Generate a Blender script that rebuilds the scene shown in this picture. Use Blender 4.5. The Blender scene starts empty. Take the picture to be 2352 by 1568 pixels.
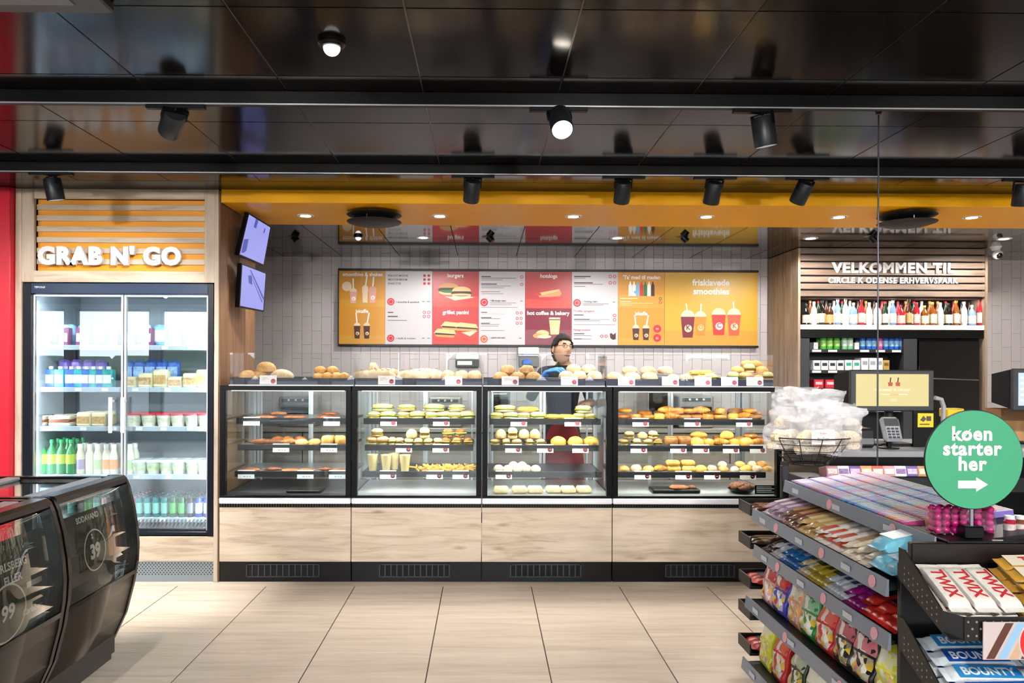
import bpy, math, random
from mathutils import Vector, Matrix, noise
R = math.radians
rnd = random.Random(7)
scene = bpy.context.scene
COL = scene.collection

# ---------------------------------------------------------------- camera
F = 1714.0; CX, CY = 1130.0, 840.0          # focal length and principal point for a 2352 x 1568 frame
YAW, ROLL, EYE = R(0.6), R(0.2), 1.5
cam_rot = Matrix.Rotation(-YAW, 3, 'Z') @ Matrix.Rotation(R(90), 3, 'X') @ Matrix.Rotation(ROLL, 3, 'Z')
cd = bpy.data.cameras.new('camera')
cd.sensor_width = 36.0; cd.lens = F/2352*36
cd.shift_x = (1176-CX)/2352; cd.shift_y = (CY-784)/2352
cd.clip_start = .05; cd.clip_end = 200
cam = bpy.data.objects.new('camera', cd); COL.objects.link(cam)
cam.matrix_world = Matrix.Translation((0, 0, EYE)) @ cam_rot.to_4x4()
scene.camera = cam

# ---------------------------------------------------------------- world, exposure
scene.view_settings.view_transform = 'Standard'
scene.view_settings.look = 'None'
scene.view_settings.gamma = 1.0
scene.view_settings.use_curve_mapping = False
scene.view_settings.exposure = 0.88
world = bpy.data.worlds.new('sky'); scene.world = world
world.use_nodes = True
bg = world.node_tree.nodes['Background']
bg.inputs[0].default_value = (.80, .90, 1.0, 1); bg.inputs[1].default_value = 3.4

# ---------------------------------------------------------------- pixel measurements -> world
def ray(px, py):
    return cam_rot @ Vector(((px-CX)/F, (CY-py)/F, -1))
def atY(px, py, Y):
    d = ray(px, py); t = Y/d.y
    return Vector((d.x*t, Y, EYE+d.z*t))
def atZ(px, py, Z):
    d = ray(px, py); t = (Z-EYE)/d.z
    return Vector((d.x*t, d.y*t, Z))
def gx(px, Y, py=840): return atY(px, py, Y).x
def gz(py, Y, px=1130): return atY(px, py, Y).z

# ---------------------------------------------------------------- colour and materials
def lin(h):
    h = h.lstrip('#')
    return tuple((c/12.92 if c <= .04045 else ((c+.055)/1.055)**2.4) for c in (int(h[i:i+2], 16)/255 for i in (0, 2, 4)))
MATS = {}
def mat(name, col, rough=.5, metal=0.0, emit=0, emcol=None, var=0.0, vscale=8.0, bump=0.0, bscale=60.0, coat=0.0, trans=0.0, spec=.5, alpha=1.0, stretch=None):
    """plain procedural material: base colour with soft noise variation and fine bump"""
    if name in MATS: return MATS[name]
    m = bpy.data.materials.new(name); m.use_nodes = True
    nt = m.node_tree; b = nt.nodes['Principled BSDF']
    c = lin(col) if isinstance(col, str) else col
    b.inputs['Base Color'].default_value = (*c, 1)
    b.inputs['Roughness'].default_value = rough
    b.inputs['Metallic'].default_value = metal
    b.inputs['Specular IOR Level'].default_value = spec
    b.inputs['Coat Weight'].default_value = coat
    b.inputs['Transmission Weight'].default_value = trans
    b.inputs['Alpha'].default_value = alpha
    if emit:
        e = lin(emcol) if emcol else c
        b.inputs['Emission Color'].default_value = (*e, 1); b.inputs['Emission Strength'].default_value = emit
        m.cycles.emission_sampling = 'NONE'
    if var or bump:
        tc = nt.nodes.new('ShaderNodeTexCoord'); mp = nt.nodes.new('ShaderNodeMapping')
        if stretch: mp.inputs['Scale'].default_value = stretch
        oi = nt.nodes.new('ShaderNodeObjectInfo')
        vm = nt.nodes.new('ShaderNodeVectorMath'); vm.operation = 'SCALE'; vm.inputs[0].default_value = (37, 91, 53)
        nt.links.new(oi.outputs['Random'], vm.inputs['Scale']); nt.links.new(vm.outputs[0], mp.inputs['Location'])
        nt.links.new(tc.outputs['Object'], mp.inputs['Vector'])
    if var:
        n = nt.nodes.new('ShaderNodeTexNoise'); n.inputs['Scale'].default_value = vscale; n.inputs['Detail'].default_value = 5
        nt.links.new(mp.outputs[0], n.inputs['Vector'])
        r = nt.nodes.new('ShaderNodeValToRGB')
        r.color_ramp.elements[0].position = .3; r.color_ramp.elements[1].position = .7
        r.color_ramp.elements[0].color = (*[x*(1-var) for x in c], 1)
        r.color_ramp.elements[1].color = (*[min(1, x*(1+var*.6)) for x in c], 1)
        nt.links.new(n.outputs['Fac'], r.inputs[0]); nt.links.new(r.outputs[0], b.inputs['Base Color'])
    if bump:
        n2 = nt.nodes.new('ShaderNodeTexNoise'); n2.inputs['Scale'].default_value = bscale; n2.inputs['Detail'].default_value = 4
        nt.links.new(mp.outputs[0], n2.inputs['Vector'])
        bp = nt.nodes.new('ShaderNodeBump'); bp.inputs['Strength'].default_value = bump; bp.inputs['Distance'].default_value = .01
        nt.links.new(n2.outputs['Fac'], bp.inputs['Height']); nt.links.new(bp.outputs[0], b.inputs['Normal'])
    MATS[name] = m; return m
def wood(name, c1, c2, c3, axis='x', rough=.5, grain=1.0, knots=True):
    if name in MATS: return MATS[name]
    m = bpy.data.materials.new(name); m.use_nodes = True; nt = m.node_tree; b = nt.nodes['Principled BSDF']
    N = nt.nodes.new; L = nt.links.new
    tc = N('ShaderNodeTexCoord'); mp = N('ShaderNodeMapping'); oi = N('ShaderNodeObjectInfo')
    vm = N('ShaderNodeVectorMath'); vm.operation = 'SCALE'; vm.inputs[0].default_value = (13, 7, 29)
    L(oi.outputs['Random'], vm.inputs['Scale']); L(vm.outputs[0], mp.inputs['Location'])
    s = {'x': (.9, 9, 9), 'y': (9, .9, 9), 'z': (9, 9, .9)}[axis]
    mp.inputs['Scale'].default_value = tuple(q*grain for q in s); L(tc.outputs['Object'], mp.inputs['Vector'])
    n = N('ShaderNodeTexNoise'); n.inputs['Scale'].default_value = 2.2; n.inputs['Detail'].default_value = 8; n.inputs['Roughness'].default_value = .62; n.inputs['Distortion'].default_value = .6
    L(mp.outputs[0], n.inputs['Vector'])
    r = N('ShaderNodeValToRGB'); e = r.color_ramp.elements
    e[0].position = .28; e[0].color = (*lin(c3), 1); e[1].position = .72; e[1].color = (*lin(c1), 1)
    x = e.new(.5); x.color = (*lin(c2), 1)
    L(n.outputs['Fac'], r.inputs[0])
    out = r.outputs[0]
    if knots:
        mp2 = N('ShaderNodeMapping'); mp2.inputs['Scale'].default_value = {'x': (1.6, 6, 6), 'y': (6, 1.6, 6), 'z': (6, 6, 1.6)}[axis]
        L(tc.outputs['Object'], mp2.inputs['Vector']); L(vm.outputs[0], mp2.inputs['Location'])
        v = N('ShaderNodeTexVoronoi'); v.inputs['Scale'].default_value = 1.5; L(mp2.outputs[0], v.inputs['Vector'])
        r2 = N('ShaderNodeValToRGB'); r2.color_ramp.elements[0].position = .03; r2.color_ramp.elements[0].color = (.45, .40, .34, 1)
        r2.color_ramp.elements[1].position = .16; r2.color_ramp.elements[1].color = (1, 1, 1, 1)
        L(v.outputs['Distance'], r2.inputs[0])
        mx = N('ShaderNodeMix'); mx.data_type = 'RGBA'; mx.blend_type = 'MULTIPLY'; mx.inputs[0].default_value = .8
        L(out, mx.inputs[6]); L(r2.outputs[0], mx.inputs[7]); out = mx.outputs[2]
    L(out, b.inputs['Base Color']); b.inputs['Roughness'].default_value = rough
    bp = N('ShaderNodeBump'); bp.inputs['Strength'].default_value = .12; bp.inputs['Distance'].default_value = .004
    L(n.outputs['Fac'], bp.inputs['Height']); L(bp.outputs[0], b.inputs['Normal'])
    MATS[name] = m; return m
def glass(name, tint='#ffffff', base=.0, rough=0.0, ior=1.45):
    """clear sheet: sees through, mirrors by the Fresnel law"""
    if name in MATS: return MATS[name]
    m = bpy.data.materials.new(name); m.use_nodes = True; nt = m.node_tree; nt.nodes.clear()
    N = nt.nodes.new; L = nt.links.new
    o = N('ShaderNodeOutputMaterial'); mx = N('ShaderNodeMixShader'); t = N('ShaderNodeBsdfTransparent'); g = N('ShaderNodeBsdfGlossy')
    t.inputs[0].default_value = (*lin(tint), 1); g.inputs[0].default_value = (1, 1, 1, 1); g.inputs['Roughness'].default_value = rough
    fr = N('ShaderNodeFresnel'); ge = N('ShaderNodeNewGeometry'); mi_ = N('ShaderNodeMapRange'); mi_.inputs['To Min'].default_value = ior; mi_.inputs['To Max'].default_value = 1/ior
    L(ge.outputs['Backfacing'], mi_.inputs['Value']); L(mi_.outputs[0], fr.inputs['IOR'])
    ad = N('ShaderNodeMath'); ad.operation = 'ADD'; ad.use_clamp = True; ad.inputs[1].default_value = base
    L(fr.outputs[0], ad.inputs[0]); L(ad.outputs[0], mx.inputs[0]); L(t.outputs[0], mx.inputs[1]); L(g.outputs[0], mx.inputs[2]); L(mx.outputs[0], o.inputs[0])
    MATS[name] = m; return m
def crust(name, c1, c2, speck=None, sscale=90, amt=.28, rough=.6):
    """baked surface: browned patches, optional seeds"""
    if name in MATS: return MATS[name]
    m = bpy.data.materials.new(name); m.use_nodes = True; nt = m.node_tree; b = nt.nodes['Principled BSDF']
    N = nt.nodes.new; L = nt.links.new
    tc = N('ShaderNodeTexCoord'); mp = N('ShaderNodeMapping'); oi = N('ShaderNodeObjectInfo')
    vm = N('ShaderNodeVectorMath'); vm.operation = 'SCALE'; vm.inputs[0].default_value = (13, 7, 29)
    L(oi.outputs['Random'], vm.inputs['Scale']); L(vm.outputs[0], mp.inputs['Location']); L(tc.outputs['Object'], mp.inputs['Vector'])
    n = N('ShaderNodeTexNoise'); n.inputs['Scale'].default_value = 22; n.inputs['Detail'].default_value = 5; L(mp.outputs[0], n.inputs['Vector'])
    r = N('ShaderNodeValToRGB'); r.color_ramp.elements[0].position = .35; r.color_ramp.elements[0].color = (*lin(c1), 1)
    r.color_ramp.elements[1].position = .65; r.color_ramp.elements[1].color = (*lin(c2), 1); L(n.outputs['Fac'], r.inputs[0])
    out = r.outputs[0]
    if speck:
        v = N('ShaderNodeTexVoronoi'); v.inputs['Scale'].default_value = sscale; L(mp.outputs[0], v.inputs['Vector'])
        lt = N('ShaderNodeMath'); lt.operation = 'LESS_THAN'; lt.inputs[1].default_value = amt; L(v.outputs['Distance'], lt.inputs[0])
        mx = N('ShaderNodeMix'); mx.data_type = 'RGBA'; L(lt.outputs[0], mx.inputs[0]); L(out, mx.inputs[6]); mx.inputs[7].default_value = (*lin(speck), 1); out = mx.outputs[2]
    L(out, b.inputs['Base Color']); b.inputs['Roughness'].default_value = rough
    bp = N('ShaderNodeBump'); bp.inputs['Strength'].default_value = .35; bp.inputs['Distance'].default_value = .006
    n2 = N('ShaderNodeTexNoise'); n2.inputs['Scale'].default_value = 70; L(mp.outputs[0], n2.inputs['Vector']); L(n2.outputs['Fac'], bp.inputs['Height']); L(bp.outputs[0], b.inputs['Normal'])
    MATS[name] = m; return m

def cells(name, cols, scale=45, rough=.3):
    """printed picture of many small coloured sweets"""
    if name in MATS: return MATS[name]
    m = bpy.data.materials.new(name); m.use_nodes = True; nt = m.node_tree; b = nt.nodes['Principled BSDF']; N = nt.nodes.new; L = nt.links.new
    tc = N('ShaderNodeTexCoord'); v = N('ShaderNodeTexVoronoi'); v.inputs['Scale'].default_value = scale; L(tc.outputs['Object'], v.inputs['Vector'])
    sp = N('ShaderNodeSeparateColor'); L(v.outputs['Color'], sp.inputs[0]); r = N('ShaderNodeValToRGB'); r.color_ramp.interpolation = 'CONSTANT'; e = r.color_ramp.elements
    e[0].position = 0; e[0].color = (*lin(cols[0]), 1); e[1].position = 1/len(cols); e[1].color = (*lin(cols[1]), 1)
    for i in range(2, len(cols)): x = e.new(i/len(cols)); x.color = (*lin(cols[i]), 1)
    L(sp.outputs[0], r.inputs[0]); L(r.outputs[0], b.inputs['Base Color']); b.inputs['Roughness'].default_value = rough
    MATS[name] = m; return m

# ---------------------------------------------------------------- mesh builder
class MB:
    def __init__(s): s.v = []; s.f = []; s.m = []
    def add(s, vs, fs, mi=0):
        o = len(s.v); s.v += [tuple(p) for p in vs]; s.f += [tuple(i+o for i in f) for f in fs]; s.m += [mi]*len(fs); return s
    def box(s, x0, x1, y0, y1, z0, z1, mi=0, c=0.0, T=None):
        if x0 > x1: x0, x1 = x1, x0
        if y0 > y1: y0, y1 = y1, y0
        if z0 > z1: z0, z1 = z1, z0
        if c <= 0:
            vs = [Vector(p) for p in ((x0,y0,z0),(x1,y0,z0),(x1,y1,z0),(x0,y1,z0),(x0,y0,z1),(x1,y0,z1),(x1,y1,z1),(x0,y1,z1))]
            fs = [(0,3,2,1),(4,5,6,7),(0,1,5,4),(1,2,6,5),(2,3,7,6),(3,0,4,7)]
        else:
            c = min(c, (x1-x0)*.49, (y1-y0)*.49, (z1-z0)*.49)
            vs = []; idx = {}
            X = (x0, x1); Y = (y0, y1); Z = (z0, z1)
            for i in (0, 1):
                for j in (0, 1):
                    for k in (0, 1):
                        dx = c if i == 0 else -c; dy = c if j == 0 else -c; dz = c if k == 0 else -c
                        for a, p in enumerate(((X[i], Y[j]+dy, Z[k]+dz), (X[i]+dx, Y[j], Z[k]+dz), (X[i]+dx, Y[j]+dy, Z[k]))):
                            idx[(i, j, k, a)] = len(vs); vs.append(Vector(p))
            g = lambda i, j, k, a: idx[(i, j, k, a)]
            fs = []
            for i in (0, 1):
                q = [g(i,0,0,0), g(i,1,0,0), g(i,1,1,0), g(i,0,1,0)]; fs.append(tuple(q if i else q[::-1]))
                q = [g(0,i,0,1), g(0,i,1,1), g(1,i,1,1), g(1,i,0,1)]; fs.append(tuple(q if i else q[::-1]))
                q = [g(0,0,i,2), g(1,0,i,2), g(1,1,i,2), g(0,1,i,2)]; fs.append(tuple(q if i else q[::-1]))
            for i in (0, 1):
                for j in (0, 1):
                    q = [g(i,j,0,0), g(i,j,1,0), g(i,j,1,1), g(i,j,0,1)]; fs.append(tuple(q if (i == j) else q[::-1]))
                    q = [g(i,0,j,0), g(i,1,j,0), g(i,1,j,2), g(i,0,j,2)]; fs.append(tuple(q if (i != j) else q[::-1]))
                    q = [g(0,i,j,1), g(1,i,j,1), g(1,i,j,2), g(0,i,j,2)]; fs.append(tuple(q if (i == j) else q[::-1]))
                    for k in (0, 1):
                        q = [g(i,j,k,0), g(i,j,k,1), g(i,j,k,2)]; fs.append(tuple(q if (i+j+k) % 2 else q[::-1]))
        if T is not None: vs = [T @ p for p in vs]
        return s.add(vs, fs, mi)
    def cyl(s, p0, p1, r0, r1=None, n=16, mi=0, caps=True):
        p0 = Vector(p0); p1 = Vector(p1); r1 = r0 if r1 is None else r1
        d = (p1-p0).normalized(); a = d.orthogonal().normalized(); b = d.cross(a)
        vs = []
        for p, r in ((p0, r0), (p1, r1)):
            for i in range(n):
                t = 2*math.pi*i/n; vs.append(p+(a*math.cos(t)+b*math.sin(t))*r)
        fs = [(i, (i+1) % n, n+(i+1) % n, n+i) for i in range(n)]
        if caps: fs += [tuple(range(n-1, -1, -1)), tuple(range(n, 2*n))]
        return s.add(vs, fs, mi)
    def lathe(s, prof, n=20, o=(0, 0, 0), mi=0, T=None, sx=1, sy=1):
        """prof: (radius, z) from bottom to top"""
        vs = []
        for r, z in prof:
            for i in range(n):
                t = 2*math.pi*i/n; p = Vector((r*math.cos(t)*sx, r*math.sin(t)*sy, z))
                if T is not None: p = T @ p
                vs.append(p+Vector(o))
        k = len(prof); fs = []
        for j in range(k-1):
            for i in range(n): fs.append((j*n+i, j*n+(i+1) % n, (j+1)*n+(i+1) % n, (j+1)*n+i))
        if prof[0][0] > 1e-5: fs.append(tuple(range(n-1, -1, -1)))
        if prof[-1][0] > 1e-5: fs.append(tuple(range((k-1)*n, k*n)))
        return s.add(vs, fs, mi)
    def tube(s, pts, r, n=6, mi=0, closed=False, caps=True):
        pts = [Vector(p) for p in pts]; k = len(pts); vs = []; fs = []; pa = None
        for i, p in enumerate(pts):
            if closed: d = pts[(i+1) % k]-pts[i-1]
            else: d = pts[min(i+1, k-1)]-pts[max(i-1, 0)]
            d.normalize()
            if pa is None: a = d.orthogonal().normalized()
            else:
                a = pa-d*pa.dot(d)
                a = a.normalized() if a.length > 1e-6 else d.orthogonal().normalized()
            pa = a; b = d.cross(a); rr = r[i] if isinstance(r, (list, tuple)) else r
            for j in range(n):
                t = 2*math.pi*j/n; vs.append(p+(a*math.cos(t)+b*math.sin(t))*rr)
        m = k if closed else k-1
        for i in range(m):
            for j in range(n):
                a0 = i*n; b0 = ((i+1) % k)*n; fs.append((a0+j, a0+(j+1) % n, b0+(j+1) % n, b0+j))
        if not closed and caps: fs += [tuple(range(n-1, -1, -1)), tuple(range((k-1)*n, k*n))]
        return s.add(vs, fs, mi)
    def prism(s, poly, a0, a1, axis='y', mi=0):
        """polygon (u,v) extruded along an axis: y -> (x,z), x -> (y,z), z -> (x,y)"""
        def P(u, v, a): return {'y': (u, a, v), 'x': (a, u, v), 'z': (u, v, a)}[axis]
        n = len(poly); vs = [P(u, v, a0) for u, v in poly]+[P(u, v, a1) for u, v in poly]
        fs = [tuple(range(n)), tuple(range(2*n-1, n-1, -1))]+[(i, n+i, n+(i+1) % n, (i+1) % n) for i in range(n)]
        area = sum(poly[i][0]*poly[(i+1) % n][1]-poly[(i+1) % n][0]*poly[i][1] for i in range(n))
        flip = (area < 0) ^ (axis == 'x') ^ (axis == 'z') ^ (a1 < a0)
        if axis == 'x': flip = not flip
        if flip: pass
        return s.add(vs, fs, mi)
    def grid(s, fn, nu, nv, mi=0, cu=False):
        vs = [fn(i/(nu if cu else nu-1), j/(nv-1)) for j in range(nv) for i in range(nu)]
        fs = []
        for j in range(nv-1):
            for i in range(nu if cu else nu-1): fs.append((j*nu+i, j*nu+(i+1) % nu, (j+1)*nu+(i+1) % nu, (j+1)*nu+i))
        return s.add(vs, fs, mi)
    def quad(s, a, b, c, d, mi=0): return s.add([a, b, c, d], [(0, 1, 2, 3)], mi)
    def disc(s, c, r, nrm='y', n=20, mi=0, sx=1.0):
        cx, cy, cz = c; vs = []
        for i in range(n):
            t = 2*math.pi*i/n
            vs.append({'y': (cx+r*sx*math.cos(t), cy, cz+r*math.sin(t)), 'z': (cx+r*sx*math.cos(t), cy+r*math.sin(t), cz), 'x': (cx, cy+r*sx*math.cos(t), cz+r*math.sin(t))}[nrm])
        return s.add(vs, [tuple(range(n))], mi)
    def mesh(s, name, mats, smooth=35):
        me = bpy.data.meshes.new(name); me.from_pydata(s.v, [], s.f)
        for m in (mats if isinstance(mats, (list, tuple)) else [mats]): me.materials.append(m)
        me.polygons.foreach_set('material_index', s.m)
        import bmesh
        bm = bmesh.new(); bm.from_mesh(me); bmesh.ops.recalc_face_normals(bm, faces=bm.faces); bm.to_mesh(me); bm.free()
        if smooth:
            me.polygons.foreach_set('use_smooth', [True]*len(me.polygons)); me.set_sharp_from_angle(angle=R(smooth))
        me.update(); return me
    def build(s, name, mats, parent=None, smooth=35):
        return obj(name, s.mesh(name, mats, smooth), parent)
def obj(name, me, parent=None, loc=None, rot=None, local=False):
    o = bpy.data.objects.new(name, me); COL.objects.link(o)
    if parent is not None:
        o.parent = parent
        if not local: o.matrix_parent_inverse = inv_of(parent)
    if loc is not None: o.location = loc
    if rot is not None: o.rotation_euler = rot
    return o
def world_of(o):
    m = Matrix.LocRotScale(o.location, o.rotation_euler, o.scale)
    return world_of(o.parent) @ o.matrix_parent_inverse @ m if o.parent else m
def inv_of(o): return world_of(o).inverted()
def tag(o, label, cat=None, group=None, kind=None):
    if label: o['label'] = label
    if cat: o['category'] = cat
    if group: o['group'] = group
    if kind: o['kind'] = kind
    return o
def thing(name, label, cat, loc=(0, 0, 0), group=None, rz=0, kind=None):
    o = bpy.data.objects.new(name, None); COL.objects.link(o); o.location = loc; o.rotation_euler = (0, 0, rz); o.empty_display_size = .05
    return tag(o, label, cat, group, kind)
def struct(o, label=None): o['kind'] = 'structure'; 
def dup(root, loc=None, rot=None, label=None, group=None, parent=None, scale=None):
    c = root.copy(); COL.objects.link(c)
    if parent is not None: c.parent = parent
    if loc is not None: c.location = loc
    if rot is not None: c.rotation_euler = rot
    if scale is not None: c.scale = scale
    if label: c['label'] = label
    if group: c['group'] = group
    for ch in root.children:
        if ch.type in ('MESH', 'EMPTY', 'LIGHT'): dup(ch, parent=c)
    return c
def eval_mesh(o):
    with bpy.context.temp_override(scene=TS, view_layer=TS.view_layers[0]):
        dg = bpy.context.evaluated_depsgraph_get(); dg.update()
        return bpy.data.meshes.new_from_object(o.evaluated_get(dg))
TXT = {}
TS = bpy.data.scenes.new('workbench')      # letters are turned into meshes here, the scene is dropped at the end
def text_mesh(s, size=.1, ext=0.0, bold=0.0, align='LEFT', mat_=None, spacing=1.0, shear=0.0):
    """text outline as a mesh in the x,y plane (baseline at y=0)"""
    k = (s, size, ext, bold, align, mat_.name if mat_ else '', spacing, shear)
    if k in TXT: return TXT[k]
    cu = bpy.data.curves.new('lettering', 'FONT'); cu.body = s; cu.size = size; cu.extrude = ext; cu.offset = bold*size; cu.align_x = align
    cu.space_character = spacing; cu.shear = shear; cu.resolution_u = 3
    if mat_: cu.materials.append(mat_)
    o = bpy.data.objects.new('lettering', cu); TS.collection.objects.link(o)
    me = eval_mesh(o); bpy.data.objects.remove(o); bpy.data.curves.remove(cu)
    TXT[k] = me; return me
def mesh_into(mb, me, T, mi=0):
    mb.add([T @ v.co for v in me.vertices], [tuple(p.vertices) for p in me.polygons], mi)
FRONT = Matrix.Rotation(R(90), 4, 'X')        # x,y text plane -> faces the camera (-y)
def put_text(mb, s, x, y, z, h, mi=0, align='CENTER', bold=.012, T=None, wmax=None, ext=0.0, spacing=1.0, shear=0.0):
    """flat lettering on a plane facing -y; h = capital height"""
    me = text_mesh(s, 1.0, ext/h*.7 if ext else 0, bold, align, None, spacing, shear)
    sc = h/.70
    if wmax:
        w = max(v.co.x for v in me.vertices)-min(v.co.x for v in me.vertices)
        sx = min(sc, wmax/max(w, 1e-6))
    else: sx = sc
    M = Matrix.Translation((x, y, z)) @ (T if T is not None else Matrix.Identity(4)) @ FRONT @ Matrix.Diagonal((sx, sc, sc, 1))
    mesh_into(mb, me, M, mi)
def light(name, kind, loc, power, parent=None, rot=None, col=(1, 1, 1), size=.1, sy=None, spot=60, blend=.5, aim=None):
    l = bpy.data.lights.new(name, kind); l.energy = power; l.color = col
    if kind == 'AREA':
        l.shape = 'RECTANGLE' if sy else 'SQUARE'; l.size = size
        if sy: l.size_y = sy
    elif kind == 'SPOT': l.spot_size = R(spot); l.spot_blend = blend; l.shadow_soft_size = size
    else: l.shadow_soft_size = size
    o = bpy.data.objects.new(name, l); COL.objects.link(o); o.location = loc
    if aim is not None: o.rotation_euler = (Vector(aim)-Vector(loc)).to_track_quat('-Z', 'Y').to_euler()
    elif rot is not None: o.rotation_euler = rot
    if parent is not None:
        o.parent = parent; o.matrix_parent_inverse = inv_of(parent)
    return o
WARM = (1, .955, .90); COOL = (.93, .97, 1)
scene.cycles.max_bounces = 5; scene.cycles.diffuse_bounces = 3; scene.cycles.glossy_bounces = 3
scene.cycles.use_adaptive_sampling = True; scene.cycles.adaptive_threshold = .08; scene.cycles.use_light_tree = False
scene.cycles.transparent_max_bounces = 24; scene.cycles.transmission_bounces = 4
scene.cycles.caustics_reflective = False; scene.cycles.caustics_refractive = False
scene.cycles.sample_clamp_indirect = 4.0

# ---------------------------------------------------------------- shared materials
M_black = mat('black_lacquer', '#0a0a0b', .28, spec=.3)
M_matblack = mat('matt_black', '#0f0f11', .55)
M_steel = mat('brushed_steel', '#b9bcc0', .28, 1.0, bump=.03, bscale=200)
M_alu = mat('light_aluminium', '#c9ccd0', .35, .9)
M_white = mat('white_paint', '#eeeeec', .45)
M_plast = mat('white_plastic', '#e6e6e6', .35)
M_grey = mat('grey_plastic', '#6d7075', .45)
M_dgrey = mat('dark_grey_plastic', '#303236', .45)
M_red = mat('signal_red', '#c8102a', .35)
M_lamp = mat('lamp_lens', '#ffffff', .4, emit=14, emcol='#fff3e2')
M_wood_h = wood('light_oak_board', '#d6c6b3', '#c8b7a2', '#a48e78', 'x', .5, grain=1.25)
M_wood_v = wood('light_oak_upright', '#cdbfae', '#c0af9c', '#a5917d', 'z', .5)
M_wood_d = wood('brown_oak_upright', '#94704f', '#7f5c3c', '#62442c', 'z', .45, knots=False)
M_orange = mat('orange_lacquer', '#ffb814', .4, spec=.2)
M_yellow = mat('yellow_board', '#ec9c1e', .5)

# ---------------------------------------------------------------- room shell
YF, YB = 5.17, 7.78            # counter front, back wall
ZC, ZS = 2.71, 2.62            # shop ceiling, soffit
XL, XR, YR = -10.0, 7.0, -4.6
def wall(name, x0, x1, y0, y1, z0, z1, m):
    b = MB(); b.box(x0, x1, y0, y1, z0, z1); o = b.build(name, m); struct(o); return o
M_grout = mat('dark_grout', '#2e2620', .8)
fl = wall('floor', XL, XR, YR, YB+.2, -.12, -.004, M_grout)
M_tile = wood('floor_plank_tile', '#d8cabb', '#cdbdac', '#bdac9b', 'x', .24, grain=.7, knots=False)
g = .003; nt = 0; ym = 4.20
cols = [(.326+.6*i) for i in range(-8, 8)]
tm = MB(); tm.box(-.3+.0026, .3-.0026, -.1475+.0009, .1475-.0009, -.02, 0, c=.0015); tme = tm.mesh('floor_tile', M_tile)
for cx in cols:
    for j in range(-9, 4):
        y0 = ym+.295*j
        if y0+.295 > 5.3 or y0 < 1.7: continue
        if abs(cx+.3)/(y0) > 1.0: continue
        obj('floor_tile', tme, fl, loc=(cx+.3, y0+.1475, 0))
# the floor further off: the same planks, joined
fb = MB()
def band(xa, xb, ya, yb): fb.box(xa, xb, ya, yb, -.02, 0)
band(XL, XR, YR, 1.84); band(XL, XR, 5.085, YB)
for j in range(-8, 3):
    y0 = ym+.295*j
    ks = [cx for cx in cols if abs(cx+.3)/y0 <= 1.0]
    if ks: band(XL, min(ks)-.002, y0+.001, y0+.294); band(max(ks)+.602, XR, y0+.001, y0+.294)
o = fb.build('floor_planks', M_tile, fl); o['kind'] = 'stuff'

# ceiling: black lacquered panels in a fine grid
ce = wall('ceiling', XL, XR, YR, YF+.02, ZC+.012, ZC+.12, M_matblack)
M_panel = mat('black_ceiling_panel', '#110d0b', .13, spec=.5, var=.25, vscale=.8, bump=.01, bscale=3)
M_panel.node_tree.nodes['Principled BSDF'].inputs['IOR'].default_value = 1.22
M_tbar = mat('ceiling_grid_bar', '#5e564f', .3, .85)
pm = MB(); pm.box(-.297, .297, -.297, .297, 0, .012, c=.001); pme = pm.mesh('ceiling_panel', M_panel)
ys = [3.13+.6*k for k in range(-2, 3)]
for cx in [.326+.6*i for i in range(-7, 7)]:
    for y in ys: obj('ceiling_panel', pme, ce, loc=(cx+.3, y+.3, ZC))
pb = MB()
pb.box(XL, XR, YR, 1.93-.003, ZC, ZC+.012); pb.box(XL, -3.874-.003, 1.93, 4.93, ZC, ZC+.012); pb.box(4.526, XR, 1.93, 4.93, ZC, ZC+.012); pb.box(XL, XR, 4.933, YF+.01, ZC, ZC+.012)
o = pb.build('ceiling_panels_beyond', M_panel, ce); o['kind'] = 'stuff'
tb = MB()
for i in range(-7, 8): tb.box(.326+.6*i-.0028, .326+.6*i+.0028, 1.93, YF, ZC+.003, ZC+.011)
for y in [3.13+.6*k for k in range(-2, 4)]: tb.box(-3.9, 4.6, y-.0028, y+.0028, ZC+.003, ZC+.011)
tb.build('grid_bar', M_tbar, ce)

# rear part of the shop: glazed front behind the camera, plain side walls
M_wallp = mat('pale_wall_paint', '#d6d0c8', .7, var=.05)
wall('wall_left', XL-.15, XL, YR, YB+.2, 0, 2.85, M_wallp)
wall('wall_right', XR, XR+.15, YR, YB+.2, 0, 2.85, M_wallp)
b = MB()
b.box(XL, XR, YR-.15, YR, 0, .45); b.box(XL, XR, YR-.15, YR, 2.62, 2.85)
x = XL
while x < XR+.01:
    b.box(x-.09, x+.09, YR-.15, YR, .45, 2.62); x += 1.7
o = b.build('wall_rear', M_wallp); struct(o)
M_paneglass = glass('window_glass')
x = XL; k = 1
while x < XR-.5:
    b = MB(); b.box(x+.09, x+1.61, YR-.09, YR-.08, .45, 2.62); o = b.build('window_%d' % k, M_paneglass); struct(o); 
    f = MB()
    for (a0, a1, c0, c1) in ((x+.09, x+.14, .45, 2.62), (x+1.56, x+1.61, .45, 2.62), (x+.14, x+1.56, .45, .5), (x+.14, x+1.56, 2.57, 2.62)): f.box(a0, a1, YR-.12, YR-.05, c0, c1)
    f.build('window_frame', M_dgrey, o); x += 1.7; k += 1
wall('ground', -60, 60, -70, YR-.15, -.2, -.02, mat('asphalt', '#6a6a68', .9, var=.2))
b = MB(); 
for i in range(26):
    x = -60+i*4.7; h = 2.2+rnd.random()*2.6; b.box(x, x+4.5, -64-rnd.random()*2, -62, -.02, h, c=.6)
o = b.build('hedge', mat('hedge_green', '#4c5c3c', .9, var=.4)); struct(o)

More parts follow.
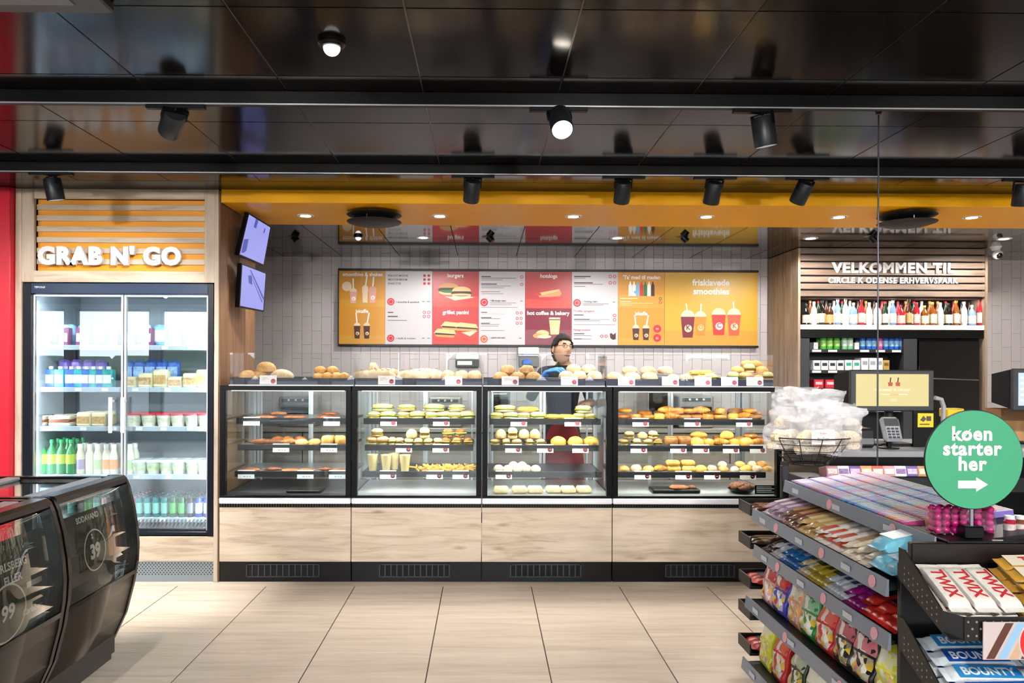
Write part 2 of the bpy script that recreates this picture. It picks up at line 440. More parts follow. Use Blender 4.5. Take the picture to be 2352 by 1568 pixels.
# back wall with upright white tiles
wb = wall('wall_back', XL, XR, YB, YB+.2, 0, 2.8, mat('tile_grout', '#8f8a8c', .8))
M_wtile = mat('white_glazed_tile', '#c9c2c4', .22, var=.04, vscale=1.5)
tw, th = 22.4*YB/F, 64*YB/F
tx0 = gx(581, YB)
vis = 0
ttm = MB(); ttm.box(-tw/2+.0012, tw/2-.0012, -.008, 0, -th/2+.0012, th/2-.0012, c=.0012); ttme = ttm.mesh('wall_tile', M_wtile)
mx0, mx1, mz0, mz1 = gx(782, YB), gx(1736, YB), gz(792, YB), gz(623, YB)
bx0 = gx(1769, YB)
rest = MB()
z_ref = gz(633, YB)
for i in range(-8, 110):
    xc = tx0+(i+.5)*tw
    if xc > XR-.1: break
    for j in range(-8, 6):
        zc = z_ref+th/2+j*th-(th/2 if i % 2 else 0)
        if zc-th/2 > ZS or zc+th/2 < .8: continue
        p = (F*xc/YB+1112, 840-F*(zc-EYE)/YB)
        inv = xc-tw/2 > mx0 and xc+tw/2 < mx1 and zc-th/2 > mz0 and zc+th/2 < mz1
        shown = (575 < p[0] < 1772 or p[0] > 2262) and p[0] < 2365 and zc > 1.24 and not inv
        if shown and vis < 300: obj('wall_tile', ttme, wb, loc=(xc, YB, zc)); vis += 1
        else:
            z0, z1 = zc-th/2+.0012, min(zc+th/2-.0012, ZS)
            rest.box(xc-tw/2+.0012, xc+tw/2-.0012, YB-.008, YB, z0, z1)
o = rest.build('wall_tiles_beyond', M_wtile, wb); o['kind'] = 'stuff'

# orange bulkhead over the counter and the black soffit behind it
ZO = gz(468, YF); YO = 5.98
b = MB(); b.box(gx(506, YF), XR, YF, YO, ZO, ZC+.1, c=.004); o = b.build('trim_1', M_orange); struct(o); o['label'] = 'orange lacquered bulkhead over the counters'
sf = wall('ceiling_soffit', -4.4, XR, YO, YB, ZO+.025, ZO+.12, M_matblack)
M_soffit = mat('black_soffit_panel', '#141214', .06, spec=.8)
spm = MB(); spm.box(-.297, .297, -.297, .297, 0, .02, c=.001); spme = spm.mesh('ceiling_panel', M_soffit)
for i in range(-8, 11):
    for k in range(3): obj('ceiling_panel', spme, sf, loc=(.026+.6*i, YO+.305+.6*k, ZO+.004))
b = MB(); b.box(XL, gx(506, YF), YF, YB, ZC, ZC+.1); o = b.build('ceiling_side', M_matblack); struct(o)

# brown oak cheek beside the deli counter
xw = gx(503, YF)
ck = thing('wall_divider', None, None, (xw-.05, 5.5, 0), kind='structure')
yb2 = YO
for i in range(6):
    y0 = YF+.02+(yb2-YF-.02)*i/6; y1 = YF+.02+(yb2-YF-.02)*(i+1)/6
    b = MB(); b.box(xw-.03, xw, y0+.0008, y1-.0008, 0, ZO, c=.001); b.build('board', M_wood_d, ck)

# ---------------------------------------------------------------- fridge surround with the sign
YS = YF
def PX(px): return gx(px, YS, 840)
def PZ(py): return gz(py, YS, 270)
xl, xr = gx(45, YS, 600), gx(501, YS, 800)
sr = thing('fridge_surround', 'light oak surround framing the tall fridge, with yellow slatted header', 'surround', ((xl+xr)/2, 5.2, 0))
zt = ZC
zb = PZ(648)
def sb(name, x0, x1, y0, y1, z0, z1, m, c=.0015):
    b = MB(); b.box(x0, x1, y0, y1, z0, z1, c=c); return b.build(name, m, sr)
sb('side_panel', xl-.03, xl+.012, YS, YS+.75, 0, zt, M_wood_v)
sb('side_panel', xr-.028, xr, YS, YS+.75, 0, zt, M_wood_v)
sb('upright', xl+.012, xl+.095, YS+.004, YS+.03, zb, zt, M_wood_v)
sb('upright', xr-.098, xr-.028, YS+.004, YS+.03, zb, zt, M_wood_v)
sb('top_rail', xl+.095, xr-.098, YS+.004, YS+.03, PZ(456), zt, M_wood_h)
sb('bottom_rail', xl+.095, xr-.098, YS+.004, YS+.03, zb, PZ(622), M_wood_h)
sb('yellow_panel', xl+.095, xr-.098, YS+.05, YS+.06, PZ(622), PZ(456), M_yellow)
for k in range(6):
    y0 = 467.6+k*25.1
    sb('slat', xl+.095, xr-.098, YS+.034, YS+.05, PZ(y0+12.6), PZ(y0), M_wood_h, .002)
sb('kick_board', xl+.012, xr-.028, YS+.012, YS+.03, PZ(1290), PZ(1233), M_wood_h)
M_perf = mat('perforated_grey_steel', '#8d979d', .4, .5)
sb('kick_plate', xl+.012, xr-.028, YS+.02, YS+.03, .0, PZ(1290), M_perf)
b = MB()
for i in range(58):
    for j in range(7):
        xx = xl+.03+i*.0225+(.011 if j % 2 else 0); b.disc((xx, YS+.0195, .05+j*.013), .0045, n=8)
o = b.build('perforation', M_matblack, sr); o['kind'] = 'stuff'
sb('back_panel', xl+.012, xr-.028, YS+.74, YS+.75, 0, zt, M_matblack)
# raised letters
def sign(name, label, s, x0, x1, y, zbase, h, m, bold=.03, dep=.025, sp=1.06):
    t = thing(name, label, 'sign', ((x0+x1)/2, y, zbase))
    full = text_mesh(s, 1.0, 0, bold, spacing=sp); fx0 = min(v.co.x for v in full.vertices); fx1 = max(v.co.x for v in full.vertices)
    sx = (x1-x0)/(fx1-fx0); sz = h/.72
    for i, ch in enumerate(s):
        if ch == ' ': continue
        pre = text_mesh(s[:i+1], 1.0, 0, bold, spacing=sp); right = max(v.co.x for v in pre.vertices)
        one = text_mesh(ch, 1.0, .5, bold); oR = max(v.co.x for v in one.vertices)
        b = MB(); T = Matrix.Translation((x0, y, zbase)) @ Matrix.Diagonal((sx, 1, sz, 1)) @ Matrix.Translation((right-oR-fx0, 0, 0)) @ FRONT @ Matrix.Diagonal((1, 1, dep, 1))
        mesh_into(b, one, T); b.build('letter', m, t, smooth=0)
    return t
M_letter = mat('white_letter', '#e2dfe0', .4)
sign('wall_sign', 'white raised lettering GRAB N\' GO on yellow slatted header', "GRAB N' GO", PX(88), PX(417), YS-.004, PZ(606), PZ(568)-PZ(606), M_letter, bold=.065, sp=1.12)
# ---------------------------------------------------------------- lamps
def downlight(p, label, group, power=0, r=.045, dark=False, spot=100, up=0.0):
    t = thing('recessed_downlight', label, 'downlight', p, group)
    b = MB(); b.lathe([(r+.012, -.004), (r+.014, 0), (r+.012, .004), (r, .004), (r-.002, -.002), (r+.004, -.006), (r+.012, -.004)], 24, p); b.build('trim_ring', M_dgrey if dark else M_white, t)
    b = MB(); b.lathe([(.0, -.006), (r*.7, -.005), (r, -.002), (r, .0), (0, .0)], 24, p); b.build('lens', M_lamp if power else M_black, t)
    if power: light('downlight_lamp', 'SPOT', (p[0], p[1], p[2]-.012), power, t, rot=(0, 0, 0), col=WARM, size=.03, spot=spot, blend=.3)
    return t
P_DOWN = 44
words = ['leftmost', 'second from the left', 'third from the left', 'fourth from the left', 'fifth from the left', 'rightmost']
for i, px in enumerate((702, 1010, 1317, 1622, 1927, 2232)):
    q = atZ(px, 495+i*.8, ZO)
    downlight(q, 'round recessed downlight in the orange bulkhead, %s' % words[i], 'downlights in the orange bulkhead', P_DOWN, .05)
w4 = ['leftmost', 'second from the left', 'third from the left', 'rightmost']
for i, px in enumerate((972, 1418, 1862, 2306)):
    q = atZ(px, 545+i, ZO+.004)
    downlight(q, 'bright recessed downlight in the black ceiling, %s' % w4[i], 'lit downlights in the black ceiling', P_DOWN*1.35, .05, spot=170)
def swivel(px, py, w):
    p = atZ(px, py, ZO+.004)
    t = thing('swivel_spot', 'unlit black swivel spot in the black ceiling, %s' % w, 'spotlight', p, 'black swivel spots in the black ceiling')
    b = MB(); b.lathe([(.0, -.004), (.05, -.004), (.06, 0), (0, 0)], 20, p); b.build('mount_plate', M_black, t)
    b = MB(); q = Vector(p); b.cyl(q+Vector((0, 0, -.003)), q+Vector((.035, -.01, -.045)), .03, .027, 14); b.build('lamp_head', M_black, t)
for px, w in zip((675, 1122, 1568, 2000), w4): swivel(px, 543, w)
def sensor(p, r, label, m2):
    t = thing('motion_sensor', label, 'sensor', p)
    b = MB(); b.lathe([(r*.8, -r*.45), (r, -r*.25), (r, 0), (0, 0)][::1], 24, p); b.build('housing', M_black, t)
    b = MB(); b.lathe([(0, -r*1.05)]+[(r*.62*math.sin(a), -r*.45-r*.6*math.cos(a)) for a in (.3, .6, .9, 1.2, 1.57)], 20, p); b.build('dome', m2, t)
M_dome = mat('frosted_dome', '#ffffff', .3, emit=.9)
sensor(atZ(762, 95, ZC), .052, 'round dome lamp with frosted white lens on the dark ceiling above the tracks', M_dome)
sensor(atZ(823, 541, ZO+.004), .04, 'small white domed motion sensor in the black ceiling above the menu board', M_dome)
# round plate diffusers
def diffuser(px, py, w):
    p = atZ(px, py, ZO); r = .2
    t = thing('air_diffuser', 'round black plate air diffuser on the orange bulkhead, %s' % w, 'air vent', p, 'round air diffusers')
    b = MB(); b.lathe([(r*.55, -.055), (r*.95, -.03), (r, -.024), (r*.96, -.02), (r*.5, -.02)], 32, p); b.build('upper_ring', M_matblack, t)
    b = MB(); b.lathe([(0, -.098), (r*.7, -.094), (r*.97, -.078), (r, -.072), (r*.9, -.068), (0, -.066)], 32, p); b.build('lower_plate', M_matblack, t)
    b = MB(); b.lathe([(.11, -.068), (.11, 0)], 20, p); b.build('neck', M_black, t)
    for a in range(3):
        b = MB(); c = 2*a+.5; q = Vector(p)+Vector((.15*math.cos(c), .15*math.sin(c), 0)); b.cyl(q+Vector((0, 0, -.07)), q+Vector((0, 0, -.03)), .003, n=6); b.build('spacer', M_steel, t)
diffuser(860, 487, 'near the wall screens'); diffuser(2083, 489, 'above the welcome sign')
# tracks and spotlights
M_track = mat('black_track', '#08080a', .5, spec=.2)
YT = {1: 3.32, 2: 4.5}
for k in (1, 2):
    y = YT[k]; t = thing('lighting_track', 'long black lighting track across the ceiling, %s' % ('nearer the camera' if k == 1 else 'close to the orange bulkhead'), 'lighting track', (0, y, ZC-.06))
    b = MB(); b.box(-6, 6, y-.018, y+.018, ZC-.06, ZC+.0, c=.002); b.build('rail', M_track, t)
    b = MB(); b.box(-6, 6, y-.006, y+.006, ZC-.0605, ZC-.058); b.build('groove', M_matblack, t)
    b = MB(); b.box(-6, 6, y-.0195, y-.017, ZC-.062, ZC-.056); b.build('edge_highlight', M_alu, t)  # pale strip stands in for the highlight along the rail's bottom edge
M_head = mat('grey_spot_housing', '#23272c', .38, .3)
def trackspot(k, px, aim, w, power=0, spot=38):
    y = YT[k]; z = ZC-.062; x = gx(px, y, 250)
    d = (Vector((x+aim[0] if aim[3:] else aim[0], aim[1], aim[2]))-Vector((x, y, z))).normalized(); tilt = math.acos(-d.z); swing = math.atan2(-d.x, d.y)
    t = thing('track_spotlight', 'cylindrical track spotlight %s' % w, 'spotlight', (x, y, z), 'track spotlights')
    b = MB(); b.box(x-.13, x+.13, y-.016, y+.016, z-.016, z+.0, c=.003); b.build('adapter', M_track, t)
    T = Matrix.Translation((x, y, z-.022)) @ Matrix.Rotation(swing, 4, 'Z') @ Matrix.Rotation(tilt, 4, 'X')
    b = MB(); b.cyl((x, y, z-.01), (x, y, z-.024), .008, n=10); b.box(-.054, -.05, -.01, .01, -.05, .004, T=T); b.box(.05, .054, -.01, .01, -.05, .004, T=T); b.box(-.054, .054, -.01, .01, 0, .004, T=T); b.build('bracket', M_track, t)
    b = MB(); b.lathe([(.0, -.125), (.043, -.125), (.044, -.14), (.047, -.142), (.0495, -.136), (.0495, -.018), (.046, -.012), (0, -.012)], 28, mi=0, T=T); b.build('lamp_head', M_head, t)
    b = MB(); b.lathe([(.0, -.132), (.043, -.132), (.043, -.126), (0, -.126)], 24, mi=0, T=T); b.build('lens', M_lamp if power else M_dgrey, t)
    if power:
        p = T @ Vector((0, 0, -.15)); a = T @ Vector((0, 0, -1)); light('spot_lamp', 'SPOT', p, power, t, aim=a, col=WARM, size=.03, spot=spot, blend=.85)
    return t
SP = 110
sg = atY(195, 540, YF)
trackspot(1, 404, (-2.25, 4.55, 1.85), 'aimed towards the yellow slatted sign', SP*1.5, 56)
trackspot(1, 1283, (.15, 1.5, .6, 1), 'with its bright lens facing the camera', SP*.6)
trackspot(1, 1750, (.28, 3.5, 1.1, 1), 'on the near track, above the candy stand', SP*.45)
trackspot(2, 118, (.35, 4.95, 0, 1), 'in front of the fridge surround', SP*2.2, 44)
trackspot(2, 1087, (-.15, 5.35, 1.35, 1), 'above the second bakery case', SP*.6)
trackspot(2, 1433, (0, 5.35, 1.35, 1), 'above the fourth bakery case', SP*.6)
trackspot(2, 1643, (-.06, 5.2, 1.35, 1), 'above the right end of the bakery counter', SP*.6)
trackspot(2, 1855, (-.35, 5.4, 1.35, 1), 'in front of the checkout', SP*.6)
trackspot(2, 2352, (.1, 5.0, 1.0, 1), 'at the right picture edge', SP)
# unseen lamp rows added out of frame to brighten the shop evenly
for yy, n in ((1.6, 6), (-.4, 6), (-2.4, 6)):
    t = thing('lighting_track', 'added unseen lighting track over the aisle, %s of three behind the camera' % {1.6: 'nearest', -.4: 'middle', -2.4: 'farthest'}[yy], 'lighting track', (0, yy, ZC-.06))
    b = MB(); b.box(-6, 6, yy-.018, yy+.018, ZC-.06, ZC, c=.002); b.build('rail', M_track, t)
    for i in range(n):
        xx = -4.6+i*1.75
        q = (xx, yy, ZC-.06); tt = thing('track_spotlight', 'added unseen spotlight on the aisle track %s behind the camera' % {1.6: 'nearest', -.4: 'second', -2.4: 'farthest'}[yy], 'spotlight', q, 'added aisle spotlights')
        b = MB(); b.cyl((xx, yy, ZC-.06), (xx, yy, ZC-.2), .045, n=16); b.build('lamp_head', M_head, tt)
        b = MB(); b.disc((xx, yy, ZC-.2008), .038, 'z'); b.build('lens', M_lamp, tt)
        light('spot_lamp', 'SPOT', (xx, yy, ZC-.205), 128 if yy > 1 else 185 if yy > -1 else 60, tt, aim=(xx, 4.95, 1.1) if yy > 1 else (xx, 2.4, .7) if yy > -1 else (xx, yy+.9, 0), col=WARM, size=.04, spot=80 if yy > 1 else 95, blend=.9)
# ceiling unit in the top corner
p = atZ(0, 12, ZC); q = atZ(266, 10, ZC)
t = thing('ceiling_unit', 'dark grey flat ceiling unit at the top left corner', 'ceiling unit', (q.x-.5, p.y-.2, ZC-.04))
b = MB(); b.box(q.x-1.2, q.x, p.y-.5, p.y-.02, ZC-.035, ZC-.0005, c=.006); b.build('housing', M_dgrey, t)
b = MB(); b.box(q.x-1.1, q.x-.1, p.y-.42, p.y-.08, ZC-.037, ZC-.034); b.build('cover', M_grey, t)
# dome camera at the right
p = atZ(2287, 566, ZO+.004); t = thing('security_camera', 'white dome security camera under the black ceiling at right', 'camera', p)
b = MB(); b.lathe([(.03, -.04), (.04, -.02), (.05, -.004), (.05, 0)], 20, p); b.build('mount', M_plast, t)
b = MB(); q = Vector(p)+Vector((.01, -.01, -.075)); b.lathe([(.0, -.045)]+[(.045*math.sin(a), -.045*math.cos(a)) for a in (.5, 1, 1.57, 2.1, 2.7)]+[(0, .045)], 18, q); b.build('housing', M_plast, t)
b = MB(); b.lathe([(.0, -.03)]+[(.03*math.sin(a), -.03*math.cos(a)) for a in (.5, 1, 1.57, 2.1, 2.7)]+[(0, .03)], 16, q+Vector((0, -.022, -.012))); b.build('lens', M_black, t)

# ---------------------------------------------------------------- two wall screens on the oak cheek
def scr(name, pts, label):
    """pts: four corner pixels with their depth, clockwise from top left"""
    c = [atY(px, py, Y) for px, py, Y in pts]
    ctr = sum(c, Vector())/4; t = thing('wall_screen', label, 'screen', (xw, ctr.y, ctr.z), 'wall screens')
    nrm = (c[1]-c[0]).cross(c[3]-c[0]).normalized()
    if nrm.y > 0: nrm = -nrm
    def slab(s, d0, d1):
        k = [ctr+(p-ctr)*s for p in c]; return [p+nrm*d0 for p in k]+[p+nrm*d1 for p in k]
    fs = [(0, 1, 2, 3), (7, 6, 5, 4), (0, 4, 5, 1), (1, 5, 6, 2), (2, 6, 7, 3), (3, 7, 4, 0)]
    b = MB(); b.add(slab(1.0, -.035, 0), fs); b.build('casing', M_black, t, smooth=0)
    b = MB(); k = slab(.93, -.001, .001); b.add(k, fs); b.build('display', M_scr, t, smooth=0)
    # dim shapes on the picture
    b = MB(); u = k[5]-k[4]; v = k[7]-k[4]; o = k[4]+nrm*.0008
    def sh(*uv): b.add([o+u*a+v*d for a, d in uv], [tuple(range(len(uv)))])
    if 'upper' in label:
        sh((.3, 0), (.42, 0), (.36, 1), (.27, 1)); sh((.02, .62), (.2, .55), (.22, .9), (.03, .95)); sh((.5, .5), (.62, .45), (.6, .8), (.5, .8)); sh((.75, .1), (.8, .1), (.78, .95), (.7, .95))
    else:
        sh((.3, .05), (.36, .05), (.98, .62), (.98, .7)); sh((.3, .12), (.4, .2), (.95, .75), (.9, .75)); sh((.25, .2), (.4, .18), (.45, .4), (.3, .38))
    b.build('picture', M_scr2, t, smooth=0)
    b = MB(); q = ctr-nrm*.05; b.cyl((xw+.001, q.y+.05, q.z), q, .018, n=10); b.box(xw+.001, xw+.02, q.y-.03, q.y+.13, q.z-.08, q.z+.08, c=.003); b.build('bracket', M_matblack, t)
M_scr = mat('lit_screen', '#10101c', .25, emit=.5, emcol='#a3a8f5'); M_scr2 = mat('screen_dim', '#0c0c16', .25, emit=.4, emcol='#5a68c8')
scr('a', [(571, 488, 5.42), (623, 520, 5.72), (606, 611, 5.70), (548, 586, 5.40)], 'upper lit wall screen tilted on the oak cheek')
scr('b', [(555, 604, 5.40), (612, 626, 5.70), (606, 716, 5.70), (549, 705, 5.40)], 'lower lit wall screen tilted on the oak cheek')
# ---------------------------------------------------------------- tall glass-door fridge
M_fframe = mat('navy_black_frame', '#0b0f1a', .3, spec=.22)
M_fglass = glass('fridge_door_glass', '#f4fafb', .06)
M_finner = mat('fridge_lining', '#8f99a2', .5)
M_shelf = mat('fridge_shelf_white', '#c4cbd2', .4, .1)
fx0, fx1 = xl+.018, xr-.034; fz0, fz1 = PZ(1230), PZ(650); fY = YS+.008
fg = thing('display_fridge', 'tall black framed fridge with two glass doors and chilled food', 'fridge', ((fx0+fx1)/2, YS+.3, fz0))
def fb_(name, x0, x1, y0, y1, z0, z1, m, par=None, c=.002):
    b = MB(); b.box(x0, x1, y0, y1, z0, z1, c=c); return b.build(name, m, par or fg)
fw = .055
fb_('frame_side', fx0, fx0+fw, fY, fY+.06, fz0, fz1, M_fframe); fb_('frame_side', fx1-fw*.75, fx1, fY, fY+.06, fz0, fz1, M_fframe)
hd = fb_('header', fx0+fw, fx1-fw*.75, fY+.002, fY+.06, PZ(674), fz1, mat('blue_black_header', '#0f2a4a', .3, spec=.3))
b = MB(); put_text(b, 'TEFCOLD', fx0+.115, fY+.0012, PZ(661.5), .012, 0, bold=.02); b.build('maker_plate', M_white, hd, smooth=0)
ix0, ix1 = fx0+fw, fx1-fw*.75
gr = fb_('grille', ix0, ix1, fY+.01, fY+.05, fz0, PZ(1222), M_fframe)
FB = YS+.66
fb_('lining_back', ix0-.02, ix1+.02, FB, FB+.02, fz0, fz1, M_finner); fb_('lining_side', ix0-.03, ix0-.008, fY+.06, FB, fz0, fz1, M_finner); fb_('lining_side', ix1+.008, ix1+.03, fY+.06, FB, fz0, fz1, M_finner)
fb_('lining_top', ix0-.02, ix1+.02, fY+.06, FB, fz1-.05, fz1-.03, M_finner)
dk = fb_('lower_deck', ix0-.02, ix1+.02, fY+.062, FB, fz0, fz0+.03, M_finner)
xm = PX(279)
for a, c_, hx in ((ix0, xm-.003, -1), (xm+.003, ix1, 1)):
    b = MB(); b.box(a+.016, c_-.016, fY+.03, fY+.036, PZ(1220)+.01, PZ(676)-.012); d = b.build('door', M_fglass, fg, smooth=0)
    for q0, q1 in ((a, a+.016), (c_-.016, c_)): fb_('door_stile', q0, q1, fY+.022, fY+.044, PZ(1220), PZ(676), M_alu, d)
    fb_('door_rail', a+.016, c_-.016, fY+.022, fY+.044, PZ(676)-.014, PZ(676), M_alu, d); fb_('door_rail', a+.016, c_-.016, fY+.022, fY+.044, PZ(1220), PZ(1220)+.012, M_fframe, d)
    hx0 = PX(256) if hx < 0 else PX(284)
    b = MB(); b.box(hx0-.012, hx0+.012, fY-.03, fY-.012, PZ(994), PZ(912), c=.004)
    for zz in (PZ(985), PZ(921)): b.box(hx0-.006, hx0+.006, fY-.014, fY+.024, zz-.008, zz+.008)
    b.build('handle', M_plast, d)
# slanted air grille at the bottom
b = MB()
for i in range(44):
    xx = ix0+.02+i*(ix1-ix0-.04)/43; b.add([(xx, fY+.07, PZ(1222)), (xx+.012, fY+.07, PZ(1222)), (xx+.028, fY+.12, PZ(1200)), (xx+.016, fY+.12, PZ(1200))], [(0, 1, 2, 3)])
b.build('air_grille', M_matblack, fg, smooth=0)['kind'] = 'stuff'
SY0, SY1 = fY+.13, FB-.01
shz = [gz(1190, SY0), gz(1092, SY0), gz(982, SY0), gz(893, SY0), gz(797, SY0)]
for i, z in enumerate(shz):
    s_ = fb_('shelf', ix0-.005, ix1+.005, SY0, SY1, z-.012, z, M_shelf)
    fb_('price_rail', ix0-.005, ix1+.005, SY0-.012, SY0-.001, z-.03, z+.004, mat('clear_price_rail', '#aab7c6', .3), s_)
    b = MB()
    for k in range(6):
        xx = ix0+.08+k*.2+.03*math.sin(i*3+k); b.box(xx-.03, xx+.03, SY0-.0135, SY0-.0122, z-.024, z-.002)
    for k in range(6):
        xx = ix0+.08+k*.2+.03*math.sin(i*3+k); b2 = MB(); b2.box(xx-.022, xx+.022, SY0-.0135, SY0-.0122, z-.024, z-.002); b2.build('price_ticket', M_plast, s_, smooth=0)
M_led = mat('led_strip', '#ffffff', .4, emit=3.0, emcol='#eaf4ff')
for x_ in (ix0+.004, ix1-.004):
    fb_('led_strip', x_-.006, x_+.006, fY+.064, fY+.074, PZ(1215), PZ(690), M_led)
    light('fridge_lamp', 'AREA', (x_, fY+.08, (fz0+fz1)/2), 4.5, fg, aim=((ix0+ix1)/2, FB-.2, (fz0+fz1)/2), col=COOL, size=.02, sy=1.5)
light('fridge_lamp', 'AREA', ((ix0+ix1)/2, fY+.08, fz1-.06), 3.5, fg, aim=((ix0+ix1)/2, FB-.25, fz0), col=COOL, size=1.1, sy=.03)

# ---- goods in the fridge (each one a thing)
def proto(name, mb, mats, label, cat, group, smooth=40):
    return (name, mb.mesh(name, mats, smooth), label, cat, group)
def place(pr, loc, rz=0, s=1.0, label=None, group=None, rx=0, ry=0):
    o = obj(pr[0], pr[1]); o.location = loc; o.rotation_euler = (rx, ry, rz); o.scale = (s, s, s) if not isinstance(s, tuple) else s
    return tag(o, label or pr[2], pr[3], group or pr[4])
def bottle_mb(h, r, neck, cap, lab=(.3, .6), cap_mi=1, lab_mi=2):
    b = MB()
    b.lathe([(r*.8, 0), (r, h*.03), (r, h*.58), (r*.92, h*.66), (neck, h*.82), (neck, h*.92)], 14)
    b.lathe([(cap, h*.90), (cap, h*.985), (cap*.9, h), (0, h)], 12, mi=cap_mi)
    if lab: b.lathe([(r*1.012, h*lab[0]), (r*1.012, h*lab[1])], 14, mi=lab_mi)
    return b
M_gbot = mat('green_bottle', '#138a46', .15, spec=.7); M_glab = mat('lime_label', '#b9d23a', .4)
pb = proto('soda_bottle', bottle_mb(.245, .034, .012, .015, (.3, .58)), [M_gbot, mat('green_cap', '#1fa860', .3), M_glab], 'green plastic soda bottle with lime label in the fridge', 'bottle', 'green soda bottles')
def shx(px, Y): return gx(px, Y)
z = shz[1]
for r_ in range(3):
    for i in range(5):
        y = SY0+.05+r_*.078; place(pb, (shx(76+i*22, SY0+.05)+.002*r_, y, z), rnd.random()*6, label=pb[2] if not r_ else 'green soda bottle in the %s row in the fridge' % ['', 'second', 'third'][r_])
z = shz[1]
M_mix = [mat('pale_purple_pack', '#b6a3c8', .4), mat('light_green_pack', '#b9d39a', .4), mat('orange_pack', '#ef9a5a', .4), mat('cream_pack', '#e9e2cf', .4)]
for i, (px, mi, lb) in enumerate(((186, 0, 'pale purple'), (208, 3, 'cream'), (226, 1, 'light green'), (246, 2, 'orange'), (263, 2, 'orange'), (300, 1, 'light green'))):
    b = MB(); b.lathe([(.022, 0), (.026, .006), (.026, .115), (.016, .15), (.016, .165)], 14, mi=0); b.lathe([(.0175, .16), (.0175, .185), (0, .187)], 12, mi=1); b.lathe([(.0265, .03), (.0265, .09)], 14, mi=2)
    pr = proto('juice_bottle', b, [M_mix[3], M_white, M_mix[mi]], 'small juice bottle with white cap and %s label in the fridge' % lb, 'bottle', 'juice bottles')
    for r_ in range(2): place(pr, (shx(px, SY0+.06), SY0+.06+r_*.07, z), i, 1.15, label=pr[2]+(', rear row' if r_ else ''))
def tub_mb(r0, r1, h, lid=True):
    b = MB(); b.lathe([(r0, 0), (r1, h), (r1+.002, h)], 18, mi=0); b.lathe([(0, h*.93), (r1*.96, h*.93)], 18, mi=1)
    if lid: b.lathe([(r1+.004, h-.004), (r1+.004, h+.006), (r1*.95, h+.010), (0, h+.010)], 18, mi=2)
    b.lathe([(r0+(r1-r0)*.3+.0012, h*.3), (r0+(r1-r0)*.75+.0012, h*.75)], 18, mi=3)
    return b
M_tub = mat('creamy_tub', '#efe8da', .35); M_tubr = mat('red_lid', '#cf3a4e', .35); M_fill = mat('green_salad_fill', '#c9c98a', .7, var=.4, vscale=60); M_clr = mat('clear_lid', '#dfe9ea', .2)
pt = proto('salad_cup', tub_mb(.04, .055, .085), [M_tub, M_fill, M_tubr, mat('printed_band', '#d9dfc8', .4, var=.3, vscale=40)], 'white salad cup with red lid on the upper fridge shelf', 'cup', 'red lidded salad cups')
for i, px in enumerate((308, 343, 378, 410, 442, 472)):
    for r_ in range(2): place(pt, (shx(px, SY0+.07), SY0+.07+r_*.125, shz[2]), i, label=pt[2]+(', rear row' if r_ else ''))
pt2 = proto('yoghurt_cup', tub_mb(.032, .044, .075), [mat('clear_cup', '#d7dfd4', .2), M_fill, M_clr, mat('pale_green_band', '#cfe0b4', .4, var=.3, vscale=40)], 'clear snack pot with pale green band on the lower fridge shelf', 'cup', 'clear snack pots')
for i, px in enumerate((322, 354, 384, 412, 444, 470)):
    for r_ in range(2): place(pt2, (shx(px, SY0+.06), SY0+.06+r_*.1, shz[1]), i, (1.15, 1.15, 1.2), label=pt2[2]+(', rear row' if r_ else ''))
# sandwiches in trays
M_bread = crust('white_bread', '#e8dcc4', '#f3ead8'); M_ham = mat('brown_filling', '#8a4a2a', .6, var=.3, vscale=50); M_lett = mat('lettuce', '#7ea03c', .6, var=.4, vscale=40)
b = MB(); b.box(-.075, .075, -.06, .06, 0, .028, 0, c=.008); b.box(-.072, .072, -.062, .058, .028, .046, 1, c=.004); b.box(-.076, .076, -.06, .06, .046, .075, 0, c=.008)
psw = proto('boxed_sandwich', b, [M_bread, M_ham], 'thick white bread sandwich with brown filling on the upper fridge shelf', 'sandwich', 'fridge sandwiches')
for px in (88, 146):
    for r_ in range(2): place(psw, (shx(px, SY0+.08), SY0+.08+r_*.14, shz[2]), .03, label=psw[2]+(', rear' if r_ else ''))
b = MB(); b.box(-.05, .05, -.04, .04, 0, .10, 0, c=.01); b.box(-.045, .045, -.0415, -.04, .02, .07, 1)
pcn = proto('wrap_box', b, [mat('cream_carton', '#e6dcb9', .5), mat('tan_print', '#c9a06a', .5, var=.4, vscale=60)], 'cream wrap carton beside the door handles', 'carton', 'cream cartons')
for px in (198, 232):
    for r_ in range(2): place(pcn, (shx(px, SY0+.06), SY0+.06+r_*.11, shz[2]), .0, label=pcn[2]+(', rear row' if r_ else ''))
pcn2 = (pcn[0], pcn[1], 'cream wrap carton on the top food shelf of the fridge', 'carton', 'cream cartons upper')
for i, px in enumerate((300, 338, 372, 405, 440, 470)): place(pcn2, (shx(px, SY0+.06), SY0+.06, shz[3]), 0, (1, 1, .8+.25*(i % 3)))
M_blue1 = mat('blue_pack', '#2f62b8', .35, var=.3, vscale=30); M_teal = mat('teal_pack', '#2aa3a8', .35, var=.3, vscale=30)
M_purp = mat('plum_pack', '#7a3f6a', .4, var=.3, vscale=30)
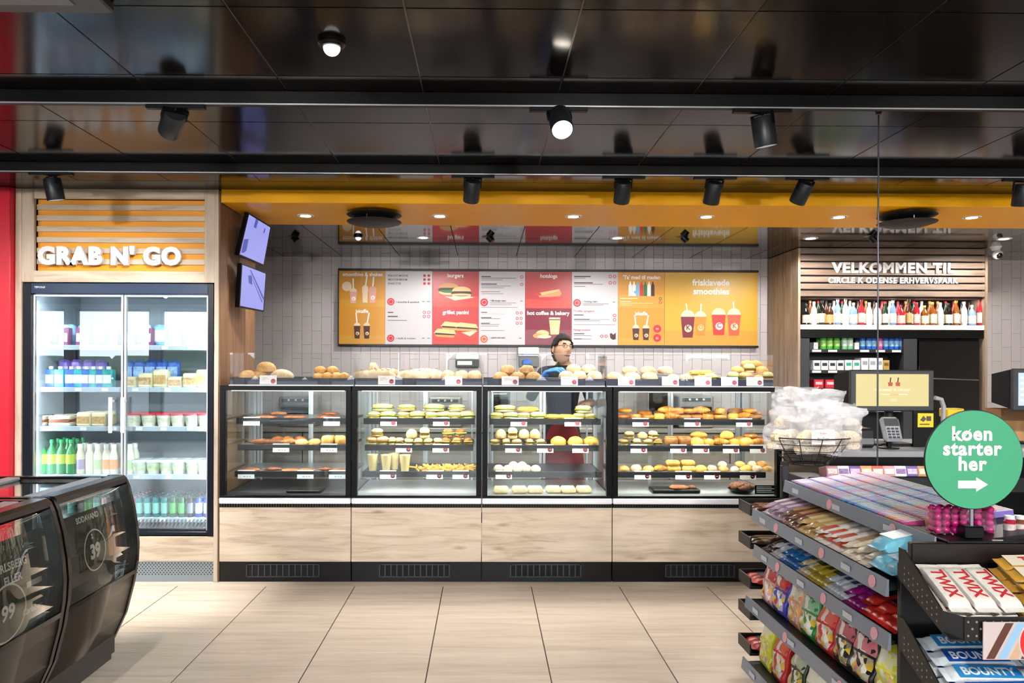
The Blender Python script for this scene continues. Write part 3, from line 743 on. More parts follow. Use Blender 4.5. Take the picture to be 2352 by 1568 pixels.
for kind, (mm, lb) in enumerate(((M_blue1, 'blue'), (M_teal, 'teal'), (M_purp, 'plum'))):
    b = MB(); b.box(-.038, .038, -.03, .03, 0, .13, 0, c=.006); b.box(-.03, .03, -.0315, -.03, .03, .09, 1); b.lathe([(.016, .13), (.016, .15), (0, .151)], 12, mi=1)
    pr = proto('drink_carton', b, [mm, M_plast], '%s drink carton on the upper fridge shelves' % lb, 'carton', '%s drink cartons' % lb)
    for i, px in enumerate([(84, 118, 165, 200, 232), (100, 140, 182, 216, 250), (76, 108, 150, 190, 262, 300, 340)][kind]):
        place(pr, (shx(px, SY0+.09), SY0+.09, shz[3] if kind < 2 else shz[4]), 0)
b = MB(); b.box(-.045, .045, -.03, .03, 0, .2, 0, c=.02); b.box(-.036, .036, -.0325, -.03, .04, .15, 1, c=.001)
for nm, c1, c2, pxs, zi in (('deep blue', '#2b59b4', '#8fb0e6', (296, 322, 348, 374, 400), 3), ('violet', '#6a4fa8', '#b9a8dc', (150, 178, 206, 234), 3), ('wine red', '#7a2f4e', '#b98aa4', (86, 114), 3), ('ice blue', '#7fb2dc', '#dcebf4', (90, 125, 160, 195, 230, 300, 335, 370, 405, 440), 4)):
    pr = proto('snack_pouch', b, [mat(nm+' pouch', c1, .3, var=.35, vscale=30, bump=.3), mat(nm+' pouch print', c2, .3, var=.4, vscale=50)], '%s pouch standing behind the cartons on the upper fridge shelves' % nm, 'pouch', nm+' pouches')
    for px in pxs: place(pr, (shx(px, SY0+.2), SY0+.2, shz[zi]), 0, (1, 1, 1.0 if zi == 3 else .8))
# cans in slanted rows at the bottom
b = MB(); b.lathe([(.021, 0), (.026, .008), (.026, .135), (.021, .148), (.021, .15), (0, .147)], 14, mi=0); b.lathe([(.0263, .03), (.0263, .11)], 14, mi=1); b.lathe([(.0265, .149), (.019, .1515), (0, .1505)], 12, mi=2)
cans = {}
for nm, c1, c2 in (('teal', '#1f7f86', '#8fd0c8'), ('dark green', '#1d5a38', '#57b35a'), ('blue', '#2a46b0', '#cdd6f0'), ('black', '#22252c', '#7d8894'), ('pink', '#d58a9c', '#e9d5dc')):
    cans[nm] = proto('drink_can', b, [mat(nm+' can', c1, .25, .3), mat(nm+' can band', c2, .3, .1), M_alu], nm+' slim drink can in the bottom row of the fridge', 'can', nm+' drink cans')
seq = ['pink', 'teal', 'teal', 'teal', 'teal', 'dark green', 'dark green', 'dark green', 'black', 'blue', 'blue', 'blue']
z = shz[0]
for i in range(17):
    px = 165+i*19.5; 
    nm = seq[max(0, min(11, int((px-300)/16)))] if px > 300 else ['teal', 'pink', 'dark green'][i % 3]
    for r_ in range(6):
        place(cans[nm if r_ < 4 else ('black' if px > 420 else nm)], (shx(px, SY0+.04), SY0+.04+r_*.06, z), 0, .93, label='%s slim can at the fridge bottom, %s row' % (nm if r_ < 4 else ('black' if px > 420 else nm), ['front', 'second', 'third', 'fourth', 'fifth', 'sixth'][r_]))
# ---------------------------------------------------------------- bakery counter of four display cases
M_cframe = mat('black_case_frame', '#060608', .32, spec=.2)
M_cglass = glass('case_glass', '#fbfefd', .0)
M_plexi = glass('acrylic_guard', '#ffffff', .01)
M_tray = mat('dark_slate_tray', '#191b20', .4)
M_navy = mat('navy_tray', '#151a33', .4)
M_bump = mat('white_bumper', '#e4e6ee', .35)
M_deck = mat('steel_deck', '#c2c6c6', .3, .6)
edges = [503, 806.5, 1106.5, 1406.5, 1797]
ex = [gx(p, YF, 1150) for p in edges]
ordn = ['first', 'second', 'third', 'fourth']
cz0, cz1 = gz(1139, YF), gz(888, YF)       # glazed body
shelf_z = [1.115, .925, .735]; deck_z = .60
CY0, CY1 = YF+.2, YF+.70
CASES = []
M_cled = mat('case_fill_led', '#ffffff', .4, emit=2.5, emcol='#fff1dd')
CL = 1.45
for n in range(4):
    x0, x1 = ex[n]+.003, ex[n+1]-.003
    cs = thing('bakery_case', '%s glazed bakery case from the fridge, black frame over oak front' % ordn[n], 'display case', ((x0+x1)/2, YF+.35, 0), 'bakery display cases')
    CASES.append(cs)
    def cb(name, a0, a1, y0, y1, z0, z1, m, c=.002, par=None, cs=cs):
        b = MB(); b.box(a0, a1, y0, y1, z0, z1, c=c); return b.build(name, m, par or cs)
    kp = cb('kick_plate', x0, x1, YF+.015, YF+.6, 0, gz(1290, YF), M_black)
    fp = cb('front_panel', x0, x1, YF+.002, YF+.03, gz(1290, YF), gz(1166, YF), M_wood_h, .001)
    cb('body', x0+.005, x1-.005, YF+.031, YF+.78, gz(1290, YF)+.002, gz(1166, YF), M_dgrey, 0)
    rb = cb('ribbed_strip', x0, x1, YF+.004, YF+.05, gz(1165.5, YF), gz(1157.5, YF), M_cframe, 0)
    b = MB(); k = int((x1-x0)/.018)
    for i in range(k): xx = x0+.01+i*.018; b.box(xx, xx+.008, YF-.001, YF+.004, gz(1164.5, YF), gz(1158, YF))
    b.build('rib', M_matblack, rb, smooth=0)['kind'] = 'stuff'
    cb('bumper', x0, x1, YF-.012, YF+.05, gz(1157, YF), gz(1144, YF), M_bump, .006)
    cb('base_frame', x0, x1, YF, YF+.78, gz(1144, YF)+.0005, cz0, M_cframe)
    pw = .036
    for a in (x0, x1-pw): cb('post', a, a+pw, YF, YF+.05, cz0, cz1, M_cframe)
    for a in (x0+.002, x1-pw*.7): cb('rear_post', a, a+pw*.7, YF+.74, YF+.78, cz0, cz1, M_alu)
    cb('top_frame', x0, x1, YF-.002, YF+.06, cz1-.03, cz1+.002, M_cframe)
    cb('rear_top_frame', x0, x1, YF+.72, YF+.78, cz1-.03, cz1+.002, M_cframe)
    cb('top_sheet', x0+.002, x1-.002, YF+.06, YF+.72, cz1-.01, cz1+.002, M_tray)
    fgl = cb('front_glass', x0+pw, x1-pw, YF+.008, YF+.014, cz0, cz1-.03, M_cglass, 0)
    for a in (x0+.004, x1-.008): cb('side_glass', a, a+.004, YF+.05, YF+.74, cz0, cz1-.03, M_cglass, 0)
    xmid = (x0+x1)/2
    for a0, a1, yy in ((x0+.03, xmid+.02, YF+.755), (xmid-.02, x1-.03, YF+.765) if n != 2 else (x0+.06, xmid+.05, YF+.765)):
        d = cb('rear_door', a0, a1, yy, yy+.004, cz0+.01, cz1-.03, M_cglass, 0)
        for q in (a0, a1-.02): cb('door_stile', q, q+.02, yy-.002, yy+.006, cz0+.01, cz1-.03, M_alu, .001, d)
    cb('deck', x0+.012, x1-.012, YF+.02, YF+.735, cz0, deck_z, M_deck if n else M_tray)
    for a in (x0+.07, x1-.085): cb('shelf_upright', a, a+.015, CY1+.005, CY1+.02, deck_z, cz1-.04, M_alu, .001)
    for i, z in enumerate(shelf_z):
        inset = (.05, .06, .04)[i]
        s_ = cb('shelf', x0+inset, x1-inset, CY0, CY1, z-.014, z, M_alu if n in (0, 3) else M_tray, .001)
        cb('shelf_lip', x0+inset, x1-inset, CY0-.008, CY0-.0005, z-.036, z+.006, M_tray, .001, s_)
        cb('led_strip', x0+inset+.02, x1-inset-.02, CY0+.005, CY0+.017, z-.020, z-.0145, M_cled, 0, s_)
        light('case_fill_lamp', 'AREA', (xmid, CY0+.011, z-.022), CL, cs, aim=(xmid, CY0+.08, z-.3), col=WARM, size=x1-x0-.2, sy=.015)  # strips and lamps under shelves and top are added for even light
    cb('led_strip', x0+.06, x1-.06, YF+.06, YF+.08, cz1-.036, cz1-.0305, M_cled, 0)
    light('case_fill_lamp', 'AREA', (xmid, YF+.07, cz1-.038), CL*2.0, cs, aim=(xmid, YF+.3, cz1-.4), col=WARM, size=x1-x0-.15, sy=.02)
    # ventilation grille in the kick plate
    v0, v1 = [(566, 735), (872, 1035), (1173, 1337), (1530, 1690)][n]
    v0, v1 = gx(v0, YF), gx(v1, YF); za, zb_ = gz(1326, YF), gz(1296, YF)
    b = MB(); 
    for q in ((v0, v1, zb_-.006, zb_), (v0, v1, za, za+.006), (v0, v0+.008, za, zb_), (v1-.008, v1, za, zb_)): b.box(q[0], q[1], YF+.006, YF+.015, q[2], q[3])
    vg = b.build('vent_frame', M_dgrey, kp, smooth=0)
    for i in range(11): xx = v0+(i+1)*(v1-v0)/12; b = MB(); b.box(xx-.004, xx+.004, YF+.008, YF+.015, za+.006, zb_-.006); b.build('slat', M_dgrey, kp, smooth=0)
    b = MB(); b.box(v0+.004, v1-.004, YF+.0135, YF+.0148, za, zb_); b.build('vent_opening', mat('vent_dark', '#07070a', .9), kp, smooth=0)

# trays and acrylic guards on top
guard = [(530, 815), (818, 1108), (1112, 1390), (1394, 1776)]
TZ = cz1+.003
for n in range(4):
    a0, a1 = gx(guard[n][0]-2, YF+.02), gx(guard[n][1], YF+.02)
    t = thing('bread_tray', 'long navy bread tray on top of the %s bakery case' % ordn[n], 'tray', ((a0+a1)/2, YF+.3, TZ), 'navy bread trays')
    b = MB(); b.box(a0, a1, YF+.035, YF+.60, TZ, gz(869, YF+.03)-.0125); b.build('tray_base', M_navy, t)
    b = MB(); b.box(a0, a1, YF+.025, YF+.035, TZ, gz(869, YF+.03), c=.002); b.build('front_edge', M_navy, t)
    b = MB(); b.box(a0, a1, YF+.60, YF+.61, TZ, gz(869, YF+.03), c=.002); b.build('rear_edge', M_navy, t)
    a0 += .002; a1 -= .004
    t = thing('sneeze_guard', 'clear acrylic guard in front of the bread above the %s bakery case' % ordn[n], 'guard', ((a0+a1)/2, YF+.01, TZ), 'acrylic guards')
    zt_ = gz(812, YF)
    b = MB(); b.box(a0, a1, YF+.010, YF+.014, TZ, zt_); b.build('front_sheet', M_plexi, t, smooth=0)
    b = MB(); b.box(a0, a1, YF+.0145, YF+.24, zt_-.004, zt_); b.build('top_sheet', M_plexi, t, smooth=0)
    for q in (a0, a1-.004): b = MB(); b.box(q, q+.004, YF+.0145, YF+.30, TZ+.05, zt_-.0045); b.build('end_sheet', M_plexi, t, smooth=0)
    b = MB(); b.box(a0, a1, YF-.006, YF+.022, TZ-.0005, TZ+.006); b.build('rail', M_alu, t)

# ---------------------------------------------------------------- price cards
M_card = mat('price_card_white', '#f2efec', .5); M_pink = mat('price_pink', '#e8788c', .5); M_pale = mat('price_grey', '#a9a5a8', .5)
b = MB(); b.box(-.059, .059, -.0012, 0, 0, .062); 
b.lathe([(.013, 0), (.0165, 0)], 18, (0, 0, 0), 1, T=Matrix.Translation((.034, -.0016, .022)) @ Matrix.Rotation(R(90), 4, 'X'))
b.box(.026, .042, -.0017, -.0012, .019, .025, 1)
for q in ((-.045, -.005, .044, .047), (-.045, .01, .036, .038), (-.045, -.02, .030, .032)): b.box(q[0], q[1], -.0016, -.0012, q[2], q[3], 2)
card = proto('price_card', b, [M_card, M_pink, M_pale], '', 'price card', '', 0)
b = MB(); b.box(-.059, .059, -.0012, 0, 0, .062)
for q in ((-.045, .02, .044, .047), (-.02, -.004, .012, .02), (.004, .014, .012, .02), (.022, .034, .012, .02)): b.box(q[0], q[1], -.0016, -.0012, q[2], q[3], 2)
card2 = proto('price_card', b, [mat('price_card_blueish', '#e6eef5', .5), M_pink, M_pale], '', 'price card', '', 0)
ys_ = CY0-.010
cards = {(0, -1): [616], (1, -1): [888, 1042], (2, -1): [1172, 1308], (3, -1): [1439, 1540, 1615, 1676, 1734],
 (0, 0): [578, 762], (0, 1): [646, 756], (0, 2): [566, 702, 775], (1, 0): [893, 1014], (1, 1): [928, 1013], (1, 2): [892, 999, 1059],
 (2, 0): [1192, 1316], (2, 1): [1180, 1253, 1334], (2, 2): [1158], (3, 0): [1472, 1591, 1710], (3, 1): [1468, 1559, 1611, 1680, 1742], (3, 2): [1477, 1571, 1637, 1719]}
snam = {-1: 'tray edge above', 0: 'top shelf of', 1: 'middle shelf of', 2: 'bottom shelf of'}
for (n, i), L in cards.items():
    for k, px in enumerate(L):
        if i < 0: Y = YF+.02; z = gz(888, YF)+.012; rx = 0
        else: Y = ys_; z = shelf_z[i]-.048; rx = 0
        pos = '' if len(L) == 1 else (', leftmost' if k == 0 else ', rightmost' if k == len(L)-1 else ', %s from the left' % ['', 'second', 'third', 'fourth'][k])
        lab = 'price card on the %s the %s case%s' % (snam[i], ordn[n], pos)
        place(card2 if n == 0 and i >= 0 else card, (gx(px, Y), Y, z), label=lab, group='price cards', rx=R(-4) if i < 0 else R(-6))
# ---------------------------------------------------------------- baked goods
def lump(rx, ry, rz, seed=0, amp=.06, nu=16, nv=9, flat=.45, sq=1.0, fs=2.2):
    """rounded loaf shape, flat underneath, origin at the bottom centre"""
    b = MB()
    def fn(u, v):
        t = 2*math.pi*u; p = math.pi*(1-v)
        c, s_ = math.cos(t), math.sin(t); sp, cp = math.sin(p), math.cos(p)
        c = math.copysign(abs(c)**sq, c); s_ = math.copysign(abs(s_)**sq, s_)
        q = Vector((c*sp, s_*sp, cp)); k = 1+amp*noise.noise(q*fs+Vector((seed*7.3, seed*1.7, 0)))*2
        z = q.z*k
        z = max(z, -flat)+flat
        return Vector((q.x*k*rx, q.y*k*ry, z*rz/(1+flat)))
    b.grid(fn, nu, nv, 0, cu=True); return b
def crescent(L, r, bend, seg=7, mi=0):
    b = MB(); pts = []; rr = []
    n = 22
    for i in range(n):
        t = i/(n-1)*2-1; a = t*bend
        pts.append((L*math.sin(a)/max(bend, .01), L*(math.cos(a)-1)/max(bend, .01)+.2*r, r*.86))
        rr.append(r*(1-.72*abs(t)**1.7)*(1+.09*math.cos(t*seg*math.pi)))
    b.tube(pts, rr, 9, mi); return b
def swirl(r, h):
    b = MB(); b.lathe([(r*.92, 0), (r, h*.3), (r*.95, h*.75), (r*.8, h)], 18)
    b.lathe([(r*.8, h), (r*.72, h*.86), (r*.55, h*1.08), (r*.46, h*.9), (r*.3, h*1.12), (r*.2, h*.95), (0, h*1.08)], 18, mi=1); return b
C_flour = crust('floured_crust', '#cba97c', '#e4d0b0'); C_gold = crust('golden_crust', '#c98c40', '#e6b56c'); C_brown = crust('brown_crust', '#c58f52', '#dfb27a', '#efe0bd', 120, .22)
C_dark = crust('dark_crust', '#8a5228', '#b27a42'); C_pink = crust('pale_rosy_crust', '#c8986c', '#dfba92', '#f6e7cc', 100, .2); C_seed = crust('seeded_crust', '#c9a468', '#e0c48c', '#5a4426', 110, .25)
C_butter = crust('butter_crust', '#b86c1e', '#e2a044', rough=.35); C_choc = crust('chocolate_brown', '#5a3018', '#8a5230'); C_cinn = crust('cinnamon_brown', '#7c4626', '#a9683c'); C_yel = crust('yellow_crust', '#d89a34', '#eec25e')
C_white = crust('white_crust', '#d8c49c', '#e9dabb', '#7a6a48', 90, .18); C_cream = crust('cream_bread', '#dcbf80', '#ead49c'); C_pan = crust('pretzel_brown', '#9c5a22', '#c98038', rough=.3)
M_leaf = mat('salad_green', '#6d8f2c', .6, var=.4, vscale=60); M_chs = mat('cheese_yellow', '#f0cf62', .5); M_paper = mat('waxed_paper', '#e9e0c6', .6)
P = {}
def food(key, mb, mats, smooth=50): P[key] = mb.mesh(key, mats, smooth)
for s_ in range(3):
    food('roll%d' % s_, lump(.055, .045, .055, s_), C_brown); food('wroll%d' % s_, lump(.05, .045, .058, s_+4, .08), C_flour)
    food('bun%d' % s_, lump(.047, .047, .058, s_+8, .05), C_seed); food('wbun%d' % s_, lump(.042, .042, .05, s_+11, .05), C_white)
    food('gbun%d' % s_, lump(.05, .046, .05, s_+14, .07), C_gold); food('rbun%d' % s_, lump(.058, .05, .06, s_+17, .07), C_pink)
    food('loaf%d' % s_, lump(.11, .05, .065, s_+20, .06, 20, 9), C_gold if s_ == 0 else C_flour)
    food('yroll%d' % s_, lump(.062, .045, .06, s_+24, .05), C_yel); food('dslab%d' % s_, lump(.075, .05, .03, s_+28, .08, sq=.7), C_cinn)
    food('nut%d' % s_, lump(.03, .03, .03, s_+30, .2), C_choc)
    food('bagel%d' % s_, (lambda b: b.grid(lambda u, v: Vector(((.036+.019*math.cos(2*math.pi*v))*math.cos(2*math.pi*u), (.036+.019*math.cos(2*math.pi*v))*math.sin(2*math.pi*u), .018+.018*math.sin(2*math.pi*v))), 18, 9, 0, cu=True))(MB()), [C_pan, C_butter, C_dark][s_])
def baguette(L, seed):
    b = lump(L, .042, .055, seed, .04, 24, 9)
    for k in range(5):
        x = -L*.6+k*L*.3; b.box(-.004, .004, -.02, .02, 0, .003, 1, T=Matrix.Translation((x, 0, .052)) @ Matrix.Rotation(.6, 4, 'Z'))
    return b
for s_ in range(2): food('baguette%d' % s_, baguette(.17 if s_ == 0 else .14, s_+40), [C_flour, C_pink])
food('croissant0', crescent(.075, .03, 1.0), C_butter); food('croissant1', crescent(.07, .028, .5, 5), C_dark); food('choc0', crescent(.08, .024, .15, 4), C_choc)
food('swirl0', swirl(.046, .04), [C_butter, C_cinn]); food('swirl1', swirl(.042, .045), [C_yel, C_butter])
def brick(cm, lx=.05, ly=.04, h=.05):
    b = MB(); b.box(-lx, lx, -ly, ly, 0, h, 0, c=.012); b.box(-lx*.8, lx*.8, -ly*.8, ly*.8, h*.98, h*1.04, 1, c=.004); return b
food('pastry0', brick(0), [C_dark, C_butter]); food('pastry1', brick(0, .055, .035, .04), [C_yel, C_cream]); food('cake0', brick(0, .05, .05, .065), [C_gold, C_cream])
def sub(L, w=.04, h=.06):
    """filled roll: lower half, filling, upper half"""
    b = lump(L, w, h*.42, 3, .05, 18, 7); k = len(b.v)
    b.box(-L*.96, L*.96, -w*1.03, w*1.03, h*.30, h*.46, 1, c=.006)
    b.box(-L*.9, L*.9, -w*1.06, w*1.0, h*.44, h*.54, 2, c=.004)
    t = lump(L, w, h*.52, 6, .05, 18, 7); b.add([Vector(p)+Vector((0, 0, h*.48)) for p in t.v], t.f, 0); return b
food('sub0', sub(.075), [C_cream, M_leaf, M_chs]); food('sub1', sub(.06, .045, .055), [C_cream, M_chs, M_leaf]); food('sub2', sub(.05, .042, .065), [C_seed, M_leaf, M_ham]); food('sub3', sub(.045, .042, .07), [C_dark, M_leaf, M_chs]); food('sub4', sub(.042, .042, .07), [C_cream, M_ham, M_leaf]); food('sub5', sub(.08, .04, .045), [C_yel, M_chs, M_chs])
b = MB(); b.lathe([(.026, 0), (.037, .105), (.039, .108), (.036, .108), (.026, .006), (0, .006)], 18); b.lathe([(0, .085), (.0335, .085), (.03, .095), (0, .1)], 16, mi=1); food('pot', b, [mat('pale_yellow_pot', '#dcc890', .25), mat('mango_yellow', '#efc93c', .5, var=.3, vscale=60)])
b = MB(); b.box(-.055, .055, -.06, .06, 0, .035, 0, c=.012); b.box(-.05, .05, -.062, .05, .006, .022, 1, c=.004); food('wrap', b, [mat('cream_wrap_pack', '#dccb98', .35, var=.25, vscale=30), C_cream])
b = MB()
for k in range(70):
    a = rnd.random()*6; p = Vector((rnd.gauss(0, .06), rnd.gauss(0, .03), .004+.03*rnd.random()*max(0, 1-abs(k-35)/60)))
    b.box(-.03, .03, -.004, .004, -.004, .004, 0, T=Matrix.Translation(p) @ Matrix.Rotation(a, 4, 'Z') @ Matrix.Rotation(rnd.uniform(-.25, .25), 4, 'Y'))
food('strawpile', b, [C_yel], 0)
def put(key, px, z, Y, label, cat, group, rz=None, s=1.0, dz=0.0, tilt=0.0, n=0):
    me = P[key]; o = obj(me.name, me)
    o.name = {'roll': 'bread_roll', 'wroll': 'floured_roll', 'bun': 'seeded_bun', 'wbun': 'white_bun', 'gbun': 'golden_bun', 'rbun': 'bread_roll', 'loaf': 'bread_loaf', 'yroll': 'yellow_roll', 'dslab': 'flat_pastry', 'nut': 'chocolate_ball', 'bagel': 'bagel', 'baguette': 'baguette', 'croissant': 'croissant', 'choc': 'chocolate_pastry', 'swirl': 'pastry_swirl', 'pastry': 'pastry', 'cake': 'cake_piece', 'sub': 'filled_sandwich', 'pot': 'dessert_pot', 'wrap': 'packed_wrap', 'strawpile': 'cheese_straws'}[key.rstrip('0123456789')]
    o.location = (gx(px, Y), Y, z+dz); o.rotation_euler = (0, tilt, rnd.uniform(-.4, .4) if rz is None else rz); o.scale = (s, s, s) if not isinstance(s, tuple) else s
    tag(o, label, cat, group); 
    return o
def row(keys, pxs, z, Y, what, where, cat, s=1.0, dz=0.0, rz=None, jit=.012):
    n = len(pxs)
    for k, px in enumerate(pxs):
        put(keys[k % len(keys)], px, z, Y+rnd.uniform(-jit, jit), what+(where if where[0] == ',' else ' '+where), cat, what+where, rz, s, dz)
YFd = CY0+.07; YBd = CY0+.19
tz = gz(869, YF+.03)-.012; TY = YF+.13
def on(n, w): return ', %s shelf of %s case' % (w, ordn[n])
def tr(n): return ', tray above %s case' % ordn[n]
r3 = lambda k: [k+'0', k+'1', k+'2']
# --- trays on top
row(r3('roll'), (569, 598), tz, TY, 'golden brown roll', tr(0), 'bread', 1.15); row(['roll1'], (612,), tz, TY+.03, 'golden brown roll lying on the others', tr(0), 'bread', 1.35, .05)
row(['loaf1'], (648,), tz, TY, 'pale pointed loaf', tr(0), 'bread', (.75, 1, 1.1), rz=.5)
row(r3('gbun'), (733, 752, 772, 790), tz, TY+.02, 'golden crumbly bun', tr(0), 'bread', (.9, .9, 1.0)); row(['gbun1'], (736, 764), tz, TY+.06, 'golden crumbly bun in the upper layer', tr(0), 'bread', (.9, .9, 1.0), .045)
row(['baguette0', 'baguette1'], (862, 950), tz, TY, 'floured baguette', tr(1), 'bread', (.9, 1.1, 1.3), rz=.05); row(['baguette1', 'baguette0'], (886, 975), tz, TY+.1, 'floured baguette behind the front ones', tr(1), 'bread', (.9, 1.1, 1.5), rz=-.08); row(['loaf2'], (857,), tz, TY+.17, 'tall floured loaf', tr(1), 'bread', (.45, 1, 1.9), rz=.3)
row(r3('rbun'), (1030, 1061, 1090), tz, TY, 'pale floured roll', tr(1), 'bread', (.95, 1, 1.15))
row(r3('roll'), (1150, 1189, 1226), tz, TY, 'brown seeded roll', tr(2), 'bread', (1.05, 1, 1.05)); row(r3('roll'), (1166, 1210), tz, TY+.05, 'brown seeded roll in the upper layer', tr(2), 'bread', (1.0, 1, 1.05), .05); row(['roll2'], (1205, 1168), tz, TY+.15, 'brown seeded roll in the rear row', tr(2), 'bread', 1.05, .02)
row(r3('wroll'), (1301, 1331, 1366), tz, TY, 'white floured roll', tr(2), 'bread', (1.15, 1, 1.15)); row(r3('wroll'), (1318, 1352), tz, TY+.08, 'white floured roll in the upper layer', tr(2), 'bread', (1.15, 1, 1.1), .05)
row(r3('rbun'), (1412, 1452, 1492), tz, TY, 'rosy topped roll', tr(3), 'bread', (1.05, 1, 1.0)); row(r3('rbun'), (1446, 1488, 1528), tz, TY+.08, 'rosy topped roll in the upper layer', tr(3), 'bread', (1., 1, .9), .05); row(['rbun1'], (1545, 1575), tz, TY+.02, 'small rosy roll beside the sandwiches', tr(3), 'bread', (.8, 1, .8))
row(['sub5', 'sub0'], (1612, 1632), tz, TY, 'flat golden sandwich with salad', tr(3), 'sandwich', (.95, 1, .9), rz=.9); row(['sub5'], (1600, 1620), tz, TY+.1, 'flat golden sandwich in the upper layer', tr(3), 'sandwich', (.95, 1, .9), .035, rz=.7)
row(['sub4', 'sub2', 'gbun0'], (1684, 1712, 1742, 1763), tz, TY, 'filled golden roll', tr(3), 'sandwich', .95); row(['gbun0', 'sub4', 'gbun2'], (1694, 1720, 1748), tz, TY+.05, 'filled golden roll in the second layer', tr(3), 'sandwich', 1.0, .055); row(['gbun1', 'gbun0'], (1716, 1736), tz, TY+.08, 'golden roll on top of the pile', tr(3), 'sandwich', .95, .10)
# --- first case
w = on(0, 'top'); row(r3('dslab'), (612, 678, 752), shelf_z[0], YFd, 'flat reddish brown pastry', w, 'pastry', (1.1, 1, .8)); row(r3('dslab'), (640, 760), shelf_z[0], YFd+.02, 'reddish pastry lying on another', w, 'pastry', (.8, 1, .7), .026)
w = on(0, 'middle'); row(['choc0'], (602, 636), shelf_z[1], YFd, 'long chocolate brown pastry', w, 'pastry', (1.15, 1, .9), rz=.1); row(['croissant1', 'gbun1', 'gbun2'], (664, 694, 724), shelf_z[1], YFd, 'brown baked pastry', w, 'pastry', (1, 1, .8)); row(['cake0'], (755, 782), shelf_z[1], YFd, 'tall golden cake piece', w, 'cake', (.75, .9, .95)); row(['dslab1'], (662, 690, 640), shelf_z[1], YBd, 'brown pastry in the rear row', w, 'pastry', (.7, 1, 1.6))
w = on(0, 'bottom'); row(['dslab0', 'choc0', 'dslab2'], (577, 628, 668, 704, 752, 780), shelf_z[2], YFd, 'flat chocolate slice', w, 'pastry', (.85, 1, .55), rz=.05)
# --- second case
w = on(1, 'top'); row(['sub1', 'sub0'], (860, 892, 928, 958, 992, 1018, 1046, 1072), shelf_z[0], YFd, 'cream ciabatta sandwich', w, 'sandwich', (.78, 1, .95)); row(['sub0', 'sub1'], (880, 935, 998, 1050), shelf_z[0], YFd+.01, 'cream ciabatta sandwich in the upper layer', w, 'sandwich', (1.05, 1, .9), .056); row(['sub1'], (870, 930, 985, 1040, 1070), shelf_z[0], YBd, 'cream ciabatta sandwich in the rear row', w, 'sandwich', (.9, 1, 1.1))
w = on(1, 'middle'); row(['sub2'], (858, 880), shelf_z[1], YFd, 'dark seeded sandwich', w, 'sandwich', (.95, 1, .95)); row(['sub2'], (867,), shelf_z[1], YFd+.02, 'dark seeded sandwich lying on two others', w, 'sandwich', .9, .06); row(['sub4', 'sub2'], (902, 918), shelf_z[1], YFd, 'small seeded sandwich leaning on its neighbour', w, 'sandwich', (.7, 1, .8)); row(['sub4'], (940, 962, 984, 1006), shelf_z[1], YFd, 'round filled bun', w, 'sandwich', (.8, 1, .72)); row(['bun0', 'sub4', 'bun1'], (946, 976), shelf_z[1], YFd+.01, 'round pale bun in the upper layer', w, 'sandwich', (.9, 1, 1.1), .05); row(['sub3'], (1026, 1050, 1076), shelf_z[1], YFd, 'dark brown filled bun', w, 'sandwich', (.75, 1, .8)); row(['sub3'], (1030, 1058), shelf_z[1], YFd+.02, 'dark brown filled bun in the upper layer', w, 'sandwich', (.8, 1, .9), .055, rz=.5)
w = on(1, 'bottom'); row(['pot'], (857, 888, 931), shelf_z[2], YFd, 'pale yellow dessert pot', w, 'dessert', 1.08); row(['pot'], (906,), shelf_z[2], YFd+.09, 'pale yellow dessert pot behind the others', w, 'dessert', 1.08); row(['strawpile'], (1000, 1052), shelf_z[2], YFd+.02, 'pile of orange yellow cheese straws', w, 'pastry', (1.0, 1, 1.3))
# --- third case
w = on(2, 'top'); row(['sub1', 'sub0'], (1142, 1172, 1204, 1236), shelf_z[0], YFd, 'cream ciabatta sandwich', w, 'sandwich', (.8, 1, .9)); row(['sub0', 'sub5'], (1160, 1212), shelf_z[0], YFd+.01, 'cream ciabatta sandwich in the upper layer', w, 'sandwich', (1.05, 1, .85), .052); row(['sub5'], (1272, 1300), shelf_z[0], YFd, 'flat toasted sandwich', w, 'sandwich', (.85, 1, .8)); row(['sub1'], (1330, 1354), shelf_z[0], YFd, 'cream sandwich in the right corner', w, 'sandwich', (.75, 1, .8)); row(['sub0'], (1340,), shelf_z[0], YFd+.01, 'cream sandwich lying on two others', w, 'sandwich', (.8, 1, .9), .048)
w = on(2, 'middle'); row(['sub2', 'sub4'], (1139, 1163, 1187, 1216, 1240), shelf_z[1], YFd, 'round filled bun', w, 'sandwich', (.78, 1, .7)); row(['bun0', 'sub4', 'bun2', 'bun1'], (1151, 1178, 1204, 1229), shelf_z[1], YFd+.01, 'round seeded bun in the upper layer', w, 'sandwich', (.85, 1, 1.15), .048); row(r3('yroll'), (1283, 1322, 1358), shelf_z[1], YFd, 'large yellow roll', w, 'bread', (.95, 1, 1.05))
w = on(2, 'bottom'); row(r3('wbun'), (1146, 1168, 1190, 1210, 1231), shelf_z[2], YFd, 'small white seeded bun', w, 'bread', .9); row(r3('wbun'), (1180, 1200), shelf_z[2], YFd+.06, 'small white seeded bun in the upper layer', w, 'bread', .85, .02)
row(['wrap'], (1152, 1194, 1230, 1272, 1306, 1342), deck_z, CY0-.06, 'flat packed cream wrap', 'on the floor of the third bakery case', 'wrap', (.95, 1, 1.2), rz=0)
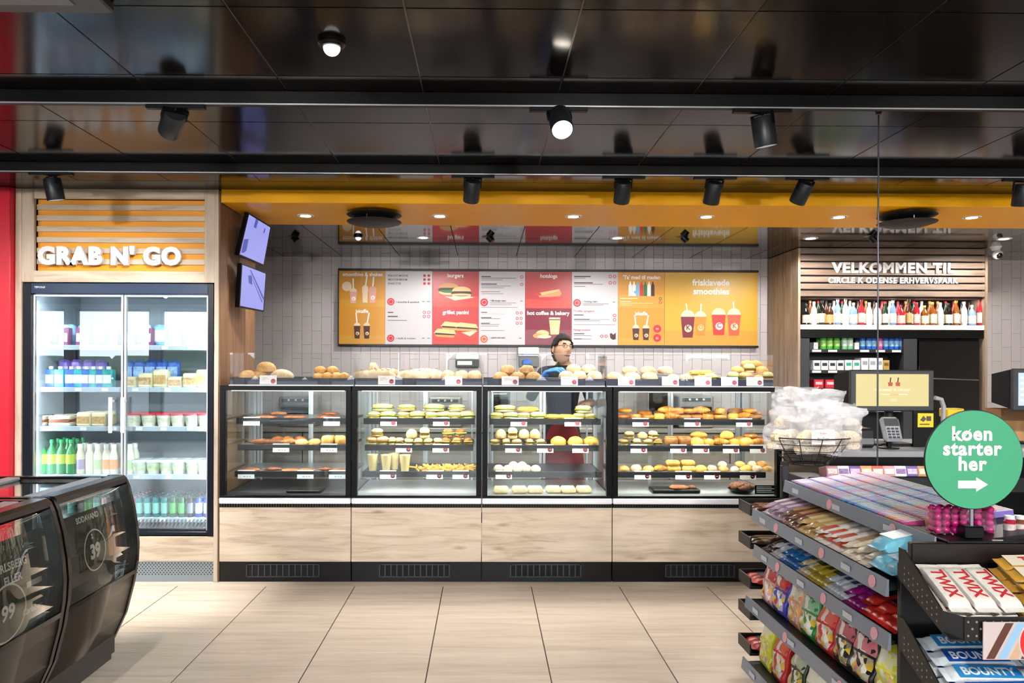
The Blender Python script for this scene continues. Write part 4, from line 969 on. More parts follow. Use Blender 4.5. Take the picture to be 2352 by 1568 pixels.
# --- fourth case
w = on(3, 'top'); row(['bagel0', 'swirl0', 'bagel1', 'swirl1', 'croissant0', 'bagel2'], (1430, 1460, 1488, 1514, 1542, 1572, 1600, 1626, 1654, 1684, 1710, 1734), shelf_z[0], YFd, 'golden brown pastry in the front row', w, 'pastry', .95)
row(['bagel1', 'croissant0', 'swirl0'], (1436, 1532, 1558, 1584, 1610, 1655, 1722), shelf_z[0], YFd+.03, 'glossy pastry in the upper layer', w, 'pastry', .95, .042); row(['bagel0', 'bagel2', 'pastry0'], (1480, 1520, 1560, 1600, 1640, 1690, 1730), shelf_z[0], YBd, 'brown pastry in the rear row', w, 'pastry', 1.1, .015)
w = on(3, 'middle'); row(['sub2', 'sub4', 'sub2', 'sub3'], (1434, 1462, 1488, 1512), shelf_z[1], YFd, 'filled seeded roll', w, 'sandwich', (.75, 1, .75)); row(['sub2', 'bun1', 'sub4'], (1446, 1476, 1500), shelf_z[1], YFd+.02, 'filled seeded roll in the upper layer', w, 'sandwich', (.75, 1, .8), .05); row(['pastry0'], (1541, 1571), shelf_z[1], YFd, 'square glossy brown pastry', w, 'pastry', (.95, 1, 1.25)); row(['yroll0', 'swirl1', 'croissant0', 'swirl1', 'yroll1', 'croissant0'], (1600, 1628, 1656, 1686, 1714, 1740), shelf_z[1], YFd, 'golden yellow pastry', w, 'pastry', (.9, 1, 1.0)); row(['croissant0', 'yroll2', 'bagel0'], (1606, 1670, 1724), shelf_z[1], YFd+.04, 'golden yellow pastry in the upper layer', w, 'pastry', .9, .05); row(['pastry0', 'gbun0'], (1560, 1610, 1655, 1700, 1735), shelf_z[1], YBd, 'golden pastry in the rear row', w, 'pastry', 1.1)
w = on(3, 'bottom'); row(['gbun0', 'wroll1', 'gbun2', 'croissant0'], (1434, 1462, 1490, 1516), shelf_z[2], YFd, 'pale golden bun', w, 'bread', .85); row(['pastry1'], (1548, 1582), shelf_z[2], YFd, 'rolled yellow pastry', w, 'pastry', (.9, 1, .95)); row(['pastry1'], (1546, 1580), shelf_z[2], YFd+.01, 'rolled yellow pastry in the upper layer', w, 'pastry', (.9, 1, .9), .042, rz=0); row(['yroll1', 'wroll0', 'gbun1', 'wbun2'], (1610, 1636, 1662, 1688, 1714, 1740, 1764), shelf_z[2], YFd, 'cream coloured small roll', w, 'bread', .78); row(['wbun0', 'gbun1'], (1660, 1700, 1728, 1750), shelf_z[2], YFd+.05, 'cream coloured small roll in the upper layer', w, 'bread', .8, .03)
# chocolate bowl and card on the floor of the fourth case
Yb = CY0-.05; xb = gx(1703, Yb)
t = thing('chocolate_bowl', 'dark shallow bowl heaped with chocolates on the floor of the fourth case', 'bowl', (xb, Yb, deck_z))
b = MB(); b.lathe([(.06, 0), (.085, .02), (.095, .03), (.09, .03), (.06, .008), (0, .006)], 20, (xb, Yb, deck_z)); b.build('bowl', M_black, t)
for k in range(16):
    a = k*2.4; r_ = .018*math.sqrt(k); o = obj('chocolate', P['nut%d' % (k % 3)], t, loc=(xb+r_*math.cos(a), Yb+r_*math.sin(a)*.8, deck_z+.028+.022*(1-k/16)), rot=(0, 0, a))
b = MB(); x0, x1 = gx(1728, Yb), gx(1782, Yb); b.box(x0, x1, Yb-.06, Yb-.055, deck_z, deck_z+.062)
for k in range(4): b.box(x0+.012, x1-.03-.02*(k % 2), Yb-.0606, Yb-.06, deck_z+.012+k*.012, deck_z+.016+k*.012, 1)
tag(b.build('info_card', [M_black, M_plast]), 'black card with small white print beside the chocolate bowl', 'card')
b = MB(); x0 = gx(1548, Yb); b.box(x0-.16, x0+.18, Yb-.05, Yb+.1, deck_z, deck_z+.03, c=.008); tag(b.build('serving_tray', M_black), 'black low serving tray on the floor of the fourth case', 'tray')
row(['nut0', 'dslab1'], (1590, 1560), deck_z+.03, Yb, 'chocolate cake piece', 'on the black tray in the fourth case', 'cake', (.9, 1, .8))
b = MB(); x0 = gx(705, YF+.2); b.box(x0-.12, x0+.12, YF+.1, YF+.26, deck_z, deck_z+.02, c=.006); tag(b.build('serving_tray', M_black), 'black low serving tray on the floor of the first case', 'tray')
# ---------------------------------------------------------------- menu board on the tiled wall
YM = YB-.045
def mxp(px): return gx(px, YM, 700)
def mzp(py): return gz(py, YM, 1260)
M_myel = mat('menu_yellow', '#cc8a10', .35, var=.06, vscale=2); M_mwht = mat('menu_white', '#c4c0c6', .35); M_mred = mat('menu_red', '#b4101c', .35, var=.05); M_mbur = mat('menu_burgundy', '#6a1a34', .35); M_my2 = mat('menu_gold', '#cf9f12', .35)
M_mred2 = mat('menu_red_floor', '#c42a22', .35); M_my3 = mat('menu_yellow_floor', '#cc9426', .35); M_mb2 = mat('menu_burgundy_floor', '#7a2a3e', .35)
M_ink = mat('menu_ink', '#4a4548', .5); M_mw = mat('menu_lettering_white', '#f7f1ea', .5); M_mrd = mat('menu_dot_red', '#c8283c', .5); M_bunc = mat('print_bun', '#cf9a60', .5); M_bunl = mat('print_bread', '#e6c08c', .5); M_pat = mat('print_dark', '#3a2018', .5); M_cupc = mat('print_cup_cream', '#e8cfb0', .5); M_cupp = mat('print_cup_pink', '#dba39a', .5); M_plum = mat('print_plum', '#7a1c34', .5); M_or = mat('print_orange', '#e8862a', .5); M_rd2 = mat('print_red', '#d6322c', .5); M_co = mat('print_coral', '#df5a40', .5); M_cof = mat('print_coffee', '#4a2a1c', .5); M_sky = mat('print_blue', '#7fb3d8', .5); M_grn = mat('print_green', '#2f7a4a', .5)
PAL = [M_ink, M_mw, M_mrd, M_bunc, M_bunl, M_pat, M_cupc, M_cupp, M_plum, M_or, M_rd2, M_co, M_cof, M_sky, M_grn, M_mred2, M_my3, M_mb2]
INK, WH, DOT, BUN, BRD, PAT, CUC, CUP, PLU, ORG, RED, COR, COF, SKY, GRN, FRD, FYE, FBU = range(18)
mb_ = thing('menu_board', 'wide wall menu board of yellow, white and red panels in a black frame', 'menu board', (mxp(1260), YM, mzp(797)))
b = MB(); b.box(mxp(779), mxp(1740), YM-.03, YB-.009, mzp(624), mzp(619)); b.build('top_bar', M_black, mb_)
b = MB(); b.box(mxp(779), mxp(1740), YM-.03, YB-.009, mzp(797), mzp(792)); b.build('bottom_bar', M_black, mb_)
b = MB(); b.box(mxp(777.5), mxp(779), YM-.03, YB-.009, mzp(797), mzp(619)); b.build('end_bar', M_black, mb_)
FY_ = YM-.0125
class Pr(MB):
    """flat print on a menu panel, drawn in photo measures on the board's plane"""
    k = 0
    def y(s): s.k += 1; return FY_-.0004-.00012*s.k
    def rect(s, a, c, d, e, mi): y = s.y(); s.quad((mxp(a), y, mzp(e)), (mxp(d), y, mzp(e)), (mxp(d), y, mzp(c)), (mxp(a), y, mzp(c)), mi)
    def poly(s, pts, mi): y = s.y(); s.add([(mxp(a), y, mzp(c)) for a, c in pts], [tuple(range(len(pts)))], mi)
    def ell(s, cx, cy, rx, ry, mi, n=20): s.poly([(cx+rx*math.cos(2*math.pi*i/n), cy+ry*math.sin(2*math.pi*i/n)) for i in range(n)], mi)
    def ring(s, cx, cy, r, mi, w=.35):
        y = s.y(); n = 14; vs = []
        for q in (r, r*(1-w)):
            for i in range(n): a = 2*math.pi*i/n; vs.append((mxp(cx+q*math.cos(a)), y, mzp(cy+q*math.sin(a))))
        s.add(vs, [(i, (i+1) % n, n+(i+1) % n, n+i) for i in range(n)], mi)
    def txt(s, t, cx, base, h, mi, align='CENTER', w=None, bold=.03):
        put_text(s, t, mxp(cx), s.y(), mzp(base), h*YM/F, mi, align, bold, wmax=(w*YM/F if w else None))
    def line(s, a, y, w, mi=INK, h=1.3): s.rect(a, y, a+w, y+h, mi)
    def cup(s, cx, top, bot, wt, wb, body, dome=None, straw=None, logo=None, lmi=WH):
        if straw: s.poly([(cx-1.2+straw, top-30), (cx+2+straw, top-30), (cx+1.6, top), (cx-1.2, top)], WH)
        if dome is not None: s.poly([(cx-wt/2, top)]+[(cx-wt/2*math.cos(a), top-wt*.5*math.sin(a)) for a in (.3, .7, 1.2, 1.9, 2.4, 2.8)]+[(cx+wt/2, top)], dome)
        s.poly([(cx-wt/2, top), (cx+wt/2, top), (cx+wb/2, bot), (cx-wb/2, bot)], body)
        if logo: s.ell(cx+1, (top+bot)/2+3, wt*.27, wt*.27, lmi, 14); s.txt(logo, cx+1, (top+bot)/2+6, wt*.32, body)
panels = [(779, 885, M_myel), (885, 993, M_mwht), (993, 1100, M_mred), (1100, 1206, M_mwht), (1206, 1313, M_mred), (1313, 1419, M_mwht), (1419, 1526, M_myel), (1526, 1739, M_my2)]
pn = []
for a, c, m in panels:
    b = MB(); b.box(mxp(a)+.001, mxp(c)-.001, FY_, YB-.01, mzp(791.8), mzp(624.2)); pn.append(b.build('menu_panel', m, mb_, smooth=0))
def pr(i, p): p.build('print', PAL, pn[i], smooth=0)['kind'] = 'stuff'
p = Pr(); p.rect(780, 690, 884, 706, FYE); p.rect(780, 772, 884, 791, FYE); p.txt('smoothies & shakes', 833, 636, 8, WH, w=96); p.ell(797, 660, 11, 11, CUC)
p.cup(812, 672, 698, 17, 12, CUP, CUC, -1, 'K'); p.cup(839, 664, 697, 14, 11, CUC, CUC, 4); p.cup(856, 668, 697, 18, 13, CUP, CUP, 2, 'K'); p.txt('iskaffe', 832, 720, 8, WH)
p.cup(821, 750, 779, 15, 11, COF, CUC, -3, 'K', CUC); p.cup(843, 750, 779, 15, 11, COF, CUC, 5, 'K', CUC); pr(0, p)
p = Pr()
for k, (w_, t_) in enumerate(((46, 'FRISKLAVET SMOOTHIE'), (44, 'SMOOTHIE MEDIUM'), (30, 'SHAKE STOR'))): p.txt(t_, 891, 637+k*9, 4.5, INK, 'LEFT', w_, .015); p.ell(975, 634.5+k*9, 3.2, 3.2, DOT); p.ell(985, 634.5+k*9, 3.2, 3.2, DOT)
p.ell(898, 694.5, 8.5, 8.5, DOT); p.ring(898, 694.5, 5.5, CUP, .2); p.txt('1 smoothie & sandwich', 909, 697, 4, INK, 'LEFT', 56, .03); p.line(970, 693, 6); p.line(981, 693, 7)
p.line(891, 718, 13, INK, 2.2); p.line(891, 727, 23, INK, 2.6); p.line(891, 736.5, 44, INK, 1.2)
for yy in (718.5, 728): p.ring(975, yy, 3.6, DOT); p.ring(985, yy, 3.6, DOT)
p.ell(898, 778, 8.5, 8.5, DOT); p.ring(898, 778, 5.5, CUP, .2); p.txt('1 iskaffe & croissant', 909, 780, 4, INK, 'LEFT', 54, .015); p.line(970, 777, 6); p.line(982, 777, 6); pr(1, p)
p = Pr(); p.rect(994, 681, 1099, 706, FRD); p.rect(994, 764, 1099, 791, FRD); p.txt('burgers', 1046, 638, 8.5, WH)
for cx, cy, rx, s_ in ((1031, 664, 25, 1), (1060, 672, 24, 1)):
    p.ell(cx, cy+8, rx*.9, 7, BRD); p.ell(cx, cy+3, rx, 6.5, PAT); p.ell(cx, cy+5.5, rx*.95, 2.5, GRN if cx < 1040 else BRD); p.poly([(cx+rx*.92*math.cos(a), cy-2-11*math.sin(a)) for a in [i*math.pi/10 for i in range(11)]], BUN if cx < 1040 else BRD)
p.poly([(1022, 682), (1080, 682), (1090, 684), (1045, 691)], CUC); p.txt('grillet panini', 1047, 722, 8.5, WH, w=62)
for x_, y_, f in ((1016, 744, 1), (1050, 746, 1), (1000, 760, 1)): p.poly([(x_-4, y_+6), (x_+6, y_-5), (x_+44, y_-1), (x_+48, y_+8)], BRD); p.poly([(x_, y_+5), (x_+44, y_+8), (x_+46, y_+11), (x_, y_+9)], PAT); p.poly([(x_-2, y_+9), (x_+46, y_+11), (x_+42, y_+16), (x_+4, y_+14)], BUN)
p.poly([(1060, 764), (1098, 760), (1080, 773)], CUC); pr(2, p)
def lines(p, x0, rows):
    for y, w_, h, c in rows: p.line(x0, y, w_, c, h)
p = Pr(); lines(p, 1105, [(635, 22, 2.2, INK), (639, 80, 1.1, INK), (643, 48, .9, INK), (652, 36, 2.4, INK), (657, 68, 1, INK), (661, 52, 1, INK), (671, 16, 1.5, CUP), (670, 44, 1, INK), (675, 50, .8, INK), (717, 14, 1.8, INK), (721, 52, 1, CUP), (729, 24, 2.2, INK), (732, 44, .9, INK), (742, 20, 2, INK), (745, 42, .9, INK), (749, 40, .8, INK), (759, 54, .8, INK), (706, 84, .8, INK)])
p.ring(1198, 636.5, 3.6, DOT); p.ring(1198, 654, 3.4, DOT); p.ell(1112, 695, 9, 9, DOT); p.ring(1112, 695, 5.5, CUP, .25); p.txt('1 lille burger menu', 1125, 693, 4, INK, 'LEFT', 36, .03); lines(p, 1125, [(696, 60, .9, INK), (700, 50, .8, INK)]); p.line(1195, 691, 5)
for yy in (719, 731.5, 742.5): p.ring(1188, yy, 3.4, DOT); p.ring(1197, yy, 3.4, DOT)
p.ell(1112, 779, 8.5, 8.5, COR); p.ring(1112, 779, 5.5, CUC, .25); p.txt('1 panini med vand', 1125, 777.5, 4, INK, 'LEFT', 34, .02); p.line(1192, 776, 6); pr(3, p)
p = Pr(); p.rect(1207, 687, 1312, 708, FRD); p.rect(1207, 708, 1312, 757, PLU); p.rect(1207, 757, 1312, 791.5, FBU); p.txt('hotdogs', 1260, 638, 8.5, WH)
p.poly([(1234, 677), (1284, 665), (1290, 674), (1286, 680), (1240, 684)], BUN); p.poly([(1228, 675), (1242, 670), (1244, 678), (1232, 680)], RED); p.poly([(1240, 672), (1284, 664), (1286, 668), (1244, 678)], BRD); p.ell(1258, 686, 32, 4, DOT)
p.txt('hot coffee & bakery', 1259, 723, 8.5, WH, w=100); p.cup(1274, 735, 768, 26, 19, BRD, None, None, 'K', CUC); p.poly([(1260, 733), (1287, 733), (1286, 729), (1262, 729)], CUC); p.ell(1246, 766, 15, 8, BRD); p.ell(1236, 771, 12, 6, BUN); p.ell(1250, 773, 16, 4, CUC); pr(4, p)
p = Pr(); lines(p, 1318, [(633.5, 38, 2.6, INK), (638, 26, 1, INK), (648, 43, 2.6, INK), (652, 66, 1, INK), (657, 26, 1.2, INK), (733, 82, .7, INK), (722, 22, 2.2, INK), (732, 36, 2, INK), (736, 60, .9, INK), (745, 96, .8, INK), (765, 24, 2.2, INK), (770, 40, .9, INK), (777, 18, 1.6, INK), (778, 40, .9, INK)])
for yy in (634.5, 649): p.ring(1401, yy, 3.8, DOT); p.ring(1411, yy, 3.8, DOT)
p.ell(1325, 695.5, 9, 9, DOT); p.ring(1325, 695.5, 5.5, CUP, .25); p.txt('1 hotdog menu', 1338, 694, 4, INK, 'LEFT', 33, .03); p.line(1338, 697, 60, INK, .9); p.line(1338, 700, 48, INK, .8); p.line(1407, 692.5, 5)
p.txt('Til kaffen og bageren', 1317, 716, 4, DOT, 'LEFT', 50, .012); p.txt('Nybagt croissant', 1317, 759, 4, DOT, 'LEFT', 48, .012); p.ring(1411, 724, 3.8, DOT); p.ring(1411, 734, 3.8, DOT); p.ring(1382, 771.5, 3.6, DOT); p.ring(1392, 771.5, 3.6, DOT)
p.poly([(1400, 766), (1404, 764), (1408, 768), (1414, 763), (1414, 778), (1408, 780), (1402, 776)], COF); pr(5, p)
p = Pr(); p.rect(1420, 676, 1525, 706, FYE); p.rect(1420, 775, 1525, 791.5, FYE); p.txt("'Ta' med til maden", 1473, 640, 8.5, WH, w=86)
for k, c in enumerate((WH, WH, SKY, RED, GRN, WH, COF)): x_ = 1447+k*8.6; p.poly([(x_-4, 679), (x_-4, 655), (x_-1.5, 650), (x_-1.5, 646), (x_+1.5, 646), (x_+1.5, 650), (x_+4, 655), (x_+4, 679)], c); 
p.ell(1462, 670, 7, 4, SKY); lines(p, 1424, [(683.5, 40, 2, CUC), (691, 25, 1.4, CUC), (695, 76, .9, CUC), (699, 26, .9, CUC)]); p.ring(1516, 685, 3.6, INK); p.ring(1516, 693.5, 3.6, DOT)
p.txt('iskaffe', 1472, 723, 8, WH); p.cup(1460, 753, 780, 16, 12, COF, CUC, -3, 'K', CUC); p.cup(1483, 753, 780, 16, 12, COF, CUC, 5, 'K', CUC); p.ell(1509, 754, 9, 9, DOT); p.ell(1509, 775, 9, 9, DOT); p.txt('99', 1509, 757, 5, CUP); p.txt('85', 1509, 778, 5, CUP); pr(6, p)
p = Pr(); p.rect(1527, 758, 1738, 791.5, FYE); p.txt('frisklavede', 1632, 654, 14, WH, w=110, bold=.035); p.txt('smoothies', 1633, 674, 14, WH, w=104, bold=.035)
p.cup(1579, 726, 774, 32, 23, PLU, CUC, -4, 'K', CUC); p.cup(1608, 726, 770, 27, 20, ORG, CUC, 1, 'O', BRD); p.cup(1650, 721, 768, 32, 24, RED, CUC, 0, 'C', WH); p.cup(1685, 721, 770, 31, 22, COR, CUC, -2, 'K', CUC); p.ell(1690, 773, 34, 4, FYE); pr(7, p)

# ---------------------------------------------------------------- oak block with the welcome sign, bottles and tobacco shelves
YV = 7.0
def vx(px): return gx(px, YV, 660)
def vz(py): return gz(py, YV, 2050)
v0, v1 = vx(1838), vx(2264)
vb = thing('wall_block', None, None, ((v0+v1)/2, YV+.3, 0), kind='structure'); vb['label'] = 'oak clad wall block with slatted welcome header'
def vb_(name, x0, x1, y0, y1, z0, z1, m, c=.0015, par=None):
    b = MB(); b.box(x0, x1, y0, y1, z0, z1, c=c); return b.build(name, m, par or vb)
M_wood_g = wood('grey_oak_upright', '#a99683', '#94806c', '#6f5b48', 'z', .5, knots=False); M_wood_gh = wood('grey_oak_slat', '#8f7c6e', '#7d6a5c', '#604f43', 'x', .5, knots=False)
for i in range(5):
    ya = YV+.0+(YB-YV-.01)*i/5; yb_ = YV+(YB-YV-.01)*(i+1)/5; vb_('board', v0-.02, v0+.004, ya+.001, yb_-.001, 0, ZO, M_wood_g)
vb_('side_panel', v1-.004, v1+.02, YV, YB-.01, 0, ZO, M_wood_g)
zs0 = vz(684)
vb_('sign_backing', v0+.004, v1-.004, YV+.04, YV+.06, zs0, ZO, M_matblack)
ns = 7
for i in range(ns): 
    z1_ = ZO-(ZO-zs0)*i/ns; z0_ = ZO-(ZO-zs0)*(i+1)/ns; vb_('slat', v0+.004, v1-.004, YV+.004, YV+.035, z0_+.014, z1_-.001, M_wood_gh)
sign('wall_sign', 'white raised lettering VELKOMMEN TIL on the slatted oak header', 'VELKOMMEN TIL', vx(1910), vx(2192), YV+.0, vz(626), vz(603)-vz(626), M_letter, bold=.04, dep=.02, sp=1.1)
sign('wall_sign', 'smaller white lettering CIRCLE K ODENSE ERHVERVSPARK on the oak header', 'CIRCLE K ODENSE ERHVERVSPARK', vx(1902), vx(2200), YV+.0, vz(650), vz(637)-vz(650), M_letter, bold=.03, dep=.015, sp=1.1)
zsh = vz(746)
vb_('niche_back', v0+.004, v1-.004, YV+.34, YV+.36, 0, zs0, M_matblack); vb_('niche_top', v0+.004, v1-.004, YV+.06, YV+.34, zs0-.0, zs0+.01, M_wood_gh)
bs = vb_('bottle_shelf', v0+.004, v1-.004, YV+.01, YV+.34, zsh-.045, zsh, mat('pale_shelf', '#d6cdc6', .4))
light('niche_lamp', 'AREA', ((v0+v1)/2, YV+.09, zs0-.004), 2.6, vb, rot=(0, 0, 0), col=WARM, size=v1-v0-.1, sy=.04)
light('niche_lamp', 'SPOT', (vx(2000), 6.3, ZO-.02), 9, vb, aim=(vx(1985), YV, vz(680)), col=WARM, size=.02, spot=50, blend=.8)
zc0 = zsh-.05
vb_('head_rail', v0+.004, v1-.004, YV+.015, YV+.1, vz(776), zc0, M_black)
# bottles
bcol = [('clear', '#e4e6e4', '#efefec'), ('dark green', '#173a22', '#e9e2cc'), ('black', '#15130f', '#d9cfb8'), ('amber', '#8a4d18', '#e8dcc0'), ('red', '#b3202c', '#e7c9c0'), ('blue tinted', '#7f9fc6', '#eef0f4'), ('brown', '#4a2614', '#caa46a')]
bp_ = {}
for k, (nm, c1, c2) in enumerate(bcol):
    for q in range(2):
        h = (.235, .2)[q]; r_ = (.027, .034)[q]
        bp_[(k, q)] = proto('spirit_bottle', bottle_mb(h, r_, .011, .013, (.1, .48)), [mat(nm+' glass bottle', c1, .1, spec=.7), mat(nm+' bottle cap', ['#c9c2b0', '#a81e26', '#1b1a18', '#c9a24a', '#8d1a22', '#dcdde0', '#1b1a18'][k], .4), mat(nm+' bottle label', c2, .5, var=.25, vscale=50)], '', 'bottle', 'bottles in the niche under the welcome sign')
fr_seq = [2, 0, 2, 6, 5, 0, 5, 4, 0, 0, 1, 5, 4, 6, 4, 3, 3, 0, 2, 3, 0, 5, 4]
nmn = [c[0] for c in bcol]; cnt = {}
pos_words = 'left end,left part,middle,right part,right end'.split(',')
for i, k in enumerate(fr_seq):
    px = 1851+i*(2250-1851)/(len(fr_seq)-1); y = YV+.07
    zone = ('far left' if i < 5 else 'left of the middle' if i < 9 else 'in the middle' if i < 14 else 'right of the middle' if i < 18 else 'far right')
    place(bp_[(k, (i*7 % 3) == 0)], (gx(px, y), y, zsh), i, (1, 1, .9+.2*rnd.random()), label='%s spirit bottle in the front row under the welcome sign, %s' % (nmn[k], zone))
for i in range(22):
    px = 1860+i*18.3; y = YV+.19; k = rnd.choice([0, 1, 2, 3, 4, 4, 5, 6])
    place(bp_[(k, 0)], (gx(px, y), y, zsh), i, 1.03, label='%s spirit bottle in the rear row under the welcome sign, %s half' % (nmn[k], 'left' if i < 11 else 'right'))
# tobacco cabinet
cx0, cx1 = vx(1862), vx(2079); 
tc_ = thing('tobacco_cabinet', 'black cabinet with three goods shelves behind the till screen', 'cabinet', ((cx0+cx1)/2, YV+.15, 0))
def tb_(name, x0, x1, y0, y1, z0, z1, m, c=.0015, par=None):
    b = MB(); b.box(x0, x1, y0, y1, z0, z1, c=c); return b.build(name, m, par or tc_)
ztop = vz(777)
tb_('side_panel', v0+.006, cx0, YV+.02, YV+.33, .02, ztop, M_dgrey); tb_('side_panel', cx1, vx(2110), YV+.02, YV+.33, .02, ztop, M_dgrey); tb_('back_panel', cx0, cx1, YV+.30, YV+.32, .02, ztop, M_matblack)
tsh = [vz(803), vz(851), vz(893), vz(940)]
for z in tsh:
    s_ = tb_('shelf', cx0, cx1, YV+.04, YV+.30, z-.012, z, M_dgrey); tb_('shelf_edge', cx0, cx1, YV+.03, YV+.0395, z-.028, z+.004, M_matblack, .001, s_)
    for k in range(6):
        if (k*3+int(z*100)) % 4: xx = cx0+.03+k*(cx1-cx0-.06)/5.5; b = MB(); b.box(xx, xx+.085, YV+.0288, YV+.0299, z-.022, z-.002); b.build('price_ticket', M_plast, s_, smooth=0)
def goods(nm, col, col2, shape, z, pxs, where, hh=.09, ww=.03):
    b = MB()
    if shape == 'can': b.lathe([(ww*.9, 0), (ww, .006), (ww, hh-.008), (ww*.8, hh)], 14, mi=0); b.lathe([(ww*1.01, hh*.3), (ww*1.01, hh*.75)], 14, mi=1)
    else: b.box(-ww, ww, -.03, .03, 0, hh, 0, c=.002); b.box(-ww*.7, ww*.7, -.0312, -.03, hh*.45, hh*.75, 1)
    p_ = proto({'can': 'snuff_can', 'box': 'tobacco_box'}[shape], b, [mat(nm+' pack', col, .35), mat(nm+' pack print', col2, .4, var=.3, vscale=60)], '%s %s %s' % (nm, {'can': 'tin', 'box': 'box'}[shape], where), 'package', nm+' packs in the cabinet')
    for px in pxs:
        for r_ in range(2): place(p_, (gx(px, YV+.08), YV+.08+r_*.075, z), 0, label=p_[2] if not r_ else p_[2]+', rear row')
W1 = 'on the upper shelf of the black cabinet'; W2 = 'on the second shelf of the black cabinet'; W3 = 'on the third shelf of the black cabinet'
goods('bright green', '#4fae3c', '#a6dc7a', 'can', tsh[0], (1890, 1905, 1921), W1, .115, .029); goods('pale green', '#7fc08a', '#d8efe4', 'can', tsh[0], (1939, 1952), W1, .12, .027); goods('white', '#e5e5e0', '#c9c9c4', 'box', tsh[0], (1871, 1965), W1, .07, .02)
goods('blue', '#2a62c4', '#8fc4ee', 'can', tsh[0], (1980, 1994, 2006, 2033, 2046, 2058, 2070), W1, .115, .026); goods('pink', '#c24a8a', '#e8a0c4', 'can', tsh[0], (2020,), W1, .115, .026)
goods('white and black', '#e3e6e8', '#2c2e33', 'box', tsh[1], (1873, 1891, 1909, 1927), W2, .095, .033); goods('white and teal', '#dfe8e8', '#3aa596', 'box', tsh[1], (1946, 1964), W2, .1, .033); goods('plain white', '#e9ebee', '#9aa4b0', 'box', tsh[1], (1983, 2001, 2016), W2, .12, .033); goods('gold', '#b99a52', '#7a5a2a', 'box', tsh[1], (2032,), W2, .1, .03)
goods('red', '#c8283c', '#f0c8c8', 'box', tsh[2], (1878, 1904, 1930), W3, .085, .045); goods('green and white', '#d9e2da', '#2f7a52', 'box', tsh[2], (1958, 1985), W3, .07, .045); goods('violet', '#6a4a9a', '#cfc4e4', 'box', tsh[2], (2012, 2038), W3, .08, .04)
# black glass fridge door at the right of the block
dx0, dx1 = vx(2113), vx(2258)
t = thing('glass_cooler', 'tall dark glass fronted cooler right of the tobacco cabinet', 'cooler', ((dx0+dx1)/2, YV+.2, 0))
b = MB(); b.box(dx0, dx1, YV+.06, YV+.33, .02, ztop, c=.003); b.build('body', M_black, t)
b = MB(); b.box(dx0+.01, dx1-.01, YV+.03, YV+.058, .05, ztop-.02, c=.004); d = b.build('door', mat('dark_door_glass', '#0c0a0c', .05, spec=.8), t)
b = MB(); b.tube([(dx0+.04, YV+.03, vz(868)), (dx0+.04, YV+.0, vz(868)), (dx1-.04, YV+.0, vz(872)), (dx1-.04, YV+.03, vz(872))], .005, 8); b.build('handle', M_steel, d)
# ---------------------------------------------------------------- back counter under the menu board
YC0, YC1 = 7.08, YB-.012
bc0, bc1 = -2.3, v0-.05
t = thing('back_counter', 'stainless steel back counter along the tiled wall behind the cases', 'counter', ((bc0+bc1)/2, 7.4, 0))
M_steel2 = mat('satin_steel', '#9d9894', .38, .55); M_door = mat('grey_brown_door', '#8b807a', .5)
b = MB(); b.box(bc0, bc1, YC0-.02, YC1, .87, .91, c=.004); b.build('worktop', M_steel2, t)
b = MB(); b.box(bc0, bc1, YC0+.06, YC1, 0, .1); b.build('plinth', M_black, t)
nd = 9
for i in range(nd):
    a = bc0+(bc1-bc0)*i/nd; c = bc0+(bc1-bc0)*(i+1)/nd
    b = MB(); b.box(a+.002, c-.002, YC0+.02, YC1, .1, .87); b.build('carcass', M_dgrey, t)
    b = MB(); b.box(a+.005, c-.005, YC0, YC0+.0195, .11, .86, c=.003); d = b.build('door', M_door if i % 3 else M_steel2, t)
    b = MB(); b.box(a+.1, c-.1, YC0-.02, YC0-.001, .79, .81, c=.003); b.build('handle', M_steel, d)
def machine(name, px0, px1, z0, z1, y0, y1, label, cat, body, panel, extra=None):
    a, c = gx(px0, y0), gx(px1, y0)
    t = thing(name, label, cat, ((a+c)/2, (y0+y1)/2, z0))
    b = MB(); b.box(a, c, y0, y1, z0, z1, c=.012); b.build('housing', body, t)
    b = MB(); b.box(a+.02, c-.02, y0-.006, y0-.0005, z0+(z1-z0)*.12, z0+(z1-z0)*.66, c=.003); b.build('door', panel, t)
    b = MB(); b.box(a+.03, c-.03, y0-.02, y0-.006, z0+(z1-z0)*.7, z0+(z1-z0)*.74, c=.003); b.build('handle', M_steel, t)
    b = MB(); b.box(a+.03, c-.03, y0-.004, y0-.0005, z1-(z1-z0)*.18, z1-.02); b.build('control_panel', M_dgrey, t)
    for k in range(3): b = MB(); q = a+(c-a)*(.3+.2*k); b.cyl((q, y0-.016, z1-(z1-z0)*.11), (q, y0-.004, z1-(z1-z0)*.11), .01, n=12); b.build('knob', M_plast, t)
    return t
machine('oven', 1486, 1548, .912, 1.42, 7.12, 7.6, 'dark steel baking oven on the back counter behind the fourth case', 'oven', M_steel2, mat('oven_glass', '#1a1716', .1))
machine('oven', 1560, 1640, .912, 1.22, 7.12, 7.6, 'low steel toaster oven on the back counter behind the fourth case', 'oven', M_steel2, M_black)
machine('coffee_maker', 1126, 1172, .912, 1.36, 7.12, 7.5, 'grey coffee maker on the back counter behind the third case', 'coffee machine', M_grey, M_black)
machine('microwave_oven', 985, 1060, .912, 1.2, 7.12, 7.5, 'steel microwave on the back counter behind the second case', 'microwave', M_steel2, M_black)
machine('microwave_oven', 640, 720, .912, 1.2, 7.12, 7.5, 'steel microwave on the back counter behind the first case', 'microwave', M_steel2, M_black)
